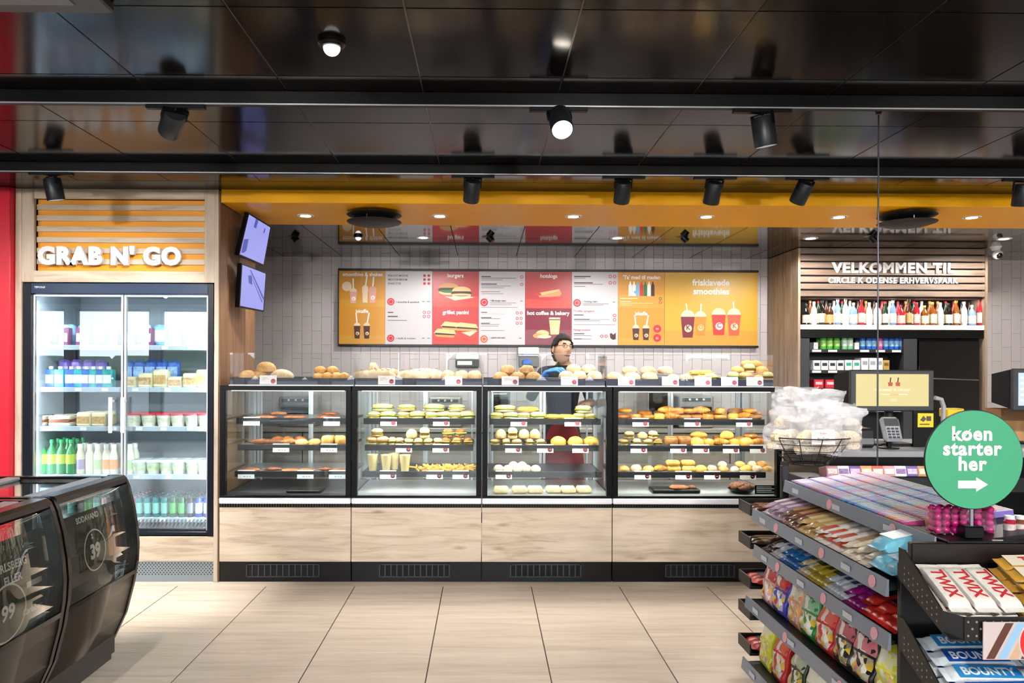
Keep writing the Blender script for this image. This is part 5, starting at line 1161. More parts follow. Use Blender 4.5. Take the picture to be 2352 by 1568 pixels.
# wall dispensers
Yd = YB-.13
a, c = gx(1046, Yd), gx(1100, Yd)
t = thing('towel_dispenser', 'white paper dispenser with black lower half on the tiled wall', 'dispenser', ((a+c)/2, Yd, gz(843, Yd)))
b = MB(); b.box(a, c, Yd, YB-.0085, gz(826, Yd), gz(811, Yd), c=.01); b.build('cover', M_plast, t); b = MB(); b.box(a, c, Yd, YB-.0085, gz(843, Yd), gz(826.5, Yd), c=.004); b.build('tray', M_dgrey, t); b = MB(); b.box(a+.02, c-.07, Yd-.003, Yd-.0005, gz(838, Yd), gz(829, Yd)); b.build('label_plate', M_plast, t)
a, c = gx(1190, Yd), gx(1238, Yd)
t = thing('glove_dispenser', 'grey wall rack with white box and blue gloves beside the worker', 'dispenser', ((a+c)/2, Yd, gz(842, Yd)))
b = MB(); b.box(a, c, Yd, YB-.0085, gz(818, Yd), gz(797, Yd), c=.008); b.build('box', M_plast, t); b = MB(); b.box(a+.01, c, Yd, YB-.0085, gz(842, Yd), gz(819, Yd), c=.004); b.build('rack', M_grey, t)
b = MB(); b.add(*(lambda q: ([Vector(v)+Vector(((a+c)/2-.02, Yd-.02, gz(836, Yd))) for v in q.v], q.f))(lump(.05, .03, .05, 77, .25))); b.build('glove', mat('nitrile_blue', '#2f6fd0', .4), t)
# ---------------------------------------------------------------- the worker behind the counter
PY = 6.16; PXc = gx(1292, PY)
HZ = gz(802, PY-.04)             # centre of the head
skinv = [(0, .02, .93), (0, .03, 1.06), (0, .0, 1.22), (0, -.02, 1.41), (.0, -.045, 1.50), (.0, -.055, 1.57),       # pelvis .. neck
 (-.095, .02, .90), (-.10, 0, .50), (-.10, .03, .09), (-.10, -.13, .04),
 (.095, .02, .90), (.10, 0, .50), (.10, .03, .09), (.10, -.13, .04),
 (-.165, -.02, 1.44), (-.27, .02, 1.22), (-.175, -.16, 1.40), (-.14, -.24, 1.46),
 (.165, -.02, 1.44), (.235, -.06, 1.19), (.205, -.27, 1.21), (.165, -.36, 1.225)]
skine = [(0, 1), (1, 2), (2, 3), (3, 4), (4, 5), (0, 6), (6, 7), (7, 8), (8, 9), (0, 10), (10, 11), (11, 12), (12, 13), (3, 14), (14, 15), (15, 16), (16, 17), (3, 18), (18, 19), (19, 20), (20, 21)]
rad = {0: (.15, .11), 1: (.135, .1), 2: (.14, .1), 3: (.13, .09), 4: (.06, .06), 5: (.052, .052), 6: (.09, .09), 7: (.06, .06), 8: (.042, .042), 9: (.035, .03), 10: (.09, .09), 11: (.06, .06), 12: (.042, .042), 13: (.035, .03), 14: (.062, .062), 15: (.046, .046), 16: (.034, .034), 17: (.028, .024), 18: (.062, .062), 19: (.046, .046), 20: (.034, .034), 21: (.028, .024)}
me = bpy.data.meshes.new('skeleton'); me.from_pydata(skinv, skine, []); so = bpy.data.objects.new('skeleton', me); TS.collection.objects.link(so)
md = so.modifiers.new('skin', 'SKIN'); md.use_smooth_shade = True
so.modifiers.new('sub', 'SUBSURF').levels = 2
if not me.skin_vertices: me.attributes.new('skin_vertices', 'FLOAT', 'POINT')
for i, sv in enumerate(me.skin_vertices[0].data): sv.radius = rad[i]; sv.use_root = (i == 0)
bm_ = eval_mesh(so); bpy.data.objects.remove(so)
M_skin = mat('skin', '#d9a98c', .5, var=.05); M_shirt = mat('navy_uniform', '#1c2030', .8, bump=.2, bscale=120); M_pants = mat('black_trousers', '#17171a', .8); M_glove = mat('blue_glove', '#3f86dc', .4); M_hair = mat('dark_brown_hair', '#0d0807', .8, bump=.5, bscale=90); M_lip = mat('lips', '#8e3f3a', .5)
bod = MB()
for pl in bm_.polygons:
    c = pl.center
    if c.z < .14: mi = 2
    elif c.z < .98: mi = 2
    elif c.y < -.2 and c.x > 0: mi = 0
    elif c.x < -.1 and c.y < -.205: mi = 3
    elif c.z > 1.505 and abs(c.x) < .075: mi = 0
    else: mi = 1
    bod.f.append(tuple(pl.vertices)); bod.m.append(mi)
bod.v = [tuple(v.co) for v in bm_.vertices]
# hands: palm and five fingers each
def hand(wrist, d, up, mi, side, L=.085):
    w = Vector(wrist); d = Vector(d).normalized(); up = Vector(up); up = (up-d*up.dot(d)).normalized(); s = d.cross(up)*side
    pm = w+d*L*.55
    T = Matrix((( s.x, d.x, up.x, pm.x), (s.y, d.y, up.y, pm.y), (s.z, d.z, up.z, pm.z), (0, 0, 0, 1)))
    bod.box(-.04, .04, -.052, .045, -.014, .014, mi, c=.011, T=T)
    for k, (off, ln) in enumerate(((-.031, .062), (-.0105, .072), (.0105, .068), (.031, .053))):
        q = pm+d*.04+s*off; pts = [q, q+d*ln*.45+up*-.004, q+d*ln*.78+up*-.02, q+d*ln*.9+up*-.042]
        bod.tube(pts, [.0095, .009, .0082, .0065], 8, mi)
    q = pm-d*.03-s*.036; pts = [q, q-s*.022+d*.028-up*.006, q-s*.028+d*.056-up*.016]; bod.tube(pts, [.0125, .0105, .008], 8, mi)
hand((-.14, -.24, 1.46), (.5, -.45, .1), (0, -.4, 1), 3, 1)
hand((.165, -.36, 1.225), (-.25, -.6, -.15), (0, -.1, 1), 0, -1)
HR = Matrix.Translation((-.012, -.075, HZ)) @ Matrix.Rotation(R(24), 4, 'Z') @ Matrix.Rotation(R(6), 4, 'Y') @ Matrix.Rotation(R(-8), 4, 'X')
G = lambda a, s: math.exp(-(a/s)**2)
def headp(u, v, k=1.0):
    t_ = 2*math.pi*u; p_ = math.pi*(1-v); x = math.sin(p_)*math.cos(t_); y = math.sin(p_)*math.sin(t_); z = math.cos(p_)
    X = .073*x; Y = .094*y; Z = .122*z
    if z < 0: X *= 1-.30*(-z)**1.4; Y *= 1-.12*(-z)**1.5
    if y < 0:
        Y -= .032*G(X, .0125)*G(Z+.016, .022) - .009*(G(abs(X)-.031, .016)*G(Z-.012, .011))
        Y -= .006*G(Z-.034, .012)*G(X, .05)+.006*G(X, .024)*G(Z+.058, .0075)+.009*G(X, .026)*G(Z+.102, .018)
    return Vector((X*k, Y*k, Z*k))
h0 = len(bod.v); bod.grid(lambda u, v: HR @ headp(u, v), 44, 34, 0, cu=True)
for sx in (-1, 1):
    bod.lathe([(0, -.009)]+[(.008*math.sin(a), -.008*math.cos(a)) for a in (.6, 1.2, 1.8, 2.4)]+[(0, .0095)], 10, mi=5, T=HR @ Matrix.Translation((sx*.031, -.078, .012)))
    bod.lathe([(0, -.006), (.006, 0), (0, .006)], 8, mi=4, T=HR @ Matrix.Translation((sx*.031, -.0875, .012)))
    bod.grid(lambda u, v, sx=sx: HR @ Vector((sx*(.07+.012*math.sin(math.pi*v)), .01+.02*math.cos(2*math.pi*u)*math.sin(math.pi*v), -.005+.032*math.cos(math.pi*v)+.008*math.sin(2*math.pi*u)*math.sin(math.pi*v))), 10, 8, 0, cu=True)
    bod.box(sx*.018, sx*.044, -.095, -.084, .030, .036, 4, T=HR)
bod.box(-.023, .023, -.0925, -.080, -.0665, -.0525, 6, c=.002, T=HR)
pe = thing('person', 'worker with short dark hair and glasses behind the counter, reaching into a case', 'person', (PXc, PY, 0))
o = obj('body', bod.mesh('body', [M_skin, M_shirt, M_pants, M_glove, M_hair, M_white, M_lip], 60), pe, local=True)
hr = MB(); nu, nv = 44, 34
full = [headp(i/nu, j/(nv-1), 1.0) for j in range(nv) for i in range(nu)]
def ishair(p):
    if p.y < -.045: return p.z > .062-.25*abs(p.x)
    if p.y < .015: return p.z > .015
    return p.z > -.085
def puff(p):
    n_ = p.normalized(); return HR @ (p+n_*(.014+.008*noise.noise(p*40)))
vs = [puff(p) for p in full]; fs = []
for j in range(nv-1):
    for i in range(nu):
        q = (j*nu+i, j*nu+(i+1) % nu, (j+1)*nu+(i+1) % nu, (j+1)*nu+i)
        if sum(ishair(full[k]) for k in q) >= 3: fs.append(q)
hr.add(vs, fs); o = obj('hair', hr.mesh('hair', M_hair, 60), pe, local=True); mo = o.modifiers.new('thickness', 'SOLIDIFY'); mo.thickness = .02; mo.offset = -1
gl = MB()
for sx in (-1, 1):
    gl.tube([HR @ Vector((sx*.033+.022*math.cos(a), -.1, .01+.017*math.sin(a))) for a in [2*math.pi*k/14 for k in range(14)]], .0016, 6, closed=True)
    gl.tube([HR @ Vector(q) for q in ((sx*.055, -.099, .014), (sx*.072, -.06, .014), (sx*.08, .01, .012))], .0016, 6)
gl.tube([HR @ Vector(q) for q in ((-.011, -.1, .013), (0, -.103, .015), (.011, -.1, .013))], .0016, 6)
obj('glasses', gl.mesh('glasses', M_dgrey), pe, local=True)
ap = MB()
def apf(u, v):
    a = (u-.5)*2.3; z = .45+.62*v; rx = (.165+.012*math.sin(v*6))*(1.12 if v < .55 else 1.0); k = 1 if v < .75 else 1-.6*(v-.75)/.25
    return Vector((math.sin(a*k)*rx, .02-.135*math.cos(a*k)*(1.06 if v < .6 else 1.0)-.01*math.sin(u*20)*(1-v)*.5, z))
ap.grid(apf, 22, 16); o = obj('apron', ap.mesh('apron', mat('red_apron', '#96202a', .8, var=.1), 60), pe, local=True); mo = o.modifiers.new('thickness', 'SOLIDIFY'); mo.thickness = .005
# ---------------------------------------------------------------- chest freezers with curved glass sides
M_fblack = mat('glossy_black_trim', '#16100d', .22, spec=.6); M_fbody = mat('dark_brown_panel', '#2a211c', .18, spec=.6); M_fgl = glass('freezer_glass', '#dfe6e2', .05); M_frim = mat('grey_sliding_frame', '#b9bec6', .35, .3); M_poster = mat('poster_charcoal', '#3a3431', .45, var=.15, vscale=3)
prof = [(-.14, 1.0), (-.085, 1.0), (-.06, .985), (-.045, .95), (-.022, .86), (-.006, .76), (0, .68), (-.004, .60), (-.02, .50), (-.055, .36), (-.11, .24), (-.17, .16), (-.21, .13)]
def fcurve(z):
    """outer side line of a freezer at height z (offset from its widest point)"""
    for (a, za), (c, zc_) in zip(prof, prof[1:]):
        if zc_ <= z <= za: k = (za-z)/max(za-zc_, 1e-6); return a+(c-a)*k
    return prof[-1][0]
XB = -1.595; ZK = .99
def freezer(y0, y1, label, poster):
    t = thing('chest_freezer', label, 'freezer', (XB-.4, (y0+y1)/2, 0), 'chest freezers')
    zs = lambda z: z*ZK
    P_ = lambda q, y: Vector((XB+q[0], y, zs(q[1])))
    # curved end frames
    for ya, yb in ((y0, y0+.022), (y1-.022, y1)):
        b = MB(); n = len(prof); inner = [(a-.05 if i > 1 else a, z-(.05 if i < 3 else 0)) for i, (a, z) in enumerate(prof)]
        for i in range(n-1):
            q = [P_(prof[i], ya), P_(prof[i+1], ya), P_(inner[i+1], ya), P_(inner[i], ya)]; r_ = [p+Vector((0, yb-ya, 0)) for p in q]
            b.add(q+r_, [(0, 1, 2, 3), (7, 6, 5, 4), (0, 4, 5, 1), (1, 5, 6, 2), (2, 6, 7, 3), (3, 7, 4, 0)])
        b.build('end_frame', M_fblack, t, smooth=50)
    # top edge rail along the front, and rails across
    b = MB(); b.box(XB-.135, XB-.055, y0, y1, zs(.955), zs(1.0), c=.012); b.build('front_rail', M_fblack, t)
    for ya, yb in ((y0, y0+.05), (y1-.05, y1)): b = MB(); b.box(XB-1.0, XB-.136, ya, yb, zs(.955), zs(.995), c=.01); b.build('cross_rail', M_fblack, t)
    b = MB(); b.box(XB-1.0, XB-.14, y0+.052, y1-.052, zs(.972), zs(.978)); ld = b.build('lid_glass', M_fgl, t, smooth=0)
    for xx in (XB-.18, XB-.55, XB-.95): b = MB(); b.box(xx-.03, xx+.03, y0+.05, y1-.05, zs(.979), zs(.995), c=.004); b.build('lid_frame', M_frim, ld)
    # curved glass side and lower panel
    def strip(z0, z1, off, name, m, ya=y0+.023, yb=y1-.023, n=26, par=t):
        b = MB(); rows = []
        for i in range(n+1):
            z = z0+(z1-z0)*i/n; x = XB+fcurve(z)+off; rows.append((x, z))
        b.grid(lambda u, v: Vector((rows[round(v*n)][0], ya+(yb-ya)*u, zs(rows[round(v*n)][1]))), 2, n+1)
        o = b.build(name, m, par, smooth=60); mo = o.modifiers.new('thickness', 'SOLIDIFY'); mo.thickness = .006; mo.offset = -1; return o
    gs = strip(.56, .957, -.008, 'side_glass', M_fgl); strip(.14, .556, -.008, 'side_panel', M_fbody); strip(.545, .565, -.004, 'panel_edge', M_fblack)
    # inner tub
    b = MB(); b.box(XB-.98, XB-.10, y0+.06, y1-.06, .16, .18); b.box(XB-.13, XB-.10, y0+.06, y1-.06, .18, .60); b.box(XB-.98, XB-.10, y0+.03, y0+.06, .18, .60); b.box(XB-.98, XB-.10, y1-.06, y1-.03, .18, .60); b.build('tub', M_dgrey, t)
    b = MB(); b.box(XB-.98, XB-.20, y0+.03, y1-.03, .13, .16); b.build('base', M_black, t)
    for yy in (y0+.08, y1-.08):
        b = MB(); b.lathe([(.0, -.01), (.03, -.01), (.034, -.004), (.034, .004), (.03, .01), (0, .01)], 14, (XB-.27, yy, .034), T=Matrix.Rotation(R(90), 3, 'Y')); b.box(XB-.29, XB-.25, yy-.02, yy+.02, .06, .129); b.build('caster', M_black, t)
    poster(t, y0, y1, zs)
    # folded packs of frozen goods seen through the glass are left to the dark tub
    return t
def side_T(y, z, off=.001):
    """plane facing the aisle (+x) following the curved side"""
    return Matrix.Translation((XB+fcurve(z/ZK)+off-.008, y, z)) @ Matrix.Rotation(R(90), 4, 'Z')
def curved(b, ya, yb, za, zb, mi, off, n=24):
    o = len(b.v); rows = []
    for i in range(n+1):
        z = za+(zb-za)*i/n; x = XB+fcurve(z/ZK)-.008+off; rows.append((x, z))
    b.grid(lambda u, v: Vector((rows[round(v*n)][0], ya+(yb-ya)*u, rows[round(v*n)][1])), 2, n+1, mi)
def ctext(b, s, yc, z, h, mi, off=.0045, align='CENTER', bold=.03, wmax=None):
    """lettering bent onto the curved side; reads from near to far"""
    me = text_mesh(s, 1.0, 0, bold, align); sc = h/.7; sx = sc
    if wmax: w = max(v.co.x for v in me.vertices)-min(v.co.x for v in me.vertices); sx = min(sc, wmax/w)
    vs = []
    for v in me.vertices:
        zz = z+v.co.y*sc; vs.append((XB+fcurve(zz/ZK)-.008+off, yc+v.co.x*sx, zz))
    b.add(vs, [tuple(p.vertices) for p in me.polygons], mi)
def cring(b, yc, zc, ry, rz, mi, off=.0045, w=.07, n=36):
    vs = []
    for q in (1, 1-w):
        for i in range(n): a = 2*math.pi*i/n; z = zc+rz*q*math.sin(a); vs.append((XB+fcurve(z/ZK)-.008+off, yc+ry*q*math.cos(a), z))
    b.add(vs, [(i, (i+1) % n, n+(i+1) % n, n+i) for i in range(n)], mi)
def cpoly(b, pts, mi, off=.0045): b.add([(XB+fcurve(z/ZK)-.008+off, y, z) for y, z in pts], [tuple(range(len(pts)))], mi)
M_pw = mat('poster_white', '#d8d2cc', .5); M_pgreen = mat('poster_green', '#33461f', .5, var=.3, vscale=10); M_porange = mat('poster_orange', '#c98a4a', .5); M_ppink = mat('poster_pink', '#c07a6a', .5); M_prd = mat('poster_red', '#b23a30', .5)
def poster_far(t, y0, y1, zs):
    b = MB(); curved(b, y0+.03, y1-.11, .625, .90, 0, .003)
    o = b.build('poster', M_poster, t, smooth=60); q = MB()
    L = y1-y0; ctext(q, 'SODAVAND', y0+.19, .862, .022, 0, wmax=.2); cring(q, y0+.21, .735, .085, .085, 0); ctext(q, '39', y0+.21, .705, .055, 0, bold=.05); ctext(q, '2.', y0+.20, .785, .018, 0)
    q.build('print', M_pw, o, smooth=0)['kind'] = 'stuff'
    q = MB(); 
    for k, (yy, mi) in enumerate(((.335, 0), (.378, 1), (.42, 0))):
        for (w_, za, zb2, n_) in ((.018, .68, .80, 10), (.013, .80, .835, 3), (.007, .835, .885, 4)): curved(q, y0+yy-w_, y0+yy+w_, za, zb2, mi, .0045, n_)
    q.build('bottle_print', [M_porange, M_ppink], o, smooth=0)['kind'] = 'stuff'
def poster_near(t, y0, y1, zs):
    b = MB(); curved(b, y0+.03, y1-.12, .56, .90, 0, .003); o = b.build('poster', M_poster, t, smooth=60); q = MB()
    ctext(q, 'CARLSBERG', y1-.22, .80, .026, 0, align='RIGHT', wmax=.3); ctext(q, 'ELLER', y1-.26, .755, .026, 0, align='RIGHT'); cring(q, y1-.345, .66, .1, .1, 0); ctext(q, '99', y1-.345, .64, .05, 0)
    q.build('print', M_pw, o, smooth=0)['kind'] = 'stuff'
    q = MB(); curved(q, y1-.30, y1-.125, .575, .69, 0, .004); curved(q, y1-.24, y1-.15, .715, .735, 1, .005, 4); ctext(q, 'Carlsberg', y1-.205, .625, .022, 1, off=.006, wmax=.14); q.build('crate_print', [M_pgreen, M_pw], o, smooth=0)['kind'] = 'stuff'
freezer(2.89, 3.48, 'far dark chest freezer with curved glass side and soda poster', poster_far)
freezer(2.27, 2.875, 'near dark chest freezer with curved glass side, cut by the left picture edge', poster_near)
# ---------------------------------------------------------------- red portal beside the fridge
rx1 = xl-.034; t = thing('red_portal', 'red portal frame with grey panel at the left picture edge', 'portal', (rx1-.3, YS+.1, 0))
M_rp = mat('portal_red', '#cf1230', .3)
b = MB(); b.box(rx1-.12, rx1, YS-.05, YS+.25, 0, ZC, c=.003); b.build('upright', M_rp, t)
b = MB(); b.box(rx1-1.3, rx1-.121, YS-.04, YS+.25, gz(538, YS), ZC, c=.003); b.build('header', M_rp, t)
b = MB(); b.box(rx1-1.3, rx1-.121, YS+.2, YS+.22, gz(830, YS), gz(539, YS)); b.build('grey_panel', M_wood_h, t)
b = MB(); put_text(b, 'CAFE', rx1-.135, YS+.17, gz(612, YS), .16, 0, 'RIGHT', .04, ext=.02); b.build('lettering', M_letter, t, smooth=0)
b = MB(); b.box(rx1-1.3, rx1-.121, YS+.02, YS+.22, 0, gz(905, YS), c=.004); b.build('cabinet', M_plast, t)
b = MB(); b.box(rx1-1.3, rx1-.121, YS+.19, YS+.2, gz(905, YS), gz(830, YS)); b.build('niche', M_black, t)
for k in range(3):
    z = gz(960+40*k, YS); b = MB(); b.lathe([(.05, 0), (.062, 0), (.062, .02), (.05, .02), (.05, 0)], 20, (rx1-.19, YS+.0, z), T=Matrix.Rotation(R(90), 3, 'X')); b.build('tap_ring', M_black, t)
# ---------------------------------------------------------------- candy gondola
GY0, GY1 = 2.2, 3.31
M_gon = mat('gondola_black', '#0c0c0f', .4); M_lip = mat('grey_price_channel', '#7d8694', .3, spec=.6)
gd = thing('candy_gondola', 'black candy gondola with sloping shelves and grey price channels', 'shelf unit', (1.5, (GY0+GY1)/2, 0))
def gb(name, x0, x1, y0, y1, z0, z1, m=M_gon, c=.002, par=None):
    b = MB(); b.box(x0, x1, y0, y1, z0, z1, c=c); return b.build(name, m, par or gd)
gb('base', 1.22, 1.8, GY0, GY1, 0, .13); gb('spine', 1.49, 1.52, GY0, GY1, .13, .97)
gb('post', 1.33, 1.36, GY1+.002, GY1+.03, 0, 1.06); gb('post', 1.6, 1.63, GY1+.002, GY1+.03, 0, 1.0)
SHV = {'T': (1.344, .975, 1.74, 1.02), 'A': (1.203, .848, 1.488, .905), 'B': (1.21, .688, 1.488, .745), 'C': (1.174, .462, 1.488, .48), 'D': (1.16, .19, 1.488, .20)}
tickp = MB(); tickp.lathe([(0, -.0008), (.019, -.0008), (.019, .0008), (0, .0008)], 20, T=Matrix.Rotation(R(90), 3, 'Y')); tickm = tickp.mesh('price_sticker', mat('pink_sticker', '#e9a6ae', .5))
def shpt(k, u, h=0.0):
    x0, z0, x1, z1 = SHV[k]; d = Vector((x1-x0, 0, z1-z0)); n = Vector((-d.z, 0, d.x)).normalized(); p = Vector((x0, 0, z0))+d*u+n*h; return p
def shrot(k): x0, z0, x1, z1 = SHV[k]; return -math.atan2(z1-z0, x1-x0)
for k, (x0, z0, x1, z1) in SHV.items():
    b = MB(); b.prism([(x0, z0-.012), (x1, z1-.012), (x1, z1), (x0, z0)], GY0, GY1, 'y'); s_ = b.build('shelf', M_gon, gd, smooth=0)
    b = MB(); hh = .05 if k != 'T' else .055; b.prism([(x0-.012, z0-.028), (x0-.0005, z0-.028), (x0-.0005, z0+.022), (x0-.005, z0+.022)], GY0, GY1, 'y'); l_ = b.build('price_channel', M_lip, s_, smooth=0)
    for q in ((.25, .62, .93) if k in 'AB' else (.4, .8)):
        y = GY1-(GY1-GY0)*q; obj('price_sticker', tickm, s_, loc=(x0-.0115, y, z0-.004), rot=(0, R(8), 0))
    for q in (.12, .45, .78):
        y = GY1-(GY1-GY0)*q; b = MB(); b.box(x0-.0128, x0-.0118, y-.03, y+.03, z0-.016, z0+.004); b.build('ticket', mat('channel_ticket', '#c9cdd4', .5), s_, smooth=0)
# wrapped bars
def bar_mb(L, W, H, end=.018, n=12):
    """flow-wrapped bar along x with crimped ends"""
    b = MB(); pts = []
    xs = [-L/2, -L/2+end*.9, -L/2+end, -L/2+end*1.6, -L/4, 0, L/4, L/2-end*1.6, L/2-end, L/2-end*.9, L/2]
    ks = [.06, .05, .25, .85, 1, 1.02, 1, .85, .25, .05, .06]
    def fn(u, v):
        i = round(v*(len(xs)-1)); a = 2*math.pi*u; k = ks[i]; c = math.cos(a); s_ = math.sin(a)
        y = W/2*math.copysign(abs(c)**.6, c); z = H/2*math.copysign(abs(s_)**.6, s_)*k
        return Vector((xs[i], y*(1 if k > .3 else 1.03), z+H/2))
    b.grid(fn, n, len(xs), 0, cu=True)
    return b
def band(b, x0, x1, W, H, mi):
    b.box(x0, x1, -W/2*.92, W/2*.92, H*.985, H*1.03, mi); return b
def put_bar(b, s, x, H, h, mi, w=None, rot=0):
    me = text_mesh(s, 1.0, 0, .03, 'CENTER'); sc = h/.7; sx = sc
    if w: q = max(v.co.x for v in me.vertices)-min(v.co.x for v in me.vertices); sx = min(sc, w/q) if w > 0 else sc
    mesh_into(b, me, Matrix.Translation((x, -h/2, H*1.035)) @ Matrix.Diagonal((sx, sc, 1, 1)), mi)
BAR = {}
def mkbar(key, col, col2, L=.2, W=.034, H=.02, txt=None, tcol='#ffffff', gloss=.25, bands=((-.05, .05),)):
    b = bar_mb(L, W, H)
    for a, c in bands: band(b, a, c, W, H, 1)
    if txt: put_bar(b, txt, 0, H, W*.55, 2, L*.6)
    BAR[key] = b.mesh('candy_bar', [mat(key+' wrapper', col, gloss, var=.12, vscale=60, bump=.15, bscale=90), mat(key+' wrapper band', col2, gloss), mat(key+' wrapper lettering', tcol, .4)], 45)
mkbar('mauve', '#8c7688', '#c9b9c4'); mkbar('brown', '#6b4432', '#b98a5a'); mkbar('gold', '#b6965a', '#e3d3a4'); mkbar('cream', '#dccfae', '#b99a6a'); mkbar('red_white', '#e6ded6', '#e2502c', bands=((-.08, -.02), (.05, .08))); mkbar('pale', '#e6d9c0', '#c7a878', W=.04); mkbar('sky', '#7cc6de', '#eef4f6', W=.075, H=.05); mkbar('blue', '#2a78c0', '#cfe2ee'); mkbar('yellow', '#d3b838', '#7a7420'); mkbar('white', '#dfe0e6', '#6c86b4', W=.03); mkbar('magenta', '#a81c86', '#d04ab0'); mkbar('red', '#d8322a', '#1d2440', W=.05, H=.026, bands=((-.04, .045),)); mkbar('dark', '#4a2a22', '#8a5a3a')
def lay(key, k, y, u, h, name, label, group, yaw=0.0, L=1.0):
    p = shpt(k, u, h); o = obj('candy_bar', BAR[key]); o.location = (p.x, y, p.z)
    o.rotation_euler = (0, shrot(k), yaw); o.scale = (L, 1, 1)
    tag(o, label, 'candy bar', group)
def rowbars(k, seq, u=.42, two=True, step=None):
    y = GY1-.035; tot = sum(n*w for _, n, w, _ in seq); sc = (GY1-GY0-.05)/tot
    for key, n, w, nm in seq:
        for i in range(n):
            y -= w*sc*.5
            lay(key, k, y, u, .001, 'candy_bar', '%s on the %s sloping shelf of the gondola' % (nm, 'upper' if k == 'A' else 'lower'), '%s %s' % (nm, k), rnd.uniform(-.05, .05))
            if two and i % 2 == 0: lay(key, k, y+w*.3, u+.06, {'sky': .052}.get(key, .0225 if key != 'red' else .028), 'candy_bar', '%s lying on others on the %s sloping shelf' % (nm, 'upper' if k == 'A' else 'lower'), '%s upper %s' % (nm, k), rnd.uniform(-.08, .08))
            y -= w*sc*.5
rowbars('A', [('mauve', 6, .036, 'mauve wrapped bar'), ('brown', 5, .036, 'brown wrapped bar'), ('gold', 5, .036, 'golden wrapped bar'), ('red_white', 6, .038, 'white and orange wrapped bar'), ('pale', 5, .043, 'pale beige wrapped bar'), ('sky', 2, .08, 'large sky blue packet')])
rowbars('B', [('dark', 3, .036, 'dark brown bar'), ('white', 4, .032, 'white wrapped bar'), ('blue', 6, .036, 'blue wrapped bar'), ('cream', 3, .036, 'cream wrapped bar'), ('yellow', 5, .036, 'yellow green bar'), ('white', 6, .032, 'thin white bar'), ('magenta', 4, .038, 'magenta wrapped bar'), ('red', 5, .052, 'red bar with navy band')])
# gum packs on the top tier
gum = {}
for key, c1, c2 in (('grey', '#837f90', '#cfcad6'), ('rose', '#b8607e', '#ead0da'), ('lilac', '#8c78c8', '#d8d0f0'), ('sky', '#4a9fd8', '#dcecf6'), ('blue', '#2f62c8', '#b9cdf0'), ('pink', '#e05e9c', '#f4d2e2'), ('peach', '#e28a66', '#f4dccc')):
    b = MB(); b.box(-.034, .034, -.0105, .0105, 0, .02, 0, c=.002); b.box(-.022, .022, -.0095, .0095, .02, .0206, 1); b.box(.026, .0335, -.0098, .0098, .02, .0206, 2)
    gum[key] = b.mesh('gum_pack', [mat(key+' gum pack', c1, .3, var=.1, vscale=80), mat(key+' gum print', c2, .4, var=.2, vscale=120), M_plast], 30)
nY = 38
for i in range(nY):
    y = GY1-.03-(GY1-GY0-.22)*i/nY; f = i/nY
    for j in range(5):
        u = .13+j*.185
        key = rnd.choice(['grey', 'rose', 'lilac'] if f < .28 else ['sky', 'lilac', 'grey', 'rose'] if f < .5 else ['sky', 'blue', 'sky', 'lilac'] if f < .75 else ['pink', 'lilac', 'peach', 'pink'])
        p = shpt('T', u, .001); o = obj('gum_pack', gum[key]); o.location = (p.x, y, p.z); o.rotation_euler = (0, shrot('T'), rnd.uniform(-.04, .04))
        zone = 'far' if f < .33 else 'middle' if f < .66 else 'near'
        tag(o, '%s chewing gum pack in the %s third of the top tier, row %s' % (key, zone, ['one', 'two', 'three', 'four', 'five'][j]), 'chewing gum', 'gum packs on the top tier')
# bags of sweets standing on the two low shelves
def bag_mb(w, h, d, seed):
    b = MB(); nu, nv = 30, 22
    def fn(u, v):
        a = 2*math.pi*u; c, s_ = math.cos(a), math.sin(a); k = min(1, (1-abs(2*v-1)**5))
        y = w/2*math.copysign(abs(c)**.5, c); x = d/2*math.copysign(abs(s_)**.8, s_)*max(.06, k)*(1.2-.5*v)
        q = Vector((x, y, h*v)); nn = noise.noise(q*30+Vector((seed*5, 0, 0)))*.012*k
        return Vector((x+nn, y*(1-.03*k*k), h*v+.006*noise.noise(q*15)))
    b.grid(fn, nu, nv, 0, cu=True)
    for f in range(len(b.f)):
        i, j = f % nu, f//nu; u, v = i/nu, j/(nv-1)
        if .55 < u < .95:
            if .56 < v < .84 and .57 < u < .93: b.m[f] = 1
            elif .12 < v < .5 and .6 < u < .9: b.m[f] = 2
    b.f.append(tuple(range(nu-1, -1, -1))); b.m.append(0); b.f.append(tuple(range((nv-1)*nu, nv*nu))); b.m.append(0)
    return b
def mkbag(key, c1, c2, c3, w=.13, h=.19, d=.05, word=None):
    b = bag_mb(w, h, d, len(key))
    return b.mesh('sweet_bag', [mat(key+' bag foil', c1, .25, var=.25, vscale=25, bump=.3, bscale=40), cells(key+' bag title', (c2, c2, '#f2ece4', c2, c1), 38), cells(key+' bag picture', (c3, '#e8c23a', c1, '#f0ece2', c2, c3), 52)], 50)
bags = {'pink': ('#d9a3a0', '#c33a4a', '#e8d8cc'), 'blue and red': ('#3a48b0', '#d8342c', '#b9b4d8'), 'orange': ('#e8a070', '#d9d2b8', '#c9a090'), 'green': ('#2f8a3e', '#8ec49a', '#e0dcd0'), 'red': ('#c82a2a', '#e85a44', '#d8cfc4'), 'dark': ('#2a2626', '#c45a6a', '#8a8468'), 'black': ('#1d1b1d', '#d87a84', '#b8b094'), 'yellow': ('#dede3a', '#f0f0b0', '#d8a88a'), 'cream': ('#d9dcae', '#f0efd8', '#a8b468'), 'dark green': ('#243a1e', '#b8c0a0', '#6a8a3a')}
bagm = {k: mkbag(k, *v) for k, v in bags.items()}
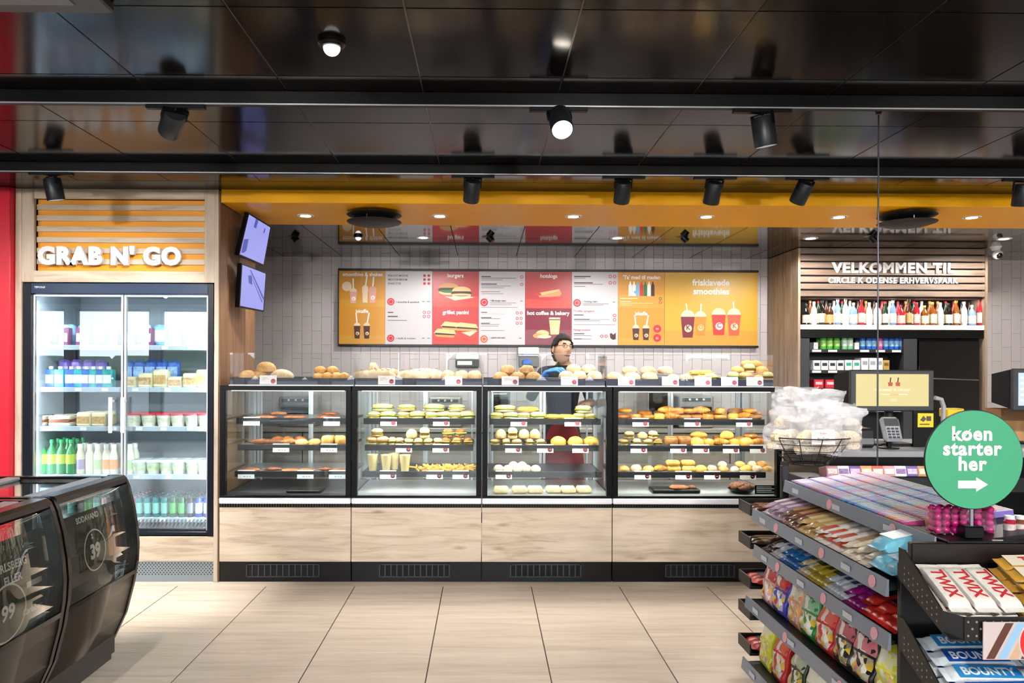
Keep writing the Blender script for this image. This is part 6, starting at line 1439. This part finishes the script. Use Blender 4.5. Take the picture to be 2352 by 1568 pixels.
def rowbag(k, seq, h=1.0, where='', lean=.16):
    n = len(seq); y = GY1-.09
    for i, key in enumerate(seq):
        yy = GY1-.08-(GY1-GY0-.16)*i/(n-1)
        for d in range(3):
            p = shpt(k, .12+.2*d, .002); o = obj('sweet_bag', bagm[key]); o.location = (p.x+.03, yy+rnd.uniform(-.006, .006), p.z); o.rotation_euler = (0, lean, rnd.uniform(-.06, .06)); o.scale = (1, 1, h)
            tag(o, '%s bag of sweets on the %s, %s' % (key, where, ['front', 'second', 'third'][d]+' in its file'), 'sweets', 'bags of sweets '+k)
rowbag('C', ['pink', 'blue and red', 'orange', 'green', 'red', 'dark', 'black', 'yellow'], .98, 'shelf under the bars')
rowbag('D', ['yellow', 'red', 'dark green', 'cream', 'dark', 'cream', 'green'], 1.15, 'lowest shelf')
# far end trays
ft = thing('end_tray_rack', 'small black tray rack at the far end of the gondola', 'rack', (1.35, 3.42, 0))
for k, z in enumerate((.83, .68, .50, .36, .2)):
    b = MB(); b.box(1.2, 1.55, 3.345, 3.5, z, z+.012); b.box(1.2, 1.206, 3.345, 3.5, z+.012, z+.05); b.box(1.2, 1.55, 3.495, 3.5, z+.012, z+.05); b.build('tray', M_gon, ft)
b = MB(); b.box(1.36, 1.40, 3.342, 3.36, 0, .9); b.build('upright', M_gon, ft)
for k, z in enumerate((.83, .68, .50, .36, .2)):
    for q in range(3):
        key = ['dark', 'brown', 'red', 'magenta', 'red'][k]; o = obj('candy_bar', BAR[key]); o.location = (1.315+.0, 3.375+.045*q, z+.014); tag(o, '%s wrapped bar in the far end tray rack, %s level' % (key, ['first', 'second', 'third', 'fourth', 'fifth'][k]), 'candy bar', 'bars in the far end trays')
# ---------------------------------------------------------------- near end trays of the gondola
M_perfb = mat('perforated_black_steel', '#211f1e', .4, .3)
def endtray(zb, zf, label):
    yb, yf, x0, x1 = 2.165, 1.93, 1.215, 1.80
    t = thing('perforated_tray', label, 'tray', (1.5, 2.05, zf-.05))
    s_ = (zb-zf)/(yb-yf); zz = lambda y: zf+(y-yf)*s_
    b = MB(); b.prism([(yf, zf-.06), (yb, zb-.06), (yb, zb-.056), (yf, zf-.056)], x0, x1, 'x'); b.build('tray_floor', M_perfb, t, smooth=0)
    b = MB(); b.prism([(yf+.03, zz(yf+.03)-.06), (yb, zb-.06), (yb, zb+.03), (yb-.03, zb+.03), (yf+.03, zf+.012), (yf+.03, zf-.03)], x0-.004, x0, 'x'); sd = b.build('side_plate', M_perfb, t, smooth=0)
    b = MB(); b.quad((x0-.002, yf+.03, zf-.056), (x0-.002, yf+.03, zf+.01), (x0+.035, yf, zf+.004), (x0+.035, yf, zf-.056)); b.build('corner_plate', M_perfb, t, smooth=0)
    b = MB(); b.box(x0+.035, x1, yf-.004, yf, zf-.058, zf+.004); fr = b.build('front_lip', M_perfb, t, smooth=0)
    b = MB()
    for i in range(3):
        for j in range(24): xx = x0+.045+j*.022+(.011 if i % 2 else 0); b.disc((xx, yf-.0045, zf-.045+i*.018), .0032, 'y', 8)
        for j in range(8): yy = yf+.05+j*.022; b.disc((x0-.0045, yy, zz(yy)-.045+i*.018), .0032, 'x', 8)
    b.build('perforation', mat('hole_light', '#8f8a84', .6), fr, smooth=0)['kind'] = 'stuff'
    return t, zz
tA, zA = endtray(.945, .848, 'black perforated end tray filled with white and gold bars')
tB, zB = endtray(.745, .640, 'black perforated end tray filled with blue and white bars')
mkbar('twix_w', '#ebe4da', '#d8d2cc', L=.20, W=.062, H=.03, txt='TWIX', tcol='#cf2f38', bands=()); mkbar('twix_g', '#cf9a3e', '#eadcc4', L=.225, W=.05, H=.026, txt='TWIX', tcol='#c8202c', bands=((-.09, .075),)); mkbar('bounty', '#e2e8ee', '#1d4fa4', L=.24, W=.048, H=.028, txt='BOUNTY', tcol='#f2f4f8', bands=((-.085, .085),)); mkbar('bounty_l', '#e6ecf0', '#2f8fd0', L=.24, W=.048, H=.028, txt='BOUNTY', tcol='#f2f4f8', bands=((-.085, .085),))
sl = math.atan2(.097, .235)
def tb_bar(key, x, y, z, yaw, pitch, label, group):
    o = obj('candy_bar', BAR[key]); o.location = (x, y, z); o.rotation_mode = 'XYZ'
    o.rotation_euler = (Matrix.Rotation(pitch, 3, 'X') @ Matrix.Rotation(yaw, 3, 'Z')).to_euler(); tag(o, label, 'candy bar', group)
for lay_ in range(2):
    for i in range(3): tb_bar('twix_w', 1.264+i*.066+.01*lay_, 2.055, zA(2.055)-.054+.033*lay_, R(-90)+.05*(i-1), sl, 'white bar with red lettering in upper end tray, column %s' % ['one', 'two', 'three'][i]+(' on top' if lay_ else ' below'), 'white bars in the upper end tray')
for lay_ in range(3):
    for i in range(4): tb_bar('twix_g', 1.555+.012*lay_, 1.965+i*.052, zA(1.965+i*.052)-.054+.028*lay_, .03*(i % 2), sl, 'gold bar with red lettering in upper end tray, row %s' % ['one', 'two', 'three', 'four'][i]+[' at the bottom', ' in the middle layer', ' on top'][lay_], 'gold bars in the upper end tray')
for lay_ in range(2):
    for i in range(4):
        for c in range(2): tb_bar('bounty' if (i+lay_) % 2 else 'bounty_l', 1.345+c*.245+.02*lay_, 1.962+i*.052, zB(1.962+i*.052)-.054+.03*lay_, rnd.uniform(-.05, .05), sl, '%s bar in lower end tray, row %s, %s, %s' % ('dark blue and white' if (i+lay_) % 2 else 'light blue and white', ['one', 'two', 'three', 'four'][i], ['left file', 'right file'][c], ['below', 'on top'][lay_]), 'blue bars in the lower end tray')
# header and upright end panel
b = MB(); b.box(1.255, 1.82, GY0-.025, GY0-.002, .925, .985, c=.003); o = b.build('header_panel', mat('dark_brown_header', '#1c1110', .35), gd)
gb('end_panel', 1.225, 1.8, GY0-.022, GY0-.002, .13, .924)
gb('end_shelf', 1.36, 1.9, GY0-.03, GY0+.19, .985, .992)
# promotional card hanging on the upper tray
t = thing('promo_card', 'promotional card with printed bars and a red price disc below the upper tray', 'card', (1.42, 1.92, .78))
b = MB(); b.box(1.293, 1.56, 1.916, 1.919, .745, .842); b.build('card', mat('card_pale', '#c8b8b4', .5), t, smooth=0)
q = MB()
for k in range(7):
    x = 1.30+k*.03; q.add([(x, 1.9155, .747), (x+.022, 1.9155, .747), (x+.072, 1.9155, .84), (x+.05, 1.9155, .84)], [(0, 1, 2, 3)], k % 4)
q.build('bar_print', [mat('print_brown', '#5a3226', .5), mat('print_lblue', '#8fb8dc', .5), mat('print_tan', '#c9a584', .5), mat('print_maroon', '#6a2a34', .5)], t, smooth=0)['kind'] = 'stuff'
q = MB(); q.disc((1.45, 1.9148, .79), .062, 'y', 32, 0); q.disc((1.45, 1.9152, .79), .065, 'y', 32, 1); put_text(q, '3', 1.445, 1.9144, .77, .045, 1, bold=.04); q.build('price_disc', [mat('disc_red', '#d8262c', .45), M_pw], t, smooth=0)
# gumball tubs, little bottles
M_gumb = mat('pink_gumball', '#b5156f', .2, spec=.6)
ball = MB(); ball.lathe([(0, -.0118)]+[(.0118*math.sin(a), -.0118*math.cos(a)) for a in (.5, 1.0, 1.57, 2.1, 2.6)]+[(0, .0118)], 12); ballm = ball.mesh('gumball', M_gumb)
def tub(px0, px1, label):
    y = 2.24; a, c = gx(px0, y), gx(px1, y); z0 = .993; z1 = gz(1166, y)
    t = thing('gumball_tub', label, 'candy tub', ((a+c)/2, y+.03, z0))
    b = MB(); b.box(a, c, y, y+.06, z0, z1, c=.006); b.build('clear_box', glass('clear_tub', '#fff4fa', .02), t)
    nx = max(2, int((c-a-.004)/.0222)); nz = int((z1-z0+.004)/.0205)
    for j in range(nz):
        for i in range(nx):
            for d in range(2): obj('gumball', ballm, t, loc=(a+.0145+i*(c-a-.029)/max(1, nx-1), y+.0145+d*.028, z0+.0135+j*.0205))
tub(2150, 2232, 'wide clear tub of magenta gumballs left of the sign post'); tub(2243, 2293, 'narrow clear tub of magenta gumballs right of the sign post')
for px, nm, c1 in ((2320, 'red', '#b3203a'), (2345, 'brown', '#7a4a2a')):
    y = 2.27; x = gx(px, y); b = MB(); b.lathe([(.013, 0), (.0165, .004), (.0165, .036), (.012, .042), (.012, .046)], 16, mi=0); b.lathe([(.014, .044), (.014, .054), (0, .055)], 14, mi=1); b.lathe([(.0168, .008), (.0168, .03)], 16, mi=2)
    o = b.build('pill_tin', [mat(nm+'_jar', c1, .25), M_plast, mat(nm+'_jar_label', '#d8c8c4', .4, var=.3, vscale=80)]); o.location = (x, y, .993); tag(o, 'small %s candy jar with white lid on the end shelf' % nm, 'jar')
# ---------------------------------------------------------------- round queue sign
SYg = 2.2; sc_ = atY(2236, 1055, SYg); sr_ = 115*SYg/F
t = thing('queue_sign', 'round green sign reading koen starter her with a white arrow', 'sign', (sc_.x, SYg+.01, .993))
M_sg = mat('sign_green', '#43a479', .45); 
Td = Matrix.Translation(sc_) @ Matrix.Rotation(R(90), 4, 'X')
b = MB(); b.lathe([(0, -.004), (sr_*.985, -.004), (sr_, -.003), (sr_, .0005), (sr_*.99, .001), (0, .001)], 64, T=Td); b.build('backing', M_black, t)
b = MB(); b.lathe([(0, .0012), (sr_*.985, .0012), (sr_*.985, .0025), (0, .0025)], 64, T=Td); b.build('disc', M_sg, t)
b = MB(); yy = SYg-.003
for s_, py, w in (('koen', 1010, 104), ('starter', 1044, 146), ('her', 1079, 72)): put_text(b, s_, gx(2232, SYg), yy, gz(py, SYg, 2232), 31*SYg/F, 0, 'CENTER', .038, wmax=w*SYg/F, spacing=1.1)
xo = gx(2217.5, SYg); zo = gz(999, SYg, 2232); b.add([Vector((xo+q[0]*SYg/F, yy-.0003, zo+q[1]*SYg/F)) for q in ((-12, -14), (-9, -14), (12, 14), (9, 14))], [(0, 1, 2, 3)])
z0 = gz(1112, SYg, 2232); u = SYg/F; x0 = gx(2200, SYg)
b.add([(x0, yy, z0-9*u), (x0+42*u, yy, z0-9*u), (x0+42*u, yy, z0-17*u), (x0+70*u, yy, z0), (x0+42*u, yy, z0+17*u), (x0+42*u, yy, z0+9*u), (x0, yy, z0+9*u)], [tuple(range(7))])
b.build('lettering', M_letter, t, smooth=0)
b = MB(); b.box(sc_.x-.004, sc_.x+.004, SYg+.006, SYg+.012, 1.02, sc_.z-.02); b.build('stem', M_steel, t)
b = MB(); b.box(sc_.x-.028, sc_.x+.028, SYg-.01, SYg+.03, .993, 1.03, c=.004); b.build('clamp', M_black, t)
# ---------------------------------------------------------------- wire basket with bread bags
BY = 3.42; bcx = gx(1856, BY); rimz = gz(1000, BY); botz = gz(1062, BY)
t = thing('wire_basket', 'black wire basket holding bags of bread on the gondola post', 'basket', (bcx, BY, botz))
M_wire = mat('black_wire', '#1c1a1a', .35, .4)
def ringp(r, z, n=36): return [(bcx+r*math.cos(2*math.pi*i/n), BY+r*.8*math.sin(2*math.pi*i/n), z) for i in range(n)]
rr = [(.19, rimz), (.172, rimz-.03), (.15, rimz-.06), (.125, rimz-.09), (.09, botz)]
for i, (r_, z) in enumerate(rr): b = MB(); b.tube(ringp(r_, z), .0028 if i in (0, 4) else .0018, 6, closed=True); b.build('ring_wire', M_wire, t)
for k in range(12):
    a = 2*math.pi*k/12; b = MB(); b.tube([(bcx+r_*math.cos(a), BY+r_*.8*math.sin(a), z) for r_, z in rr], .002, 6); b.build('upright_wire', M_wire, t)
for k in range(5): q = -.07+k*.035; w_ = math.sqrt(max(.0081-q*q, 0)); b = MB(); b.tube([(bcx-w_, BY+q*.8, botz), (bcx+w_, BY+q*.8, botz)], .0018, 6); b.build('base_wire', M_wire, t)
b = MB(); b.box(1.332, 1.358, GY1+.004, GY1+.028, 1.0601, botz+.02); b.tube([(1.345, GY1+.02, botz+.02), (1.38, BY, botz+.005), (bcx-.09, BY, botz)], .004, 6); b.build('bracket', M_wire, t)
def film(name, col, alpha):
    m = mat(name, col, .18, spec=.7, alpha=alpha, bump=.6, bscale=25); return m
M_film = film('clear_bag_film', '#d6d6da', .34); M_crisp = crust('oat_bread', '#d9c39a', '#efe2c6', '#8a6a3a', 100, .22); M_tagr = mat('bag_tag_red', '#c8324a', .45)
def bread_bag(x, y, z, w, h, d, rz, lean, label, labeltag=False):
    t = thing('bread_bag', label, 'bread bag', (x, y, z), 'bread bags in the basket', rz); t.rotation_euler = (lean, 0, rz)
    b = MB(); s0 = rnd.random()*50
    def fn(u, v):
        a = 2*math.pi*u; c, s_ = math.cos(a), math.sin(a); k = max(.04, 1-abs(2*v-.9)**3) if v < .95 else .04
        top = 1 if v < .6 else 1+.12*math.sin((v-.6)*9+s0)
        q = Vector((w/2*math.copysign(abs(c)**.7, c)*top, d/2*math.copysign(abs(s_)**.8, s_)*k, h*v)); nn = Vector((noise.noise(q*17+Vector((s0, 0, 0))), noise.noise(q*17+Vector((0, s0, 0))), .5*noise.noise(q*15+Vector((0, 0, s0)))))
        n2 = Vector((noise.noise(q*45+Vector((s0, 9, 0))), noise.noise(q*45+Vector((9, s0, 0))), 0))
        return q+nn*.03+n2*.012
    b.grid(fn, 34, 26, 0, cu=True); o = obj('bag_film', b.mesh('bag_film', M_film, 0), t, local=True)
    for k in range(4):
        l_ = lump(w*.3, d*.3, h*.22, k+60, .12, 12, 7); o = obj('bread_piece', l_.mesh('bread_piece', M_crisp), t, local=True); o.location = ((k % 2-.5)*w*.42, (.5-k//2)*d*.25, .01+(k//2)*h*.2)
    if labeltag:
        b = MB(); b.box(-w*.26, w*.26, -d*.56, -d*.55, h*.2, h*.46); o = obj('paper_label', b.mesh('paper_label', M_pw), t, local=True)
        b = MB(); put_text(b, 'boller', 0, -d*.562, h*.27, h*.06, 0, wmax=w*.4); put_text(b, 'friske', 0, -d*.562, h*.38, h*.035, 1, wmax=w*.3); o2 = obj('label_print', b.mesh('label_print', [M_ink, M_tagr], 0), o, local=True)
z = botz+.006
bread_bag(bcx-.12, BY-.02, z+.055, .16, .21, .11, .3, .05, 'clear bag of oat bread at the left of the basket')
bread_bag(bcx+.01, BY-.08, z+.04, .20, .25, .11, .0, -.08, 'clear bread bag with white paper label at the front of the basket', True)
bread_bag(bcx+.13, BY-.03, z+.055, .18, .2, .11, -.35, .05, 'clear bread bag at the right of the basket')
bread_bag(bcx-.05, BY+.06, z+.10, .21, .25, .1, .15, .1, 'clear bread bag standing behind the labelled one')
bread_bag(bcx+.09, BY+.07, z+.09, .2, .24, .1, -.15, .05, 'clear bread bag at the back right of the basket')
bread_bag(bcx+.19, BY+.02, z+.14, .14, .14, .08, -.9, .3, 'small clear bread bag leaning over the right rim of the basket')
# ---------------------------------------------------------------- checkout
KY0, KY1 = 3.66, 4.3; kx0, kx1 = gx(1932, KY0), 3.4; KZ = gz(1034, KY0)
t = thing('checkout_counter', 'black checkout counter with grey top and a stepped candy ledge', 'counter', ((kx0+kx1)/2, 4.0, 0))
def kb(name, x0, x1, y0, y1, z0, z1, m=M_black, c=.003):
    b = MB(); b.box(x0, x1, y0, y1, z0, z1, c=c); return b.build(name, m, t)
kb('worktop', kx0-.05, kx1, KY0, KY1, KZ-.03, KZ, mat('grey_worktop', '#8f8f94', .4)); kb('body', kx0-.04, kx1-.02, KY0+.03, KY1-.03, 0, KZ-.031)
lx0 = gx(1848, 3.5); LZ = gz(1096, 3.5); kb('candy_ledge', lx0, kx1, 3.46, KY0+.028, LZ-.03, LZ); kb('ledge_front', lx0, kx1, 3.45, 3.459, LZ-.06, LZ+.012, M_gon); kb('lower_ledge', lx0, kx1, 3.40, KY0+.028, LZ-.24, LZ-.2); kb('ledge_back', lx0, kx1, KY0+.0, KY0+.029, 0, LZ-.241)
lb_ = [('rose', '#c88a92', '#e9d3d2'), ('white', '#e2dee4', '#8a6aa0'), ('violet', '#6a4a92', '#cdb8dc'), ('tan', '#c08a58', '#e8d2b4'), ('red', '#b84a3c', '#e8c8b8')]
for i, (nm, c1, c2) in enumerate(lb_*2):
    px = 1905+i*26; y = 3.52; b = MB(); b.box(-.028, .028, -.04, .04, 0, .05, 0, c=.003); b.box(-.022, .022, -.042, -.04, .012, .036, 1)
    o = b.build('sweet_box', [mat(nm+' sweet box', c1, .4, var=.2, vscale=40), mat(nm+' sweet box print', c2, .4, var=.4, vscale=90)]); o.location = (gx(px, y), y, LZ+.001); o.rotation_euler = (R(-14), 0, 0)
    tag(o, '%s sweet box on the checkout ledge, %s from the left' % (nm, ['first', 'second', 'third', 'fourth', 'fifth', 'sixth', 'seventh', 'eighth', 'ninth', 'tenth'][i]), 'box', 'sweet boxes on the checkout ledge')
for i in range(9):
    o = obj('candy_bar', BAR[['brown', 'dark', 'blue', 'mauve'][i % 4]]); y = 3.44; o.location = (gx(1870+i*52, y), y, LZ-.199); o.rotation_euler = (R(-10), 0, R(90)); tag(o, '%s bar on the lower checkout ledge, place %s from the left' % (['brown', 'dark', 'blue', 'mauve'][i % 4], ['one', 'two', 'three', 'four', 'five', 'six', 'seven', 'eight', 'nine'][i]), 'candy bar', 'bars on the lower checkout ledge')
# till screen
SYt = 3.9
def till(px0, px1, py0, py1, label, kind):
    a, c = gx(px0, SYt), gx(px1, SYt); z0, z1 = gz(py1, SYt), gz(py0, SYt); xc = (a+c)/2
    t = thing('till_screen', label, 'screen', (xc, SYt+.05, KZ))
    b = MB(); b.box(a, c, SYt, SYt+.022, z0, z1, c=.006); b.build('front_bezel', M_dgrey, t)
    b = MB(); b.add([(a+.004, SYt+.0225, z0+.01), (c-.004, SYt+.0225, z0+.01), (c-.004, SYt+.0225, z1-.005), (a+.004, SYt+.0225, z1-.005), (a-.03, SYt+.12, z0+.04), (c-.05, SYt+.12, z0+.04), (c-.05, SYt+.12, z1-.03), (a-.03, SYt+.12, z1-.03)], [(0, 1, 2, 3), (7, 6, 5, 4), (0, 4, 5, 1), (1, 5, 6, 2), (2, 6, 7, 3), (3, 7, 4, 0)]); b.build('rear_housing', M_matblack, t, smooth=0)
    b = MB(); b.box(a+.03, c-.03, SYt-.0015, SYt-.0003, z0+.028, z1-.022); d = b.build('display', mat('till_'+kind, '#141414', .25, emit=.58, emcol='#ead896' if kind == 'yellow' else '#d3ebf6'), t, smooth=0)
    q = MB(); y = SYt-.002
    if kind == 'yellow':
        for xx in (-.012, .028): 
            q.add([(xc+xx-.01, y, z1-.085), (xc+xx+.012, y, z1-.085), (xc+xx+.013, y, z1-.065), (xc+xx-.012, y, z1-.065)], [(0, 1, 2, 3)], 0); q.add([(xc+xx-.003, y, z1-.065), (xc+xx+.003, y, z1-.065), (xc+xx+.006, y, z1-.04), (xc+xx, y, z1-.04)], [(0, 1, 2, 3)], 2)
        put_text(q, 'VELKOMMEN TIL CIRCLE K', xc, y, z0+.108, .011, 1, bold=.02, wmax=.22); q.add([(xc-.06, y, z0+.088), (xc+.08, y, z0+.088), (xc+.08, y, z0+.092), (xc-.06, y, z0+.092)], [(0, 1, 2, 3)], 1); put_text(q, 'mobilpay', xc+.01, y-.0003, z0+.086, .009, 3, bold=.01); put_text(q, 'OO', xc+.006, y, z0+.052, .014, 1, bold=.0)
    else:
        for k in range(5): q.add([(a+.04, y, z0+.05+k*.03), (c-.05, y, z0+.05+k*.03), (c-.05, y, z0+.062+k*.03), (a+.04, y, z0+.062+k*.03)], [(0, 1, 2, 3)], 1)
    q.build('display_print', [mat('till_print_red', '#1a0a08', .4, emit=.5, emcol='#d65a44'), mat('till_print_white', '#202020', .4, emit=.6, emcol='#fff6e0'), mat('till_print_dark', '#100804', .4, emit=.2, emcol='#6a3a20'), mat('till_print_orange', '#201008', .4, emit=.5, emcol='#e8924a')], d, smooth=0)['kind'] = 'stuff'
    b = MB(); b.cyl((xc+.02, SYt+.07, KZ), (xc+.02, SYt+.07, z0+.06), .022, n=14); b.box(xc-.07, xc+.11, SYt-.02, SYt+.16, KZ+.0005, KZ+.015, c=.005); b.build('stand', M_matblack, t)
till(1953, 2146, 846, 942, 'black till screen showing a yellow advert', 'yellow'); till(2326, 2500, 842, 940, 'second till screen at the right picture edge', 'blue')
# card terminal
y = 3.78; xc = gx(2044, y); t = thing('card_terminal', 'silver card terminal on a stand below the till screen', 'card terminal', (xc, y, KZ))
T = Matrix.Translation((xc, y-.01, gz(983, y))) @ Matrix.Rotation(R(-22), 4, 'X')
b = MB(); b.box(-.048, .048, -.018, .018, -.065, .065, c=.014, T=T); b.build('casing', mat('silver_plastic', '#a9adb4', .3, .3), t)
b = MB(); b.box(-.036, .036, -.0195, -.0185, .012, .052, T=T); b.build('display', M_dgrey, t)
for i in range(4):
    for j in range(3): b = MB(); b.box(-.03+j*.021, -.014+j*.021, -.021, -.0187, -.052+i*.015, -.042+i*.015, c=.001, T=T); b.build('key', M_dgrey, t)
b = MB(); b.cyl((xc, y+.01, KZ), (xc, y+.01, gz(1000, y)), .012, n=12); b.lathe([(.05, 0), (.05, .006), (.02, .012)], 20, (xc, y+.01, KZ+.0005)); b.build('stand', M_black, t)
y = 3.8; a, c = gx(1975, y), gx(2012, y); t = thing('receipt_printer', 'black receipt printer left of the card terminal', 'printer', ((a+c)/2, y+.05, KZ))
b = MB(); b.box(a, c, y, y+.13, KZ+.0005, KZ+.1, c=.012); b.build('housing', M_matblack, t); b = MB(); b.box(a+.01, c-.01, y-.002, y-.0005, KZ+.02, KZ+.05); b.build('front_cover', M_grey, t)
y = 3.86; a, c = gx(2098, y), gx(2150, y); t = thing('notice_stand', 'black notice stand with a yellow warning sticker', 'notice', ((a+c)/2, y, KZ))
b = MB(); b.box(a, c, y, y+.012, KZ, gz(940, y), c=.002); b.build('board', M_black, t)
q = MB(); sa, sb2, zt1, zb1 = gx(2108, y), gx(2144, y), gz(946, y), gz(978, y); q.box(sa, sb2, y-.0014, y-.0003, zb1, zt1, 0); q.add([(sa+.012, y-.002, zt1-.035), (sa+.03, y-.002, zt1-.012), (sa+.045, y-.002, zt1-.03), (sa+.03, y-.002, zt1-.045)], [(0, 1, 2, 3)], 1); q.box(sa+.045, sb2-.012, y-.002, y-.0015, zt1-.04, zt1-.015, 1); q.box(sa+.01, sb2-.02, y-.002, y-.0015, zb1+.012, zb1+.018, 1); q.build('sticker', [mat('warning_yellow', '#e8c81e', .45), M_ink], t, smooth=0)
y = 4.2; xc = gx(2186, y); t = thing('yellow_caddy', 'small yellow caddy behind the notice stand', 'caddy', (xc, y, KZ)); zt1 = gz(934, y)
b = MB(); b.box(xc-.05, xc+.05, y-.04, y+.04, zt1-.05, zt1, c=.006); b.build('tub', mat('caddy_yellow', '#e6c629', .4), t); b = MB(); b.box(xc-.03, xc+.03, y-.02, y+.02, KZ, zt1-.0505); b.build('pedestal', M_dgrey, t)
y = 4.0; b = MB(); xc = gx(2160, y); b.tube([(xc-.03, y, gz(910, y)), (xc+.005, y, gz(914, y)), (xc+.018, y, gz(930, y)), (xc+.016, y, gz(965, y)), (xc-.01, y, KZ+.01)], .012, 10); tag(b.build('scanner_stand', mat('light_grey_plastic', '#a7a5a5', .4)), 'curved light grey stand right of the till screen', 'stand')
y = 4.25; a, c = gx(2272, y), gx(2330, y); t = thing('cardboard_box', 'open brown cardboard box at the right behind the sign', 'box', ((a+c)/2, y, KZ)); M_cb = mat('cardboard', '#b98a5e', .8, var=.1)
zt1 = gz(934, y); zt1 = max(zt1, KZ+.1)
b = MB(); b.box(a, c, y-.1, y-.094, KZ, zt1); b.box(a, c, y+.04, y+.046, KZ, zt1); b.box(a, a+.006, y-.094, y+.04, KZ, zt1); b.box(c-.006, c, y-.094, y+.04, KZ, zt1); b.build('walls', M_cb, t, smooth=0)
b = MB(); b.quad((a, y-.1, zt1), (c, y-.1, zt1), (c+.01, y-.16, zt1-.03), (a-.01, y-.16, zt1-.03)); b.build('flap', M_cb, t, smooth=0)
# steel cable from the ceiling to the checkout ledge
y = 3.5; x = gx(2016, y); b = MB(); b.cyl((x, y, LZ), (x, y, ZC), .004, n=8); b.lathe([(.012, -.02), (.016, -.004), (.016, 0)], 12, (x, y, ZC)); tag(b.build('hanging_cable', mat('grey_cable', '#4a4d58', .3, .6)), 'thin grey steel cable from the ceiling down to the checkout ledge', 'cable')

# ---------------------------------------------------------------- look-alikes: each label gets its place in the row
ORD = 'first second third fourth fifth sixth seventh eighth ninth tenth eleventh twelfth thirteenth fourteenth fifteenth sixteenth seventeenth eighteenth nineteenth twentieth'.split()
TENS = {2: 'twenty', 3: 'thirty', 4: 'forty', 5: 'fifty', 6: 'sixty', 7: 'seventy'}
def ordw(i):
    if i < 20: return ORD[i]
    n = i+1; return TENS[n//10]+('-'+ORD[n % 10-1] if n % 10 else 'ieth') if n % 10 else TENS[n//10][:-1]+'ieth'
same = {}
for o in COL.objects:
    if o.parent is None and o.get('label') and o.get('category'): same.setdefault(o['label'], []).append(o)
ci = cam_rot.transposed()
def screen_x(o): q = ci @ (o.location-Vector((0, 0, EYE))); return q.x/max(-q.z, .01) if q.z < 0 else o.location.x
for lab, L in same.items():
    if len(L) < 2: continue
    L.sort(key=screen_x)
    for i, o in enumerate(L):
        pos = 'leftmost' if i == 0 else 'rightmost' if i == len(L)-1 else ordw(i)+'-from-left'
        o['label'] = pos+' '+lab
bpy.data.scenes.remove(TS)
